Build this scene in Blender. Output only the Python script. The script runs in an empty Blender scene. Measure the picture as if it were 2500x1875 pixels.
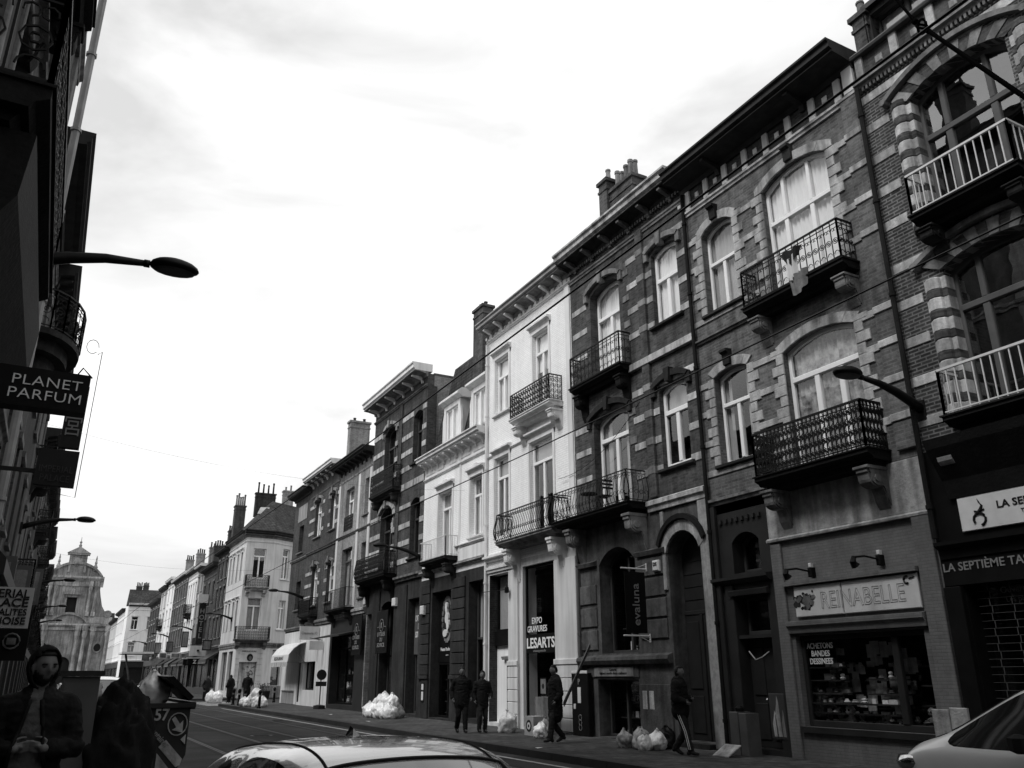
import bpy, bmesh, math, random
from mathutils import Vector, Matrix, noise
R = math.radians; PI = math.pi
random.seed(7)
S = bpy.context.scene
COL = S.collection

# ------------------------------------------------------------------ camera
cam_d = bpy.data.cameras.new('camera'); cam = bpy.data.objects.new('camera', cam_d); COL.objects.link(cam)
CX, CY, FP = 1250.0, 937.5, 2010.0          # principal point and focal length of the photograph, in its pixels
def _n(v): return Vector(v).normalized()
_Z = _n((1228-CX, -(-4730-CY), -FP)); _Y = _n((105-CX, -(1656-CY), -FP))
_Y = (_Y-_Z*_Y.dot(_Z)).normalized(); _X = _Y.cross(_Z)
cam.matrix_world = Matrix.Translation((0, 0, 1.65)) @ Matrix((_X, _Y, _Z)).to_4x4()
cam_d.sensor_width = 36; cam_d.lens = 36*FP/2500; cam_d.clip_end = 3000; cam_d.clip_start = 0.05
S.camera = cam

# ------------------------------------------------------------------ sky, sun, exposure
w = bpy.data.worlds.new('World'); S.world = w; w.use_nodes = True
nt = w.node_tree; nt.nodes.clear()
SUN_EL, SUN_AZ = R(52), R(262)               # azimuth clockwise from +Y: high over the roofs on the left of the street
out = nt.nodes.new('ShaderNodeOutputWorld'); bg = nt.nodes.new('ShaderNodeBackground')
sky = nt.nodes.new('ShaderNodeTexSky'); sky.sky_type = 'NISHITA'; sky.sun_disc = False
sky.sun_elevation = SUN_EL; sky.sun_rotation = SUN_AZ; sky.dust_density = 3
bw = nt.nodes.new('ShaderNodeRGBToBW'); nt.links.new(sky.outputs[0], bw.inputs[0])
tc = nt.nodes.new('ShaderNodeTexCoord'); mp = nt.nodes.new('ShaderNodeMapping'); mp.inputs['Scale'].default_value = (1, 1, 2.6)
n1 = nt.nodes.new('ShaderNodeTexNoise'); n1.inputs['Scale'].default_value = 2.6; n1.inputs['Detail'].default_value = 7; n1.inputs['Roughness'].default_value = .52
n1.inputs['Distortion'].default_value = .5
nt.links.new(tc.outputs['Generated'], mp.inputs[0]); nt.links.new(mp.outputs[0], n1.inputs['Vector'])
cr = nt.nodes.new('ShaderNodeValToRGB'); cr.color_ramp.elements[0].position = .33; cr.color_ramp.elements[0].color = (6.0,)*3+(1,)
cr.color_ramp.elements[1].position = .60; cr.color_ramp.elements[1].color = (9.6,)*3+(1,)
nt.links.new(n1.outputs[0], cr.inputs[0])
mx = nt.nodes.new('ShaderNodeMix'); mx.data_type = 'RGBA'; mx.inputs[0].default_value = .88   # cloud cover over the sky
nt.links.new(bw.outputs[0], mx.inputs[6]); nt.links.new(cr.outputs[0], mx.inputs[7])
nt.links.new(mx.outputs[2], bg.inputs[0]); bg.inputs[1].default_value = .085
nt.links.new(bg.outputs[0], out.inputs[0])
sl = bpy.data.lights.new('sun', 'SUN'); sl.energy = 1.5; sl.angle = R(20); sl.color = (1, 1, 1)
so = bpy.data.objects.new('sun', sl); COL.objects.link(so)
_d = Vector((math.sin(SUN_AZ)*math.cos(SUN_EL), math.cos(SUN_AZ)*math.cos(SUN_EL), math.sin(SUN_EL)))
so.rotation_euler = _d.to_track_quat('Z', 'Y').to_euler(); so.location = (-20, 0, 60)
S.view_settings.view_transform = 'Standard'; S.view_settings.look = 'None'
S.view_settings.exposure = .70; S.view_settings.gamma = 1
S.render.engine = 'CYCLES'

# ------------------------------------------------------------------ materials (black and white photograph: every colour is a grey)
MATS = {}
def gmat(name, v, rough=.7, var=.25, scale=1.5, bump=.0, bscale=30, streak=.0, metal=0, coat=0, spec=.14, fine=.0):
    if name in MATS: return MATS[name]
    m = bpy.data.materials.new(name); m.use_nodes = True; t = m.node_tree; N = t.nodes; L = t.links
    b = N['Principled BSDF']; b.inputs['Roughness'].default_value = rough; b.inputs['Metallic'].default_value = metal
    b.inputs['Coat Weight'].default_value = coat; b.inputs['Specular IOR Level'].default_value = spec
    g = N.new('ShaderNodeNewGeometry')
    a = N.new('ShaderNodeTexNoise'); a.inputs['Scale'].default_value = scale; a.inputs['Detail'].default_value = 6; a.inputs['Roughness'].default_value = .6
    L.new(g.outputs['Position'], a.inputs['Vector'])
    r = N.new('ShaderNodeMapRange'); r.inputs[1].default_value = .3; r.inputs[2].default_value = .7
    r.inputs[3].default_value = v*(1-var); r.inputs[4].default_value = v*(1+var*.6)
    L.new(a.outputs[0], r.inputs[0]); cur = r.outputs[0]
    if streak:
        mpn = N.new('ShaderNodeMapping'); mpn.inputs['Scale'].default_value = (2.5, 2.5, .22)
        s = N.new('ShaderNodeTexNoise'); s.inputs['Scale'].default_value = 1.6; s.inputs['Detail'].default_value = 5
        L.new(g.outputs['Position'], mpn.inputs[0]); L.new(mpn.outputs[0], s.inputs['Vector'])
        q = N.new('ShaderNodeMapRange'); q.inputs[1].default_value = .42; q.inputs[2].default_value = .68; q.inputs[3].default_value = 1; q.inputs[4].default_value = 1-streak
        L.new(s.outputs[0], q.inputs[0])
        k = N.new('ShaderNodeMath'); k.operation = 'MULTIPLY'; L.new(cur, k.inputs[0]); L.new(q.outputs[0], k.inputs[1]); cur = k.outputs[0]
    if fine:
        s = N.new('ShaderNodeTexNoise'); s.inputs['Scale'].default_value = 90; s.inputs['Detail'].default_value = 2
        L.new(g.outputs['Position'], s.inputs['Vector'])
        q = N.new('ShaderNodeMapRange'); q.inputs[1].default_value = .3; q.inputs[2].default_value = .7; q.inputs[3].default_value = 1-fine; q.inputs[4].default_value = 1+fine
        L.new(s.outputs[0], q.inputs[0])
        k = N.new('ShaderNodeMath'); k.operation = 'MULTIPLY'; L.new(cur, k.inputs[0]); L.new(q.outputs[0], k.inputs[1]); cur = k.outputs[0]
    if name.startswith(('stone_', 'church', 'plastic')):   # every block or bag has its own tone and worn patches
        oi = N.new('ShaderNodeObjectInfo'); q = N.new('ShaderNodeMapRange'); q.inputs[3].default_value = .68; q.inputs[4].default_value = 1.12; L.new(oi.outputs['Random'], q.inputs[0])
        k = N.new('ShaderNodeMath'); k.operation = 'MULTIPLY'; L.new(cur, k.inputs[0]); L.new(q.outputs[0], k.inputs[1]); cur = k.outputs[0]
        s = N.new('ShaderNodeTexNoise'); s.inputs['Scale'].default_value = 7; s.inputs['Detail'].default_value = 9; s.inputs['Roughness'].default_value = .75
        L.new(g.outputs['Position'], s.inputs['Vector']); q = N.new('ShaderNodeMapRange'); q.inputs[1].default_value = .3; q.inputs[2].default_value = .68; q.inputs[3].default_value = .6; q.inputs[4].default_value = 1.15
        L.new(s.outputs[0], q.inputs[0]); k = N.new('ShaderNodeMath'); k.operation = 'MULTIPLY'; L.new(cur, k.inputs[0]); L.new(q.outputs[0], k.inputs[1]); cur = k.outputs[0]
    L.new(cur, b.inputs['Base Color'])
    if bump:
        s = N.new('ShaderNodeTexNoise'); s.inputs['Scale'].default_value = bscale; s.inputs['Detail'].default_value = 5
        L.new(g.outputs['Position'], s.inputs['Vector'])
        bp = N.new('ShaderNodeBump'); bp.inputs['Strength'].default_value = bump; bp.inputs['Distance'].default_value = .02
        L.new(s.outputs[0], bp.inputs['Height']); L.new(bp.outputs[0], b.inputs['Normal'])
    MATS[name] = m; return m
def brick(name, v1, v2, mort, bw_=.22, bh=.07, ms=.012, streak=.45, bump=.6, rough=.85, contrast=.35, flat=False):
    m = bpy.data.materials.new(name); m.use_nodes = True; t = m.node_tree; N = t.nodes; L = t.links
    b = N['Principled BSDF']; b.inputs['Roughness'].default_value = rough; b.inputs['Specular IOR Level'].default_value = .12
    g = N.new('ShaderNodeNewGeometry'); sp = N.new('ShaderNodeSeparateXYZ'); L.new(g.outputs['Position'], sp.inputs[0])
    ad = N.new('ShaderNodeMath'); ad.operation = 'ADD'; L.new(sp.outputs[0], ad.inputs[0]); L.new(sp.outputs[1], ad.inputs[1])
    cb = N.new('ShaderNodeCombineXYZ'); L.new(sp.outputs[0] if flat else ad.outputs[0], cb.inputs[0]); L.new(sp.outputs[1 if flat else 2], cb.inputs[1])
    br = N.new('ShaderNodeTexBrick'); br.inputs['Scale'].default_value = 1; br.inputs['Brick Width'].default_value = bw_; br.inputs['Row Height'].default_value = bh
    br.inputs['Mortar Size'].default_value = ms; br.inputs['Mortar Smooth'].default_value = .15
    br.inputs['Color1'].default_value = (v1,)*3+(1,); br.inputs['Color2'].default_value = (v2,)*3+(1,); br.inputs['Mortar'].default_value = (mort,)*3+(1,)
    L.new(cb.outputs[0], br.inputs['Vector'])
    a = N.new('ShaderNodeTexNoise'); a.inputs['Scale'].default_value = .9; a.inputs['Detail'].default_value = 8; a.inputs['Roughness'].default_value = .65
    L.new(g.outputs['Position'], a.inputs['Vector'])
    r = N.new('ShaderNodeMapRange'); r.inputs[1].default_value = .3; r.inputs[2].default_value = .7; r.inputs[3].default_value = 1-contrast; r.inputs[4].default_value = 1+contrast
    L.new(a.outputs[0], r.inputs[0])
    mpn = N.new('ShaderNodeMapping'); mpn.inputs['Scale'].default_value = (2.2, 2.2, .2)
    s = N.new('ShaderNodeTexNoise'); s.inputs['Scale'].default_value = 1.7; s.inputs['Detail'].default_value = 5
    L.new(g.outputs['Position'], mpn.inputs[0]); L.new(mpn.outputs[0], s.inputs['Vector'])
    q = N.new('ShaderNodeMapRange'); q.inputs[1].default_value = .42; q.inputs[2].default_value = .7; q.inputs[3].default_value = 1; q.inputs[4].default_value = 1-streak
    L.new(s.outputs[0], q.inputs[0])
    k = N.new('ShaderNodeMath'); k.operation = 'MULTIPLY'; L.new(r.outputs[0], k.inputs[0]); L.new(q.outputs[0], k.inputs[1])
    h_ = N.new('ShaderNodeTexNoise'); h_.inputs['Scale'].default_value = 5.5; h_.inputs['Detail'].default_value = 9; h_.inputs['Roughness'].default_value = .8; L.new(g.outputs['Position'], h_.inputs['Vector'])
    hr = N.new('ShaderNodeMapRange'); hr.inputs[1].default_value = .3; hr.inputs[2].default_value = .7; hr.inputs[3].default_value = 1-contrast*1.3; hr.inputs[4].default_value = 1+contrast*1.5; L.new(h_.outputs[0], hr.inputs[0])
    k2 = N.new('ShaderNodeMath'); k2.operation = 'MULTIPLY'; L.new(k.outputs[0], k2.inputs[0]); L.new(hr.outputs[0], k2.inputs[1]); k = k2
    vm = N.new('ShaderNodeVectorMath'); vm.operation = 'SCALE'; L.new(br.outputs['Color'], vm.inputs[0]); L.new(k.outputs[0], vm.inputs['Scale'])
    L.new(vm.outputs[0], b.inputs['Base Color'])
    nv = N.new('ShaderNodeMath'); nv.operation = 'SUBTRACT'; nv.inputs[0].default_value = 1; L.new(br.outputs['Fac'], nv.inputs[1])
    bp = N.new('ShaderNodeBump'); bp.inputs['Strength'].default_value = bump; bp.inputs['Distance'].default_value = .008
    L.new(nv.outputs[0], bp.inputs['Height']); L.new(bp.outputs[0], b.inputs['Normal'])
    MATS[name] = m; return m
def glassmat(name, boost=1.6, base=.04, tint=1.0, rough=.0, wav=.015):
    m = bpy.data.materials.new(name); m.use_nodes = True; t = m.node_tree; N = t.nodes; L = t.links; N.clear()
    o = N.new('ShaderNodeOutputMaterial'); mx_ = N.new('ShaderNodeMixShader'); tr = N.new('ShaderNodeBsdfTransparent'); gl = N.new('ShaderNodeBsdfGlossy')
    tr.inputs[0].default_value = (tint,)*3+(1,); gl.inputs['Roughness'].default_value = rough; gl.inputs[0].default_value = (.95,)*3+(1,)
    gg_ = N.new('ShaderNodeNewGeometry'); dt = N.new('ShaderNodeVectorMath'); dt.operation = 'DOT_PRODUCT'; L.new(gg_.outputs['Normal'], dt.inputs[0]); L.new(gg_.outputs['Incoming'], dt.inputs[1])
    ab = N.new('ShaderNodeMath'); ab.operation = 'ABSOLUTE'; L.new(dt.outputs['Value'], ab.inputs[0]); om = N.new('ShaderNodeMath'); om.operation = 'SUBTRACT'; om.inputs[0].default_value = 1; L.new(ab.outputs[0], om.inputs[1])
    pw = N.new('ShaderNodeMath'); pw.operation = 'POWER'; L.new(om.outputs[0], pw.inputs[0]); pw.inputs[1].default_value = 5
    fr = N.new('ShaderNodeMath'); fr.operation = 'MULTIPLY_ADD'; L.new(pw.outputs[0], fr.inputs[0]); fr.inputs[1].default_value = .96; fr.inputs[2].default_value = .04   # thin pane: same from both sides
    ma = N.new('ShaderNodeMath'); ma.operation = 'MULTIPLY_ADD'; ma.inputs[1].default_value = boost; ma.inputs[2].default_value = base; ma.use_clamp = True
    g = N.new('ShaderNodeNewGeometry'); s = N.new('ShaderNodeTexNoise'); s.inputs['Scale'].default_value = 1.3; L.new(g.outputs['Position'], s.inputs['Vector'])
    bp = N.new('ShaderNodeBump'); bp.inputs['Strength'].default_value = wav*10; bp.inputs['Distance'].default_value = .02
    L.new(s.outputs[0], bp.inputs['Height']); L.new(bp.outputs[0], gl.inputs['Normal'])
    L.new(fr.outputs[0], ma.inputs[0]); L.new(ma.outputs[0], mx_.inputs[0]); L.new(tr.outputs[0], mx_.inputs[1]); L.new(gl.outputs[0], mx_.inputs[2])
    L.new(mx_.outputs[0], o.inputs[0]); MATS[name] = m; return m
brick('brick_striped_near', .032, .065, .17, ms=.014, contrast=.3)
brick('brick_grey', .085, .15, .14, contrast=.35)
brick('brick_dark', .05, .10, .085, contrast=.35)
brick('brick_mid', .045, .08, .075, contrast=.3)
brick('brick_pale', .24, .30, .2, contrast=.3, streak=.45)
brick('brick_white', .84, .88, .74, contrast=.06, streak=.08, bump=.5)
brick('brick_painted', .15, .165, .135, bw_=.2, bh=.055, ms=.008, bump=.5, contrast=.14, streak=.15)
brick('brick_black', .03, .045, .05, contrast=.4)  # near-black brick; on the left row it carries shade in its colour
brick('roof_tiles', .04, .06, .018, bw_=.25, bh=.18, ms=.02, bump=1)
gmat('stone_light', .58, .85, .3, 1.1, .5, 25, .6)
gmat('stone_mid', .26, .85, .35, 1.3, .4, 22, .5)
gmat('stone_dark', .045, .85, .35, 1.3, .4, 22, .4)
gmat('stone_black', .013, .8, .4, 1.3, .4, 22)  # near-black also puts the shade under balconies into the stone colour
gmat('white_render', .84, .75, .06, .8, .12, 20, .14)
gmat('white_trim', .74, .6, .10, 1.0, 0, 20, .22)
gmat('cream_render', .62, .8, .12, .8, .1, 20, .25)
gmat('grey_render', .30, .8, .2, .8, .1, 20, .35)
gmat('church_stone', .42, .9, .55, .5, .3, 3, .5)
gmat('frame_white', .82, .4, .06, 3)
gmat('frame_dark', .05, .5, .2, 3)
gmat('frame_grey', .09, .5, .2, 3)
gmat('cornice_dark', .035, .7, .3, 2, .1, 20, .3)
gmat('iron', .007, .55, .3, 8, spec=.2)
gmat('iron_white', .60, .5, .1, 8)
gmat('curtain_white', .72, .9, .06, 3)
gmat('curtain_grey', .34, .9, .12, 3)
gmat('curtain_pattern', .38, .9, .8, 5)
gmat('interior', .018, .9, .2, 1)  # near-black colour stands for the unlit rooms behind openings
gmat('black_paint', .008, .5, .3, 3, spec=.08)
gmat('dark_paint', .028, .45, .25, 2, .1, 20)
gmat('zinc', .34, .5, .25, 2, metal=.0, streak=.3)
gmat('zinc_dark', .10, .5, .3, 2, streak=.3)
gmat('sign_white', .62, .5, .12, 3, streak=.1)
gmat('letter_white', .75, .5, .03, 3)
gmat('letter_grey', .22, .5, .05, 3)
gmat('letter_black', .012, .5, .05, 3)
gmat('asphalt', .046, .85, .6, .55, .6, 60, fine=.4)
brick('paving', .055, .082, .036, bw_=.3, bh=.3, ms=.012, streak=.3, bump=.5, contrast=.45, flat=True)
gmat('kerb_stone', .04, .8, .3, 1, .3, 30)
gmat('road_paint', .42, .8, .45, 4)
gmat('rail_steel', .075, .5, .3, 3, spec=.2)
gmat('cable_black', .003, 1, .1, 3, spec=0)
gmat('skin', .125, .6, .1, 20)
gmat('hair', .012, .6, .3, 30)
gmat('cloth_black', .011, .95, .3, 20, .3, 60)
gmat('cloth_dark', .022, .95, .3, 20, .3, 60)
gmat('cloth_grey', .085, .95, .15, 20, .3, 60)
gmat('cloth_pale', .30, .95, .15, 20, .3, 60)
gmat('plastic_white', .90, .35, .12, 9, .3, 14, spec=.5)
gmat('plastic_grey', .35, .4, .3, 9, .25, 14)
gmat('plastic_black', .010, .4, .3, 9, .25, 14)
gmat('car_white', .80, .25, .05, 2, coat=1, spec=.5)
gmat('car_silver', .40, .22, .05, 2, metal=.55, coat=1)
gmat('car_black', .02, .25, .1, 2, coat=1)
gmat('rubber', .014, .8, .2, 10)
gmat('chrome', .5, .12, .05, 10, metal=1)
gmat('cardboard', .32, .9, .2, 6)
gmat('wood_panel', .10, .8, .3, 4, streak=.3)
gmat('skip_paint', .030, .5, .3, 3, .15, 10)
gmat('sign_grey', .42, .6, .15, 3)
gmat('sign_dark', .02, .6, .3, 3)
gmat('letter_dim', .055, .6, .2, 3)
gmat('foliage', .09, .8, .5, 9)
gmat('stone_worn', .12, .85, .45, 1.5, .5, 18, .45)
gmat('grille', .07, .6, .3, 5)
glassmat('glass', 1.6, .03, 1.0); glassmat('shop_glass', .6, .0, .97); glassmat('far_glass', .25, .0, .9, rough=.2); glassmat('glass_mirror', 2.4, .14, .8)
def M(n): return MATS[n]

# ------------------------------------------------------------------ object helpers
def tag(o, label=None, cat=None, group=None, kind=None):
    if label: o['label'] = label
    if cat: o['category'] = cat
    if group: o['group'] = group
    if kind: o['kind'] = kind
    return o
def thing(name, loc, label, cat, group=None, rz=0, kind=None):
    o = bpy.data.objects.new(name, None); o.empty_display_size = .3; COL.objects.link(o)
    o.location = loc; o.rotation_euler.z = rz
    return tag(o, label, cat, group, kind)
def rootloc(p):
    v = Vector((0, 0, 0))
    while p is not None: v = v+p.location; p = p.parent
    return v
def link_mesh(name, me, mat, parent=None, smooth=False):
    o = bpy.data.objects.new(name, me); COL.objects.link(o)
    if mat is not None:
        me.materials.clear()
        for x in (mat if isinstance(mat, (list, tuple)) else [mat]): me.materials.append(M(x) if isinstance(x, str) else x)
    if smooth: me.polygons.foreach_set('use_smooth', [True]*len(me.polygons))
    if parent is not None: o.parent = parent
    return o
def copy_tree(o, parent=None):
    c = o.copy(); COL.objects.link(c); c.parent = parent
    for ch in list(o.children): copy_tree(ch, c)
    return c

class Frame:
    """facade frame: u runs along the wall, w outwards, z up"""
    def __init__(s, ox, oy, ua, side=1):
        s.o = Vector((ox, oy, 0)); s.u = Vector((math.cos(ua), math.sin(ua), 0)); s.n = Vector((-s.u.y, s.u.x, 0))*side
    def p(s, u, w_, z): return s.o+s.u*u+s.n*w_+Vector((0, 0, z))
FR = Frame(13, 0, PI/2, 1)      # right row: u = Y, outwards = -X
FL = Frame(-1.4, 0, PI/2, -1)   # left row: u = Y, outwards = +X
FW = Frame(0, 0, 0, 1)          # world: u = X, w = Y

class MB:
    def __init__(s, fr=FW): s.fr = fr; s.v = []; s.f = []
    def add(s, pts, faces, fr=True):
        k = len(s.v); s.v += [s.fr.p(*q) if fr else Vector(q) for q in pts]; s.f += [[k+i for i in f] for f in faces]; return s
    def box(s, u0, u1, w0, w1, z0, z1):
        P = [(u0, w0, z0), (u1, w0, z0), (u1, w1, z0), (u0, w1, z0), (u0, w0, z1), (u1, w0, z1), (u1, w1, z1), (u0, w1, z1)]
        return s.add(P, [(3, 2, 1, 0), (4, 5, 6, 7), (0, 1, 5, 4), (1, 2, 6, 5), (2, 3, 7, 6), (3, 0, 4, 7)])
    def bbox(s, u0, u1, w0, w1, z0, z1, b=.012):
        """box with chamfered front edges"""
        P = [(u0, w0, z0), (u1, w0, z0), (u1, w0, z1), (u0, w0, z1), (u0, w1-b, z0), (u1, w1-b, z0), (u1, w1-b, z1), (u0, w1-b, z1),
             (u0+b, w1, z0+b), (u1-b, w1, z0+b), (u1-b, w1, z1-b), (u0+b, w1, z1-b)]
        return s.add(P, [(0, 1, 5, 4), (1, 2, 6, 5), (2, 3, 7, 6), (3, 0, 4, 7), (4, 5, 9, 8), (5, 6, 10, 9), (6, 7, 11, 10), (7, 4, 8, 11), (8, 9, 10, 11), (3, 2, 1, 0)])
    def quad(s, a, b, c, d): return s.add([a, b, c, d], [(0, 1, 2, 3)])
    def prism(s, prof, u0, u1, du0=0, du1=0):
        """profile [(w,z)] along u; du mitres the ends by w"""
        n = len(prof)
        P = [(u0-du0*q[0], q[0], q[1]) for q in prof]+[(u1+du1*q[0], q[0], q[1]) for q in prof]
        return s.add(P, [tuple(range(n)), tuple(range(2*n-1, n-1, -1))]+[(i, (i+1) % n, n+(i+1) % n, n+i) for i in range(n)])
    def zprism(s, prof, z0, z1):
        n = len(prof); P = [(q[0], q[1], z0) for q in prof]+[(q[0], q[1], z1) for q in prof]
        return s.add(P, [tuple(range(n)), tuple(range(2*n-1, n-1, -1))]+[(i, (i+1) % n, n+(i+1) % n, n+i) for i in range(n)])
    def wprism(s, prof, w0, w1):
        """profile [(u,z)] extruded outwards"""
        n = len(prof); P = [(q[0], w0, q[1]) for q in prof]+[(q[0], w1, q[1]) for q in prof]
        return s.add(P, [tuple(range(n)), tuple(range(2*n-1, n-1, -1))]+[(i, (i+1) % n, n+(i+1) % n, n+i) for i in range(n)])
    def tube(s, pts, r, n=4, closed=False, fr=True):
        P = [s.fr.p(*q) if fr else Vector(q) for q in pts]
        m = len(P); k = len(s.v); rr = r if isinstance(r, (list, tuple)) else [r]*m
        for i in range(m):
            if closed: t = P[(i+1) % m]-P[i-1]
            else: t = P[min(i+1, m-1)]-P[max(i-1, 0)]
            if t.length < 1e-9: t = Vector((0, 0, 1))
            t.normalize(); a = Vector((0, 0, 1)) if abs(t.z) < .9 else Vector((s.fr.u.x, s.fr.u.y, 0))
            x = t.cross(a).normalized(); y = t.cross(x)
            for j in range(n):
                th = 2*PI*(j+.5)/n; s.v.append(P[i]+(x*math.cos(th)+y*math.sin(th))*rr[i])
        for i in range(m if closed else m-1):
            for j in range(n):
                a = k+i*n+j; b = k+i*n+(j+1) % n; c = k+((i+1) % m)*n+(j+1) % n; d = k+((i+1) % m)*n+j; s.f.append([a, b, c, d])
        if not closed: s.f.append([k+j for j in range(n)]); s.f.append([k+(m-1)*n+j for j in range(n-1, -1, -1)])
        return s
    def lathe(s, c, prof, n=12):
        """prof [(r,z)] about vertical axis at world/frame point c=(u,w)"""
        k = len(s.v)
        for r, z in prof:
            for j in range(n):
                th = 2*PI*j/n; s.v.append(s.fr.p(c[0]+r*math.cos(th), c[1]+r*math.sin(th), z))
        for i in range(len(prof)-1):
            for j in range(n): s.f.append([k+i*n+j, k+i*n+(j+1) % n, k+(i+1)*n+(j+1) % n, k+(i+1)*n+j])
        s.f.append([k+j for j in range(n)]); s.f.append([k+(len(prof)-1)*n+j for j in range(n)])
        return s
    def build(s, name, mat, parent=None, smooth=False, fix=True):
        if not s.v: return None
        if not fix and 'glass' in str(mat):      # panes face the street
            for f in s.f:
                nn = (s.v[f[1]]-s.v[f[0]]).cross(s.v[f[2]]-s.v[f[1]])
                if nn.dot(s.fr.n) < 0: f.reverse()
        rl = rootloc(parent); me = bpy.data.meshes.new(name)
        me.from_pydata([v-rl for v in s.v], [], s.f)
        if fix:
            bm = bmesh.new(); bm.from_mesh(me); bmesh.ops.recalc_face_normals(bm, faces=bm.faces); bm.to_mesh(me); bm.free()
        return link_mesh(name, me, mat, parent, smooth)

def text_mesh(s, size, bold=.0, ext=.004, shear=0, spacing=1.0, outline=0):
    c = bpy.data.curves.new('txt', 'FONT'); c.body = s; c.size = size; c.offset = bold*size; c.extrude = ext; c.align_x = 'CENTER'; c.align_y = 'CENTER'
    c.shear = shear; c.space_character = spacing; c.space_line = .95; c.resolution_u = 3
    if outline: c.fill_mode = 'NONE'; c.extrude = 0; c.bevel_depth = outline; c.bevel_resolution = 0
    o = bpy.data.objects.new('txt', c); COL.objects.link(o); bpy.context.view_layer.update()
    me = bpy.data.meshes.new_from_object(o.evaluated_get(bpy.context.evaluated_depsgraph_get()))
    COL.objects.unlink(o); bpy.data.objects.remove(o); return me
def text(s, size, pos, xd, up, mat, parent, name='lettering', width=None, **k):
    """pos = centre; xd = reading direction"""
    me = text_mesh(s, size, **k)
    if not me.vertices: return None
    xs = [v.co.x for v in me.vertices]; ys = [v.co.y for v in me.vertices]; cx = (max(xs)+min(xs))/2; cy = (max(ys)+min(ys))/2
    sx = width/(max(xs)-min(xs)) if width else 1
    xd = Vector(xd).normalized(); up = Vector(up).normalized(); n = xd.cross(up); rl = rootloc(parent); pos = Vector(pos)
    for v in me.vertices: v.co = pos+xd*((v.co.x-cx)*sx)+up*(v.co.y-cy)+n*v.co.z-rl
    return link_mesh(name, me, mat, parent)
RT = (0, -1, 0)   # reading direction on the right-hand row
UP = (0, 0, 1)
# ------------------------------------------------------------------ facade pieces
def arch(a, b, z, r, n=10):
    if r <= 0: return [(a, z), (b, z)]
    h = (b-a)/2; rad = (h*h+r*r)/(2*r); c = (a+b)/2; t0 = math.asin(min(1, h/rad))
    return [(c+rad*math.sin(-t0+2*t0*i/n), z+r-rad+rad*math.cos(-t0+2*t0*i/n)) for i in range(n+1)]
def O(a, b, z0, z1, r=0, **k): d = dict(a=a, b=b, z0=z0, z1=z1, r=r); d.update(k); return d
def wall(root, fr, u0, u1, z0, z1, ops, mat, d=.45, name='wall', w0=0.0, ret=True):
    m = MB(fr)
    us = sorted(set([u0, u1]+[x for o in ops for x in (o['a'], o['b']) if u0 < x < u1])); zs = sorted(set([z0, z1]+[x for o in ops for x in (o['z0'], o['z1']+o['r']) if z0 < x < z1]))
    for i in range(len(us)-1):
        for j in range(len(zs)-1):
            uc = (us[i]+us[i+1])/2; zc = (zs[j]+zs[j+1])/2
            if any(o['a'] < uc < o['b'] and o['z0'] < zc < o['z1']+o['r'] for o in ops): continue
            m.quad((us[i], w0, zs[j]), (us[i+1], w0, zs[j]), (us[i+1], w0, zs[j+1]), (us[i], w0, zs[j+1]))
    for o in ops:
        a, b, c, e, r = o['a'], o['b'], max(o['z0'], z0), o['z1'], o['r']
        m.quad((a, w0, c), (a, -d, c), (a, -d, e), (a, w0, e)); m.quad((b, w0, c), (b, -d, c), (b, -d, e), (b, w0, e)); m.quad((a, w0, c), (b, w0, c), (b, -d, c), (a, -d, c))
        A = arch(a, b, e, r)
        for p, q in zip(A[:-1], A[1:]):
            m.quad((p[0], w0, p[1]), (q[0], w0, q[1]), (q[0], -d, q[1]), (p[0], -d, p[1]))
            if r: m.quad((p[0], w0, p[1]), (q[0], w0, q[1]), (q[0], w0, e+r), (p[0], w0, e+r))
    # edge returns so that the wall reads as thick where it steps out of the row
    for u in ((u0, u1) if ret else ()): m.quad((u, w0, z0), (u, -d, z0), (u, -d, z1), (u, w0, z1))
    m.quad((u0, w0, z1), (u1, w0, z1), (u1, -d, z1), (u0, -d, z1))
    return m.build(name, mat, root, fix=False)
def body(root, fr, u0, u1, z1, side='brick_black', roof='zinc_dark', dep=9, pitch=0, z0=0.1):
    m = MB(fr); i = .012
    m.box(u0+i, u0+.22, -dep, -.01, z0, z1); m.box(u1-.22, u1-i, -dep, -.01, z0, z1); m.box(u0+.23, u1-.23, -dep, -dep+.2, z0, z1)
    m.build('party_wall', side, root)
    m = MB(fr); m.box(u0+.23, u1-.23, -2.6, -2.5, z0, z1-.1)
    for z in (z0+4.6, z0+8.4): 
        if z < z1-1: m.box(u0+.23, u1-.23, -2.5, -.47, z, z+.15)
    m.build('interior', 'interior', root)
    m = MB(fr)
    if pitch: m.add([(u0, -.2, z1), (u1, -.2, z1), (u1, -dep/2, z1+pitch), (u0, -dep/2, z1+pitch), (u0, -dep, z1), (u1, -dep, z1)], [(0, 1, 2, 3), (3, 2, 5, 4), (0, 3, 4), (1, 5, 2)])
    else: m.box(u0+.02, u1-.02, -dep, -.3, z1+.004, z1+.12)
    m.build('roof', roof, root)
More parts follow.
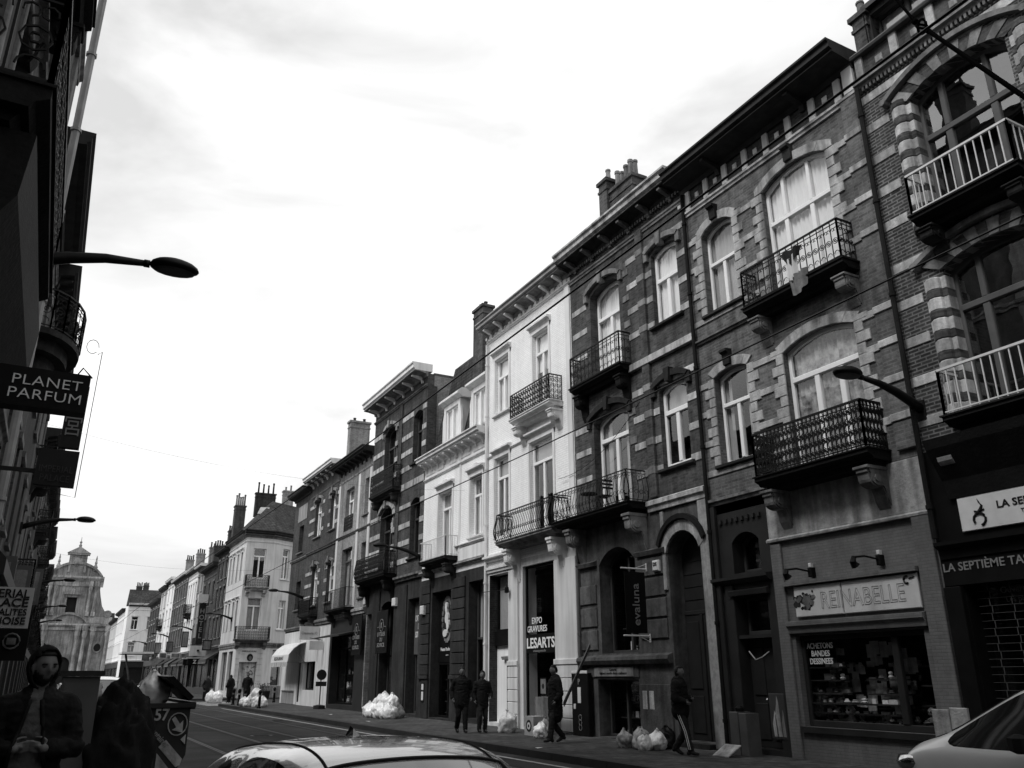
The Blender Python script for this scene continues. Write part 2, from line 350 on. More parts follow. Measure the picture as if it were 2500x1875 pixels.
def window(root, fr, a, b, z0, z1, r=0, rec=.16, fw=.07, tr=None, mull=(.5,), tmull=(), frame='frame_white', glass='glass', cur='white', sill=None, hood=None, hoodmat='stone_light', name='window', n=10):
    m = MB(fr); w1 = -rec; w0 = -rec-.07
    m.bbox(a, a+fw, w0, w1, z0, z1); m.bbox(b-fw, b, w0, w1, z0, z1); m.bbox(a+fw, b-fw, w0, w1, z0, z0+fw*1.3)
    A = arch(a, b, z1, r, n); B = arch(a+fw, b-fw, z1-fw*(.9 if r else 1), r*.96, n) if r else [(a+fw, z1-fw), (b-fw, z1-fw)]
    if r:
        for i in range(len(A)-1): m.wprism([A[i], A[i+1], B[i+1], B[i]], w0, w1)
    else: m.bbox(a+fw, b-fw, w0, w1, z1-fw, z1)
    top = z1+r*.5
    if tr: m.bbox(a+fw, b-fw, w0-.01, w1+.025, tr-fw*.7, tr+fw*.7)
    for q in mull:
        u = a+(b-a)*q; m.bbox(u-fw*.75, u+fw*.75, w0-.01, w1+.015, z0+fw*1.3, (tr-fw*.7) if tr else top-fw)
    for q in tmull:
        u = a+(b-a)*q; m.bbox(u-fw*.6, u+fw*.6, w0-.01, w1+.015, tr+fw*.7, top+r*.3-fw)
    o = m.build(name, frame, root)
    m = MB(fr); P = [(a+.02, -rec-.04, z0+.02), (b-.02, -rec-.04, z0+.02)]+[(q[0], -rec-.04, q[1]-.02) for q in reversed(arch(a+.02, b-.02, z1, r, n))]
    m.add(P, [tuple(range(len(P)))]); m.build('pane', glass, o, fix=False)
    if cur and cur != 'none':
        def sheet(ua, ub, za, zb, mat, nm='curtain', amp=.02, f=26):
            m = MB(fr); k = max(6, int((ub-ua)*40)); pts = []
            for i in range(k+1):
                u = ua+(ub-ua)*i/k; ww = -rec-.115+amp*math.sin(u*f*2)+amp*.5*math.sin(u*f*.9+1)
                pts += [(u, ww, za), (u, ww, zb)]
            m.add(pts, [(2*i, 2*i+2, 2*i+3, 2*i+1) for i in range(k)]); m.build(nm, mat, o, smooth=True, fix=False)
        t = z1+r
        mid = (a+b)/2
        if cur == 'white': sheet(a, b, z0, t, 'curtain_white')
        elif cur == 'grey': sheet(a, b, z0, t, 'curtain_grey')
        elif cur == 'pattern': sheet(a, b, z0, t, 'curtain_pattern')
        elif cur == 'drapes': sheet(a, a+(b-a)*.3, z0, t, 'curtain_white'); sheet(a+(b-a)*.72, b, z0, t, 'curtain_white')
        elif cur == 'greydrapes': sheet(a, a+(b-a)*.32, z0, t, 'curtain_grey'); sheet(b-(b-a)*.26, b, z0, t, 'curtain_grey')
        elif cur == 'half': sheet(a, b, z0+(t-z0)*.52, t, 'curtain_white', 'blind', amp=.004)
        elif cur == 'top': sheet(a, b, (tr or z1-.4), t, 'curtain_grey', 'blind', amp=.003)
        elif cur == 'low': sheet(a, b, z0, z0+(t-z0)*.5, 'curtain_white')
        elif cur == 'one': sheet(a, a+(b-a)*.55, z0, t, 'curtain_white')
    if sill:
        m = MB(fr); m.prism([(-rec, z0+.03), (.10, z0-.01), (.10, z0-.07), (.04, z0-.10), (-rec, z0-.10)], a-.14, b+.14); m.build('sill', sill, o)
    if hood:
        m = MB(fr); th, pr, dz = .14, .12, .10
        if r:
            A = arch(a-.12, b+.12, z1+dz, r+.02, n); B = arch(a-.22, b+.22, z1+dz+th*.6, r+.10, n)
            for i in range(len(A)-1): m.wprism([A[i], A[i+1], B[i+1], B[i]], -.01, pr)
            m.bbox(a-.24, a-.08, 0, pr*.8, z1-.12, z1+dz+.06); m.bbox(b+.08, b+.24, 0, pr*.8, z1-.12, z1+dz+.06)
            c = (a+b)/2; m.wprism([(c-.07, z1+r-.02), (c+.07, z1+r-.02), (c+.11, z1+r+.34), (c-.11, z1+r+.34)], -.01, pr+.06)
        else:
            m.prism([(0, z1+.16), (.05, z1+.16), (.08, z1+.24), (.18, z1+.27), (.18, z1+.33), (0, z1+.36)], a-.18, b+.18)
            m.bbox(a-.12, a-.01, 0, .045, z0, z1+.16); m.bbox(b+.01, b+.12, 0, .045, z0, z1+.16); m.bbox(a-.12, b+.12, 0, .05, z1+.01, z1+.16)
            if hood == 'crest':
                c = (a+b)/2
                for k in range(-3, 4): m.bbox(c+k*.07-.035, c+k*.07+.035, 0, .1, z1+.33, z1+.36+.12*math.cos(k*.42))
        m.build('hood', hoodmat, o)
    return o
def ops_cut(u0, u1, za, zb, ops, mg=0.0):
    seg = [(u0, u1)]
    for o in ops:
        if o['z0'] < zb and o['z1']+o['r'] > za:
            ns = []
            for s0, s1 in seg:
                a, b = o['a']-mg, o['b']+mg
                if b <= s0 or a >= s1: ns.append((s0, s1)); continue
                if a > s0+.04: ns.append((s0, a))
                if b < s1-.04: ns.append((b, s1))
            seg = ns
    return seg
def bands(root, fr, u0, u1, zz, ops, mat, pr=.028, th=.16, name='stone_band', jamb=None):
    """light stone courses across the brick, cut round the openings; jamb = alternating quoins beside them"""
    m = MB(fr)
    for z in zz:
        z, t = z if isinstance(z, tuple) else (z, th)
        for s0, s1 in ops_cut(u0, u1, z, z+t, ops, .003): m.bbox(s0, s1, -.01, pr, z, z+t, .01)
    if jamb:
        for o in ops:
            z = o['z0']; k = 0
            if o.get('nojamb'): continue
            while z < o['z1']+o['r']-.1:
                h = min(.235, o['z1']+o['r']*.6-z)
                if h < .08: break
                wd = jamb[0] if k % 2 else jamb[1]
                for s0, s1 in ((max(u0, o['a']-wd), o['a']-.002), (o['b']+.002, min(u1, o['b']+wd))):
                    if s1-s0 > .04: m.bbox(s0, s1, -.01, pr+.006, z+.008, z+h-.008, .01)
                z += h; k += 1
            A = arch(o['a'], o['b'], o['z1'], o['r'], 7); B = arch(o['a']-.18, o['b']+.18, o['z1']+.16, o['r']+.06, 7)
            if o['r']:
                for i in range(7): m.wprism([A[i], A[i+1], B[i+1], B[i]], -.01, pr+.004+.006*(i % 2))
    return m.build(name, mat, root)
def cornice(root, fr, u0, u1, z, h=.4, pr=.6, mat='cornice_dark', fascia=None, mod=None, modmat=None, dent=False, gut=True, name='cornice'):
    """z = underside at the wall"""
    m = MB(fr); m.prism([(0, z-.14), (.06, z-.14), (.10, z-.02), (pr*.55, z+h*.10), (pr-.1, z+h*.14), (pr-.1, z+h*.2), (0, z+h*.2)], u0, u1)
    c = m.build(name, mat, root)
    m = MB(fr); m.prism([(-.2, z+h*.2+.003), (pr-.12, z+h*.2+.003), (pr-.12, z+h*.3), (pr-.03, z+h*.42), (pr-.03, z+h*.75), (pr+.03, z+h*.85), (pr+.03, z+h), (-.2, z+h)], u0, u1)
    m.build('gutter', fascia or mat, c)
    if mod:
        m = MB(fr); k = int((u1-u0)/mod)
        for i in range(k):
            u = u0+(i+.5)*(u1-u0)/k
            m.prism([(0, z-.30), (.07, z-.30), (.10, z-.16), (pr*.75, z-.04), (pr*.75, z+.02), (0, z+.02)], u-.06, u+.06)
        m.build('modillion', modmat or mat, c)
    if dent:
        m = MB(fr); u = u0+.06
        while u < u1-.08: m.box(u, u+.06, 0, .10, z-.24, z-.145); u += .12
        m.build('dentil_course', modmat or mat, c)
    return c
def string(root, fr, u0, u1, z, h=.14, pr=.10, mat='stone_light', name='string_course', ops=()):
    m = MB(fr)
    for s0, s1 in ops_cut(u0, u1, z, z+h, ops, .003): m.prism([(-.01, z), (pr*.5, z), (pr*.6, z+h*.35), (pr, z+h*.5), (pr, z+h*.85), (pr*.3, z+h), (-.01, z+h)], s0, s1)
    return m.build(name, mat, root)
def circ(cx, cz, r, n=8, t0=0, t1=2*PI): return [(cx+r*math.cos(t0+(t1-t0)*i/n), cz+r*math.sin(t0+(t1-t0)*i/n)) for i in range(n+1)]
def railing(parent, fr, path, z0, h, style='ornate', mat='iron', rr=.011, step=.17, bulge=0, name='railing'):
    if style in ('ornate', 'rich'): rr = rr*1.35
    if style == 'rich': step = step*.8
    m = MB(fr)
    def nseg(i):
        (a, b), (c, d) = path[i], path[i+1]; L = math.hypot(c-a, d-b); return a, b, (c-a)/L, (d-b)/L, L
    def bul(t): return bulge*math.sin(PI*min(1, max(0, 1-t))**1.6) if bulge else 0
    cu = sum(p[0] for p in path)/len(path); cw = sum(p[1] for p in path)/len(path)
    for i in range(len(path)-1):
        a, b, du, dw, L = nseg(i); nu, nw = -dw, du
        if (cu-(a+du*L/2))*nu+(cw-(b+dw*L/2))*nw > 0: nu, nw = -nu, -nw
        def q(s, z):
            e = bul(z/h); return (a+du*s+nu*e, b+dw*s+nw*e, z0+z)
        for z, r in ((h, rr*1.7), (h*.9, rr*.7), (.05, rr)):
            if style == 'plain' and z == h*.9: continue
            m.tube([q(0, z), q(L, z)], r, 4)
        k = max(1, round(L/step)); st = L/k
        for j in range(k+1):
            s = j*st; post = j in (0, k)
            zz = [0, h] if not bulge else [h*x/7 for x in range(8)]
            if style in ('ornate', 'rich') and not post and j % 2 == 0 and style == 'ornate': pass
            m.tube([q(s, z) for z in zz], rr*(1.5 if post else .75), 4)
            if j == k: break
            c = s+st/2
            if style == 'ornate':
                m.tube([q(x, z) for x, z in circ(c, h*.47, st*.36)], rr*.55, 4)
                m.tube([q(x, z) for x, z in circ(c, h*.47, st*.15, 6)], rr*.7, 4)
                m.tube([q(x, z) for x, z in circ(c-st*.2, h*.76, st*.2, 6, -PI*.5, PI*1.1)], rr*.55, 4)
                m.tube([q(x, z) for x, z in circ(c+st*.2, h*.76, st*.2, 6, -PI*.1, PI*1.5)], rr*.55, 4)
                m.tube([q(x, z) for x, z in circ(c, h*.16, st*.32, 6, 0, PI)], rr*.55, 4)
            elif style == 'rich':
                for zc in (.14, .36, .58, .8):
                    m.tube([q(x, z) for x, z in circ(c, h*zc, st*.46, 8)], rr*.6, 4)
                    m.tube([q(x, z) for x, z in circ(c, h*zc, st*.2, 6)], rr*.9, 4)
                    m.tube([q(c, h*zc+st*.46), q(c+st*.4*(1 if zc < .5 else -1), h*(zc+.11)), q(c, h*(zc+.2))], rr*.6, 4)
            elif style == 'lyre':
                m.tube([q(x, z) for x, z in circ(c, h*.84, st*.3, 6)], rr*.6, 4)
                m.tube([q(x, z) for x, z in circ(c, h*.3, st*.34, 6)], rr*.6, 4)
    return m.build(name, mat, parent)
def console(parent, fr, u, z, pr, h, wd=.24, mat='stone_light', name='bracket'):
    """scrolled bracket under a balcony: top at z, reaching out pr, hanging h"""
    m = MB(fr); P = [(0, z), (pr, z), (pr, z-h*.16), (pr*.94, z-h*.2)]
    P += [(pr*(.5+.42*math.cos(t)), z-h*.34-h*.17*math.sin(t)) for t in [x*PI/8 for x in range(0, 6)]]
    P += [(pr*.30, z-h*.52), (pr*.20, z-h*.68), (pr*.17, z-h*.82), (pr*.05, z-h), (0, z-h)]
    m.prism(P, u-wd/2, u+wd/2)
    m.prism([(q[0]*.93, z-(z-q[1])*.92-.01) for q in P], u-wd/2-.03, u+wd/2+.03)
    for s in (-1, 1):
        m.prism([(pr*.6+.1*h*math.cos(t), z-h*.3+.1*h*math.sin(t)) for t in [x*PI/5 for x in range(10)]], u+s*(wd/2+.02), u+s*(wd/2+.06))
    m.bbox(u-wd/2-.05, u+wd/2+.05, -.01, pr+.03, z-h*.08, z-.001)
    return m.build(name, mat, parent)
def balcony(root, fr, u0, u1, z, pr=.5, rh=.9, th=.18, style='ornate', mat='stone_dark', rmat='iron', br=(), brh=.6, brmat='stone_dark', bulge=0, step=.17, rr=.011, label=None):
    m = MB(fr); zt = z+th; m.prism([(-.05, z), (pr-.14, z), (pr-.10, z+th*.3), (pr-.02, z+th*.5), (pr, z+th*.55), (pr, zt), (-.05, zt)], u0, u1)
    m.box(u0-.03, u1+.03, -.04, pr+.03, zt+.001, zt+.03)
    m.prism([(-.02, z-.10), (pr-.26, z-.10), (pr-.2, z-.002), (-.02, z-.002)], u0+.12, u1-.12)
    b = m.build('balcony', mat, root)
    if label: b['label'] = label
    railing(b, fr, [(u0+.04, 0), (u0+.04, pr-.03), (u1-.04, pr-.03), (u1-.04, 0)], zt+.03, rh, style, rmat, rr, step, bulge)
    for u in br: console(b, fr, u, z-.1, pr*.85, brh, mat=brmat)
    return b
def chimney(root, x, y, z0, z1, sx=.8, sy=.5, pots=4, mat='brick_dark', potmat='stone_mid', poth=.45):
    m = MB(); m.box(x-sx/2, x+sx/2, y-sy/2, y+sy/2, z0, z1); m.box(x-sx/2-.06, x+sx/2+.06, y-sy/2-.06, y+sy/2+.06, z1+.002, z1+.12)
    m.box(x-sx/2-.03, x+sx/2+.03, y-sy/2-.03, y+sy/2+.03, z1-.3, z1-.22)
    c = m.build('chimney', mat, root); L = max(sx, sy)
    for i in range(pots):
        t = (i+.5)/pots-.5; px = x+(sx*t if sx > sy else .0); py = y+(sy*t if sy >= sx else 0); hh = poth*random.uniform(.7, 1.15)
        MB().lathe((px, py), [(.09, z1+.12), (.11, z1+.16), (.085, z1+.2), (.075, z1+.12+hh*.85), (.095, z1+.12+hh*.88), (.09, z1+.12+hh), (.06, z1+.12+hh)], 8).build('chimney_pot', potmat, c)
    return c
def pipe(root, fr, u, z0, z1, w_=.08, r=.045, mat='zinc_dark', name='downpipe'):
    m = MB(fr); m.tube([(u, w_, z0), (u, w_, z1)], r, 8); z = z0+.5
    while z < z1: m.tube([(u, w_, z), (u, w_, z+.07)], r*1.35, 8); z += 2.0
    return m.build(name, mat, root, smooth=False)
def shop_items(root, fr, a, b, z0, z1, w_=-.5, rows=3, seed=1, mat=('plastic_white', 'curtain_grey', 'stone_mid', 'stone_dark')):
    """shelves in a display window and the little boxes, vases and figurines on them"""
    rnd = random.Random(seed); sh = MB(fr); gs = {k: MB(fr) for k in mat}
    for i in range(rows):
        z = z0+(z1-z0)*i/rows; sh.box(a+.05, b-.05, w_-.28, w_, z, z+.025); u = a+.12
        while u < b-.15:
            k = rnd.choice(mat); g = gs[k]; t = rnd.random(); h = rnd.uniform(.10, .26)*((z1-z0)/rows)/.5; s = rnd.uniform(.04, .09)
            if t < .35: g.box(u-s, u+s, w_-.2, w_-.17+.02, z+.025, z+.025+h)
            elif t < .7: g.lathe((u, w_-.14), [(s*.6, z+.026), (s, z+.026+h*.3), (s*.5, z+.026+h*.7), (s*.62, z+.026+h*.82), (s*.4, z+.026+h)], 7)
            else: g.lathe((u, w_-.14), [(s*.5, z+.026), (s*.75, z+.03+h*.25), (s*.35, z+.03+h*.5), (s*.6, z+.03+h*.68), (s*.55, z+.03+h*.9), (s*.1, z+.03+h)], 7)
            u += rnd.uniform(.13, .24)
    s_ = sh.build('display_shelf', 'stone_dark', root)
    for k, g in gs.items():
        o = g.build('display_goods', k, s_)
        if o: tag(o, kind='stuff')
# ------------------------------------------------------------------ ground
def structure(name, m, mat):
    o = m.build(name, mat); tag(o, kind='structure'); return o
m = MB(); m.box(-400, 400, -120, 700, -1.0, -.012); structure('ground', m, 'paving')
m = MB(); m.quad((.35, -40, 0), (9.5, -40, 0), (9.5, 230, 0), (.35, 230, 0)); m.quad((9.5, 57, 0), (60, 62, 0), (60, 75, 0), (9.5, 68, 0)); structure('road', m, 'asphalt')
m = MB(); m.box(9.66, 13.5, -40, 55.4, -.2, .14); m.box(9.66, 13.2, 69, 230, -.2, .14); m.box(13.4, 60, 50.0, 55.4, -.2, .139)
structure('pavement_right', m, 'paving')
m = MB(); m.box(-3, .19, -40, 230, -.2, .14); structure('pavement_left', m, 'paving')
m = MB()
y = -40
while y < 55.0: m.bbox(9.5, 9.659, 0, 0, 0, 0) if 0 else m.box(9.5, 9.659, y, y+.985, -.2, .144); y += 1
y = 69
while y < 200: m.box(9.5, 9.659, y, y+.985, -.2, .144); y += 1
y = -40
while y < 120: m.box(.191, .35, y, y+.985, -.2, .144); y += 1
structure('kerb', m, 'kerb_stone')
m = MB()
for x in (3.93, 5.36, 6.72, 8.15):
    for dx in (-.035, .035): m.box(x+dx-.018, x+dx+.018, -20, 200, .001, .006)
structure('tram_rails', m, 'rail_steel')
m = MB()
for x in (3.78, 4.08, 5.21, 5.51, 6.57, 6.87, 8.0, 8.3): m.box(x-.012, x+.012, -20, 180, .001, .003)
structure('road_joint', m, 'rubber')
m = MB(); m.box(8.98, 9.08, -20, 51, .001, .005)
for k in range(7): m.box(9.05+k*.0, 11.5, 56.4+k*1.25, 56.95+k*1.25, .001, .005)
for k in range(7): m.box(1.2+k*1.1, 1.75+k*1.1, 60, 63, .001, .005)
structure('road_marking', m, 'road_paint')

# ------------------------------------------------------------------ right-hand row of houses
def house(u, z, label, name='terraced_house', x=13, group=None): return thing(name, (x, u, z), label, 'house', group)
def std_win(root, o, **k): return window(root, k.pop('fr', FR), o['a'], o['b'], o['z0'], o['z1'], o['r'], **k)

# B0: the house behind the camera's right shoulder (edge of the frame)
h0 = house(0, .1, 'dark brick house with tall plain windows, cut off by the right edge of the view')
ops = [O(-1.5, -.3, 5.8, 8.4), O(1.4, 2.6, 5.8, 8.4), O(-1.5, -.3, 9.8, 12), O(1.4, 2.6, 9.8, 12), O(-2.5, 3.2, .8, 3.2)]
wall(h0, FR, -4, 4.49, .1, 13.6, ops, 'brick_dark'); body(h0, FR, -4, 4.49, 13.6)
for o in ops: std_win(h0, o, cur='white' if o['z0'] > 5 else None, frame='frame_grey', tr=o['z0']+(o['z1']-o['z0'])*.7)
cornice(h0, FR, -4, 4.49, 13.6, mod=.6)

# B1: striped brick with big arched windows and white railings
b1 = house(6.7, .1, 'striped dark brick and stone house with wide arched windows and white balcony railings')
op1 = [O(6.05, 7.95, 9.45, 12.08, .26), O(6.05, 7.95, 5.85, 8.45, .2), O(5.1, 8.62, .9, 3.0), O(5.35, 5.75, 9.9, 11.9) if 0 else O(4.75, 5.0, 1.2, 2.8)]
wall(b1, FR, 4.5, 8.97, 3.5, 13.0, op1[:2], 'brick_striped_near'); wall(b1, FR, 4.5, 8.97, .1, 3.5, [op1[2]], 'black_paint', name='ground_floor_wall')
body(b1, FR, 4.5, 8.97, 13.0)
zz = [(z, .19) for z in (5.75, 6.5, 7.25, 8.0, 8.75)]+[(z, .2) for z in (9.68, 10.43, 11.18, 11.92, 12.62)]
bands(b1, FR, 4.5, 8.96, zz, [O(5.1, 8.52, 9.4, 12.9) if 0 else O(5.5, 8.4, 9.4, 12.3), O(5.5, 8.4, 5.6, 8.7)], 'stone_light', .02)
for u in (5.5, 8.4):   # banded jamb shafts either side of the big openings
    sgn = 1 if u < 6 else -1
    for z0, z1, tag_ in ((9.3, 12.1, 'upper'), (5.6, 8.3, 'lower')):
        ma = MB(FR); mb_ = MB(FR); z = z0; k = 0
        while z < z1-.05:
            hh = .24 if k % 2 else .15; t = mb_ if k % 2 else ma
            t.lathe((u+sgn*.24, -.02), [(.15, z), (.165, z+.02), (.165, z+hh-.02), (.15, z+hh)], 10); t.bbox(u+sgn*.40-.08 if sgn > 0 else u-.48, u+.48 if sgn > 0 else u-.40+.08, -.3, .02, z, z+hh-.004)
            z += hh; k += 1
        c = ma.build('jamb_shaft', 'brick_dark', b1); mb_.build('stone_block', 'stone_light', c)
for zs, r, u0, u1 in ((12.08, .26, 6.05, 7.95), (8.45, .2, 6.05, 7.95)):
    m = MB(FR); A = arch(u0-.02, u1+.02, zs, r, 12); B = arch(u0-.34, u1+.34, zs+.18, r+.12, 12)
    for i in range(12):
        if i % 2: m.wprism([A[i], A[i+1], B[i+1], B[i]], -.1, .05)
    v = m.build('arch_stone', 'stone_mid', b1)
    m = MB(FR)
    for i in range(12):
        if not i % 2: m.wprism([A[i], A[i+1], B[i+1], B[i]], -.1, .03)
    m.build('arch_brick', 'brick_dark', v)
    m = MB(FR); A = arch(u0-.42, u1+.42, zs+.22, r+.14, 14); B = arch(u0-.47, u1+.47, zs+.30, r+.17, 14)
    for i in range(14): m.wprism([A[i], A[i+1], B[i+1], B[i]], 0, .13)
    for uu in (u0-.46, u1+.46): m.wprism(circ(uu, zs+.22, .07, 8)[:-1], 0, .16)
    m.build('hood_mould', 'stone_mid', b1)
window(b1, FR, 6.05, 7.95, 9.45, 12.08, .26, rec=.22, fw=.085, tr=11.22, mull=(.27, .73), tmull=(.27, .73), frame='frame_grey', glass='glass_mirror', cur=None)
window(b1, FR, 6.05, 7.95, 5.85, 8.45, .2, rec=.22, fw=.085, tr=7.7, mull=(.27, .73), tmull=(.27, .73), frame='frame_grey', glass='glass_mirror', cur=None)
string(b1, FR, 4.5, 8.97, 13.0, .14, .16, 'stone_mid')
m = MB(FR); u = 4.55
while u < 8.9: m.box(u, u+.045, 0, .09, 12.9, 12.995); u += .09
m.build('dentil_course', 'stone_mid', b1)
m = MB(FR); m.box(4.5, 8.96, -.4, .0, 13.141, 13.75); m.build('parapet', 'brick_dark', b1)
m = MB(FR)
for k in range(5): m.bbox(8.75-k*.82, 8.92-k*.82, -.01, .06, 13.15, 13.75)
for k in range(5): m.bbox(8.30-k*.82, 8.46-k*.82, -.01, .04, 13.35, 13.52)
m.bbox(4.5, 8.96, -.01, .03, 13.15, 13.22); m.build('parapet_stone', 'stone_light', b1)
m = MB(FR); m.prism([(-.45, 13.752), (.12, 13.752), (.14, 13.80), (.10, 13.86), (-.45, 13.86)], 4.5, 8.96); m.build('coping', 'zinc_dark', b1)
at = [O(4.7, 6.35, 13.92, 14.9), O(6.5, 8.55, 13.92, 14.75)]
wall(b1, FR, 4.5, 8.7, 13.87, 15.0, at, 'cornice_dark', .2, 'attic_wall', w0=-.32)
for o in at: window(b1, FR, o['a'], o['b'], o['z0'], o['z1'], 0, rec=.42, fw=.06, mull=(.33, .66), frame='cornice_dark', glass='glass_mirror', cur='white')
m = MB(FR); m.prism([(-.9, 15.001), (-.2, 15.001), (-.18, 15.1), (-.9, 15.5), (-3, 15.6), (-3, 15.0)], 4.45, 8.72); m.build('attic_roof', 'zinc_dark', b1)
chimney(b1, 13.55, 8.85, 13.2, 14.95, .6, .34, 2)
balcony(b1, FR, 6.05, 8.02, 9.25, .55, .80, .14, 'plain', 'stone_black', 'iron_white', (6.25, 7.85), .5, 'stone_dark', rr=.017, step=.15)
balcony(b1, FR, 6.0, 8.08, 5.5, .6, .78, .14, 'plain', 'stone_black', 'iron_white', (), .5, 'stone_dark', rr=.017, step=.15)
m = MB(FR); m.prism([(0, 4.4), (.12, 4.4), (.2, 4.7), (.5, 5.2), (.55, 5.36), (0, 5.36)], 4.5, 8.55); m.build('shop_canopy', 'stone_black', b1)
for u in (8.3, 4.8): console(b1, FR, u, 5.35, .45, .9, .26, 'stone_mid')
m = MB(FR); m.box(4.5, 8.5, 0, .06, 3.72, 4.42); m.prism([(0, 3.45), (.10, 3.45), (.12, 3.6), (.22, 3.66), (.22, 3.72), (0, 3.72)], 4.5, 8.9); m.box(4.5, 8.9, 0, .07, 3.02, 3.45); m.bbox(8.63, 8.93, 0, .12, .1, 3.0); m.box(8.5, 8.95, 0, .05, 3.73, 5.3)  # last box is a black mask over the brick pier
sf = m.build('shopfront_and_mask', 'black_paint', b1)
m = MB(FR); m.bbox(4.5, 8.62, -.4, -.05, .1, .9); m.bbox(6.9, 7.05, -.25, -.1, .9, 3.0); m.build('stall_riser', 'black_paint', sf)
m = MB(FR); m.quad((5.1, -.3, .9), (8.62, -.3, .9), (8.62, -.3, 3.0), (5.1, -.3, 3.0)); m.build('shop_window', 'shop_glass', b1, fix=False)
m = MB(FR)
for i in range(18): m.tube([(5.1, -.1, .95+i*.115), (8.5, -.1, .95+i*.115)], .005, 3)
for j in range(9):
    for i in range(18):
        u = 8.3-j*.36; m.tube([(u+(.012 if i % 2 else -.012), -.1, .95+i*.115), (u+(.012 if i % 2 else -.012), -.1, 1.065+i*.115)], .009, 3)
m.build('roller_grille', 'grille', b1)
s = thing('shop_sign', (12.9, 7.4, 4.1), 'long pale fascia sign with a curled snake-like emblem and LA SEPTIÈME TASSE in black', 'sign')
m = MB(FR); m.bbox(5.2, 8.42, .07, .11, 3.84, 4.40); m.build('sign_board', 'sign_white', s)
text('LA SEPTIÈME TASSE', .16, (12.885, 7.0, 4.2), RT, UP, 'letter_black', s, width=1.52, bold=.02)
text('THÉ', .09, (12.885, 7.32, 4.04), RT, UP, 'letter_black', s)
m = MB(FR); m.tube([(8.08+.10*math.cos(t), .115, 4.0+.10*math.sin(t)) for t in [x*.5 for x in range(-1, 10)]], .022, 6)
m.tube([(8.10, .115, 4.1), (8.04, .115, 4.15), (8.01, .115, 4.21), (8.05, .115, 4.28), (8.07, .115, 4.33)], [.03, .03, .022, .014, .006], 6)
m.tube([(8.15, .115, 4.14), (8.07, .115, 4.12), (7.98, .115, 4.15)], .014, 5); m.build('emblem', 'letter_black', s)
s = thing('fascia_lettering', (12.92, 7.4, 3.24), 'grey capitals LA SEPTIÈME TASSE on the dark fascia over the shuttered window', 'lettering')
text('LA SEPTIÈME TASSE', .19, (12.925, 8.08, 3.33), RT, UP, 'letter_grey', s, width=1.62, bold=.01)
s = thing('window_lettering', (12.99, 7.2, 2.6), 'faint white words on the glass behind the rolling grille', 'lettering')
text('Ouvert', .14, (13.295, 8.02, 2.92), RT, UP, 'letter_grey', s); text('Les plats', .12, (13.295, 7.95, 2.76), RT, UP, 'letter_grey', s)

# B2: brick with stone quoins, two ornate balconies, bookshop below
b2 = house(11.7, .1, 'grey brick house with pale stone quoins, dark deep cornice and two black iron balconies')
op2 = [O(9.98, 11.86, 9.4, 12.24, .26), O(12.88, 13.98, 9.97, 12.13, .2), O(9.92, 11.8, 5.6, 8.2, .2), O(12.88, 13.98, 6.2, 8.32, .12)]
opg = [O(13.08, 13.9, 3.74, 4.4, .2, nojamb=1), O(13.0, 13.95, 2.45, 3.25, nojamb=1), O(13.0, 13.95, .25, 2.38, nojamb=1), O(9.5, 12.36, .72, 2.38, nojamb=1)]
wall(b2, FR, 8.97, 14.52, 5.1, 13.1, op2, 'brick_grey'); body(b2, FR, 8.97, 14.52, 13.9, 'brick_dark')
wall(b2, FR, 8.97, 12.78, .1, 4.3, [opg[3]], 'brick_painted', name='ground_floor_wall'); wall(b2, FR, 12.78, 14.52, .1, 5.3, opg[:3], 'dark_paint', name='entrance_wall')
m = MB(FR); m.bbox(8.99, 12.77, -.1, .02, 4.33, 5.28); m.prism([(0, 4.25), (.09, 4.25), (.1, 4.29), (.05, 4.33), (0, 4.33)], 8.97, 12.78); m.build('render_panel', 'stone_light', b2)
zb = [(z, .15) for z in (12.05, 11.27, 10.52, 9.78, 8.13, 7.43, 6.7, 5.98)]
bands(b2, FR, 8.99, 14.5, zb, op2, 'stone_light', .03, jamb=(.34, .2))
m = MB(FR)
m.bbox(8.99, 9.4, 0, .07, 5.45, 13.0); q_ = m.build('pilaster', 'brick_grey', b2)
m = MB(FR)
for z, t in zb: m.bbox(8.98, 9.41, 0, .10, z, z+t)
m.build('pilaster_band', 'stone_light', q_)
string(b2, FR, 8.97, 14.52, 12.93, .16, .09, 'stone_light'); m = MB(FR); m.box(8.97, 14.52, -.4, 0, 13.11, 13.78); m.build('frieze', 'brick_dark', b2)
m = MB(FR)
for k in range(8):
    u = 9.36+k*.70; m.bbox(u, u+.17, 0, .05, 13.1, 13.74)
    if k not in (1,): m.bbox(u+.37, u+.50, 0, .03, 13.33, 13.48)
m.bbox(9.0, 9.26, 0, .08, 13.1, 13.74); m.build('frieze_block', 'white_trim', b2)
cornice(b2, FR, 8.97, 14.55, 13.78, .34, .74, mod=2.1, modmat='cornice_dark')
string(b2, FR, 12.5, 14.52, 5.30, .17, .12, 'stone_mid'); string(b2, FR, 12.6, 14.52, 9.3, .12, .10, 'stone_mid', ops=op2)
std_win(b2, op2[0], tr=11.35, mull=(.33, .72), tmull=(.33, .72), cur='white', sill=None, rec=.12, fw=.075)
std_win(b2, op2[1], tr=11.3, cur='grey', sill='stone_dark', rec=.17)
std_win(b2, op2[2], tr=7.55, mull=(.3, .62), cur='pattern', rec=.12, fw=.085)
std_win(b2, op2[3], tr=7.62, cur='greydrapes', sill='stone_dark', rec=.17)
for o in (op2[0], op2[1], op2[3]):
    c = (o['a']+o['b'])/2; z = o['z1']+o['r']; m = MB(FR); m.prism([(0, z+.02), (.1, z+.05), (.12, z+.3), (.2, z+.34), (.2, z+.4), (0, z+.42)], c-.11, c+.11); m.build('keystone', 'stone_dark', b2)
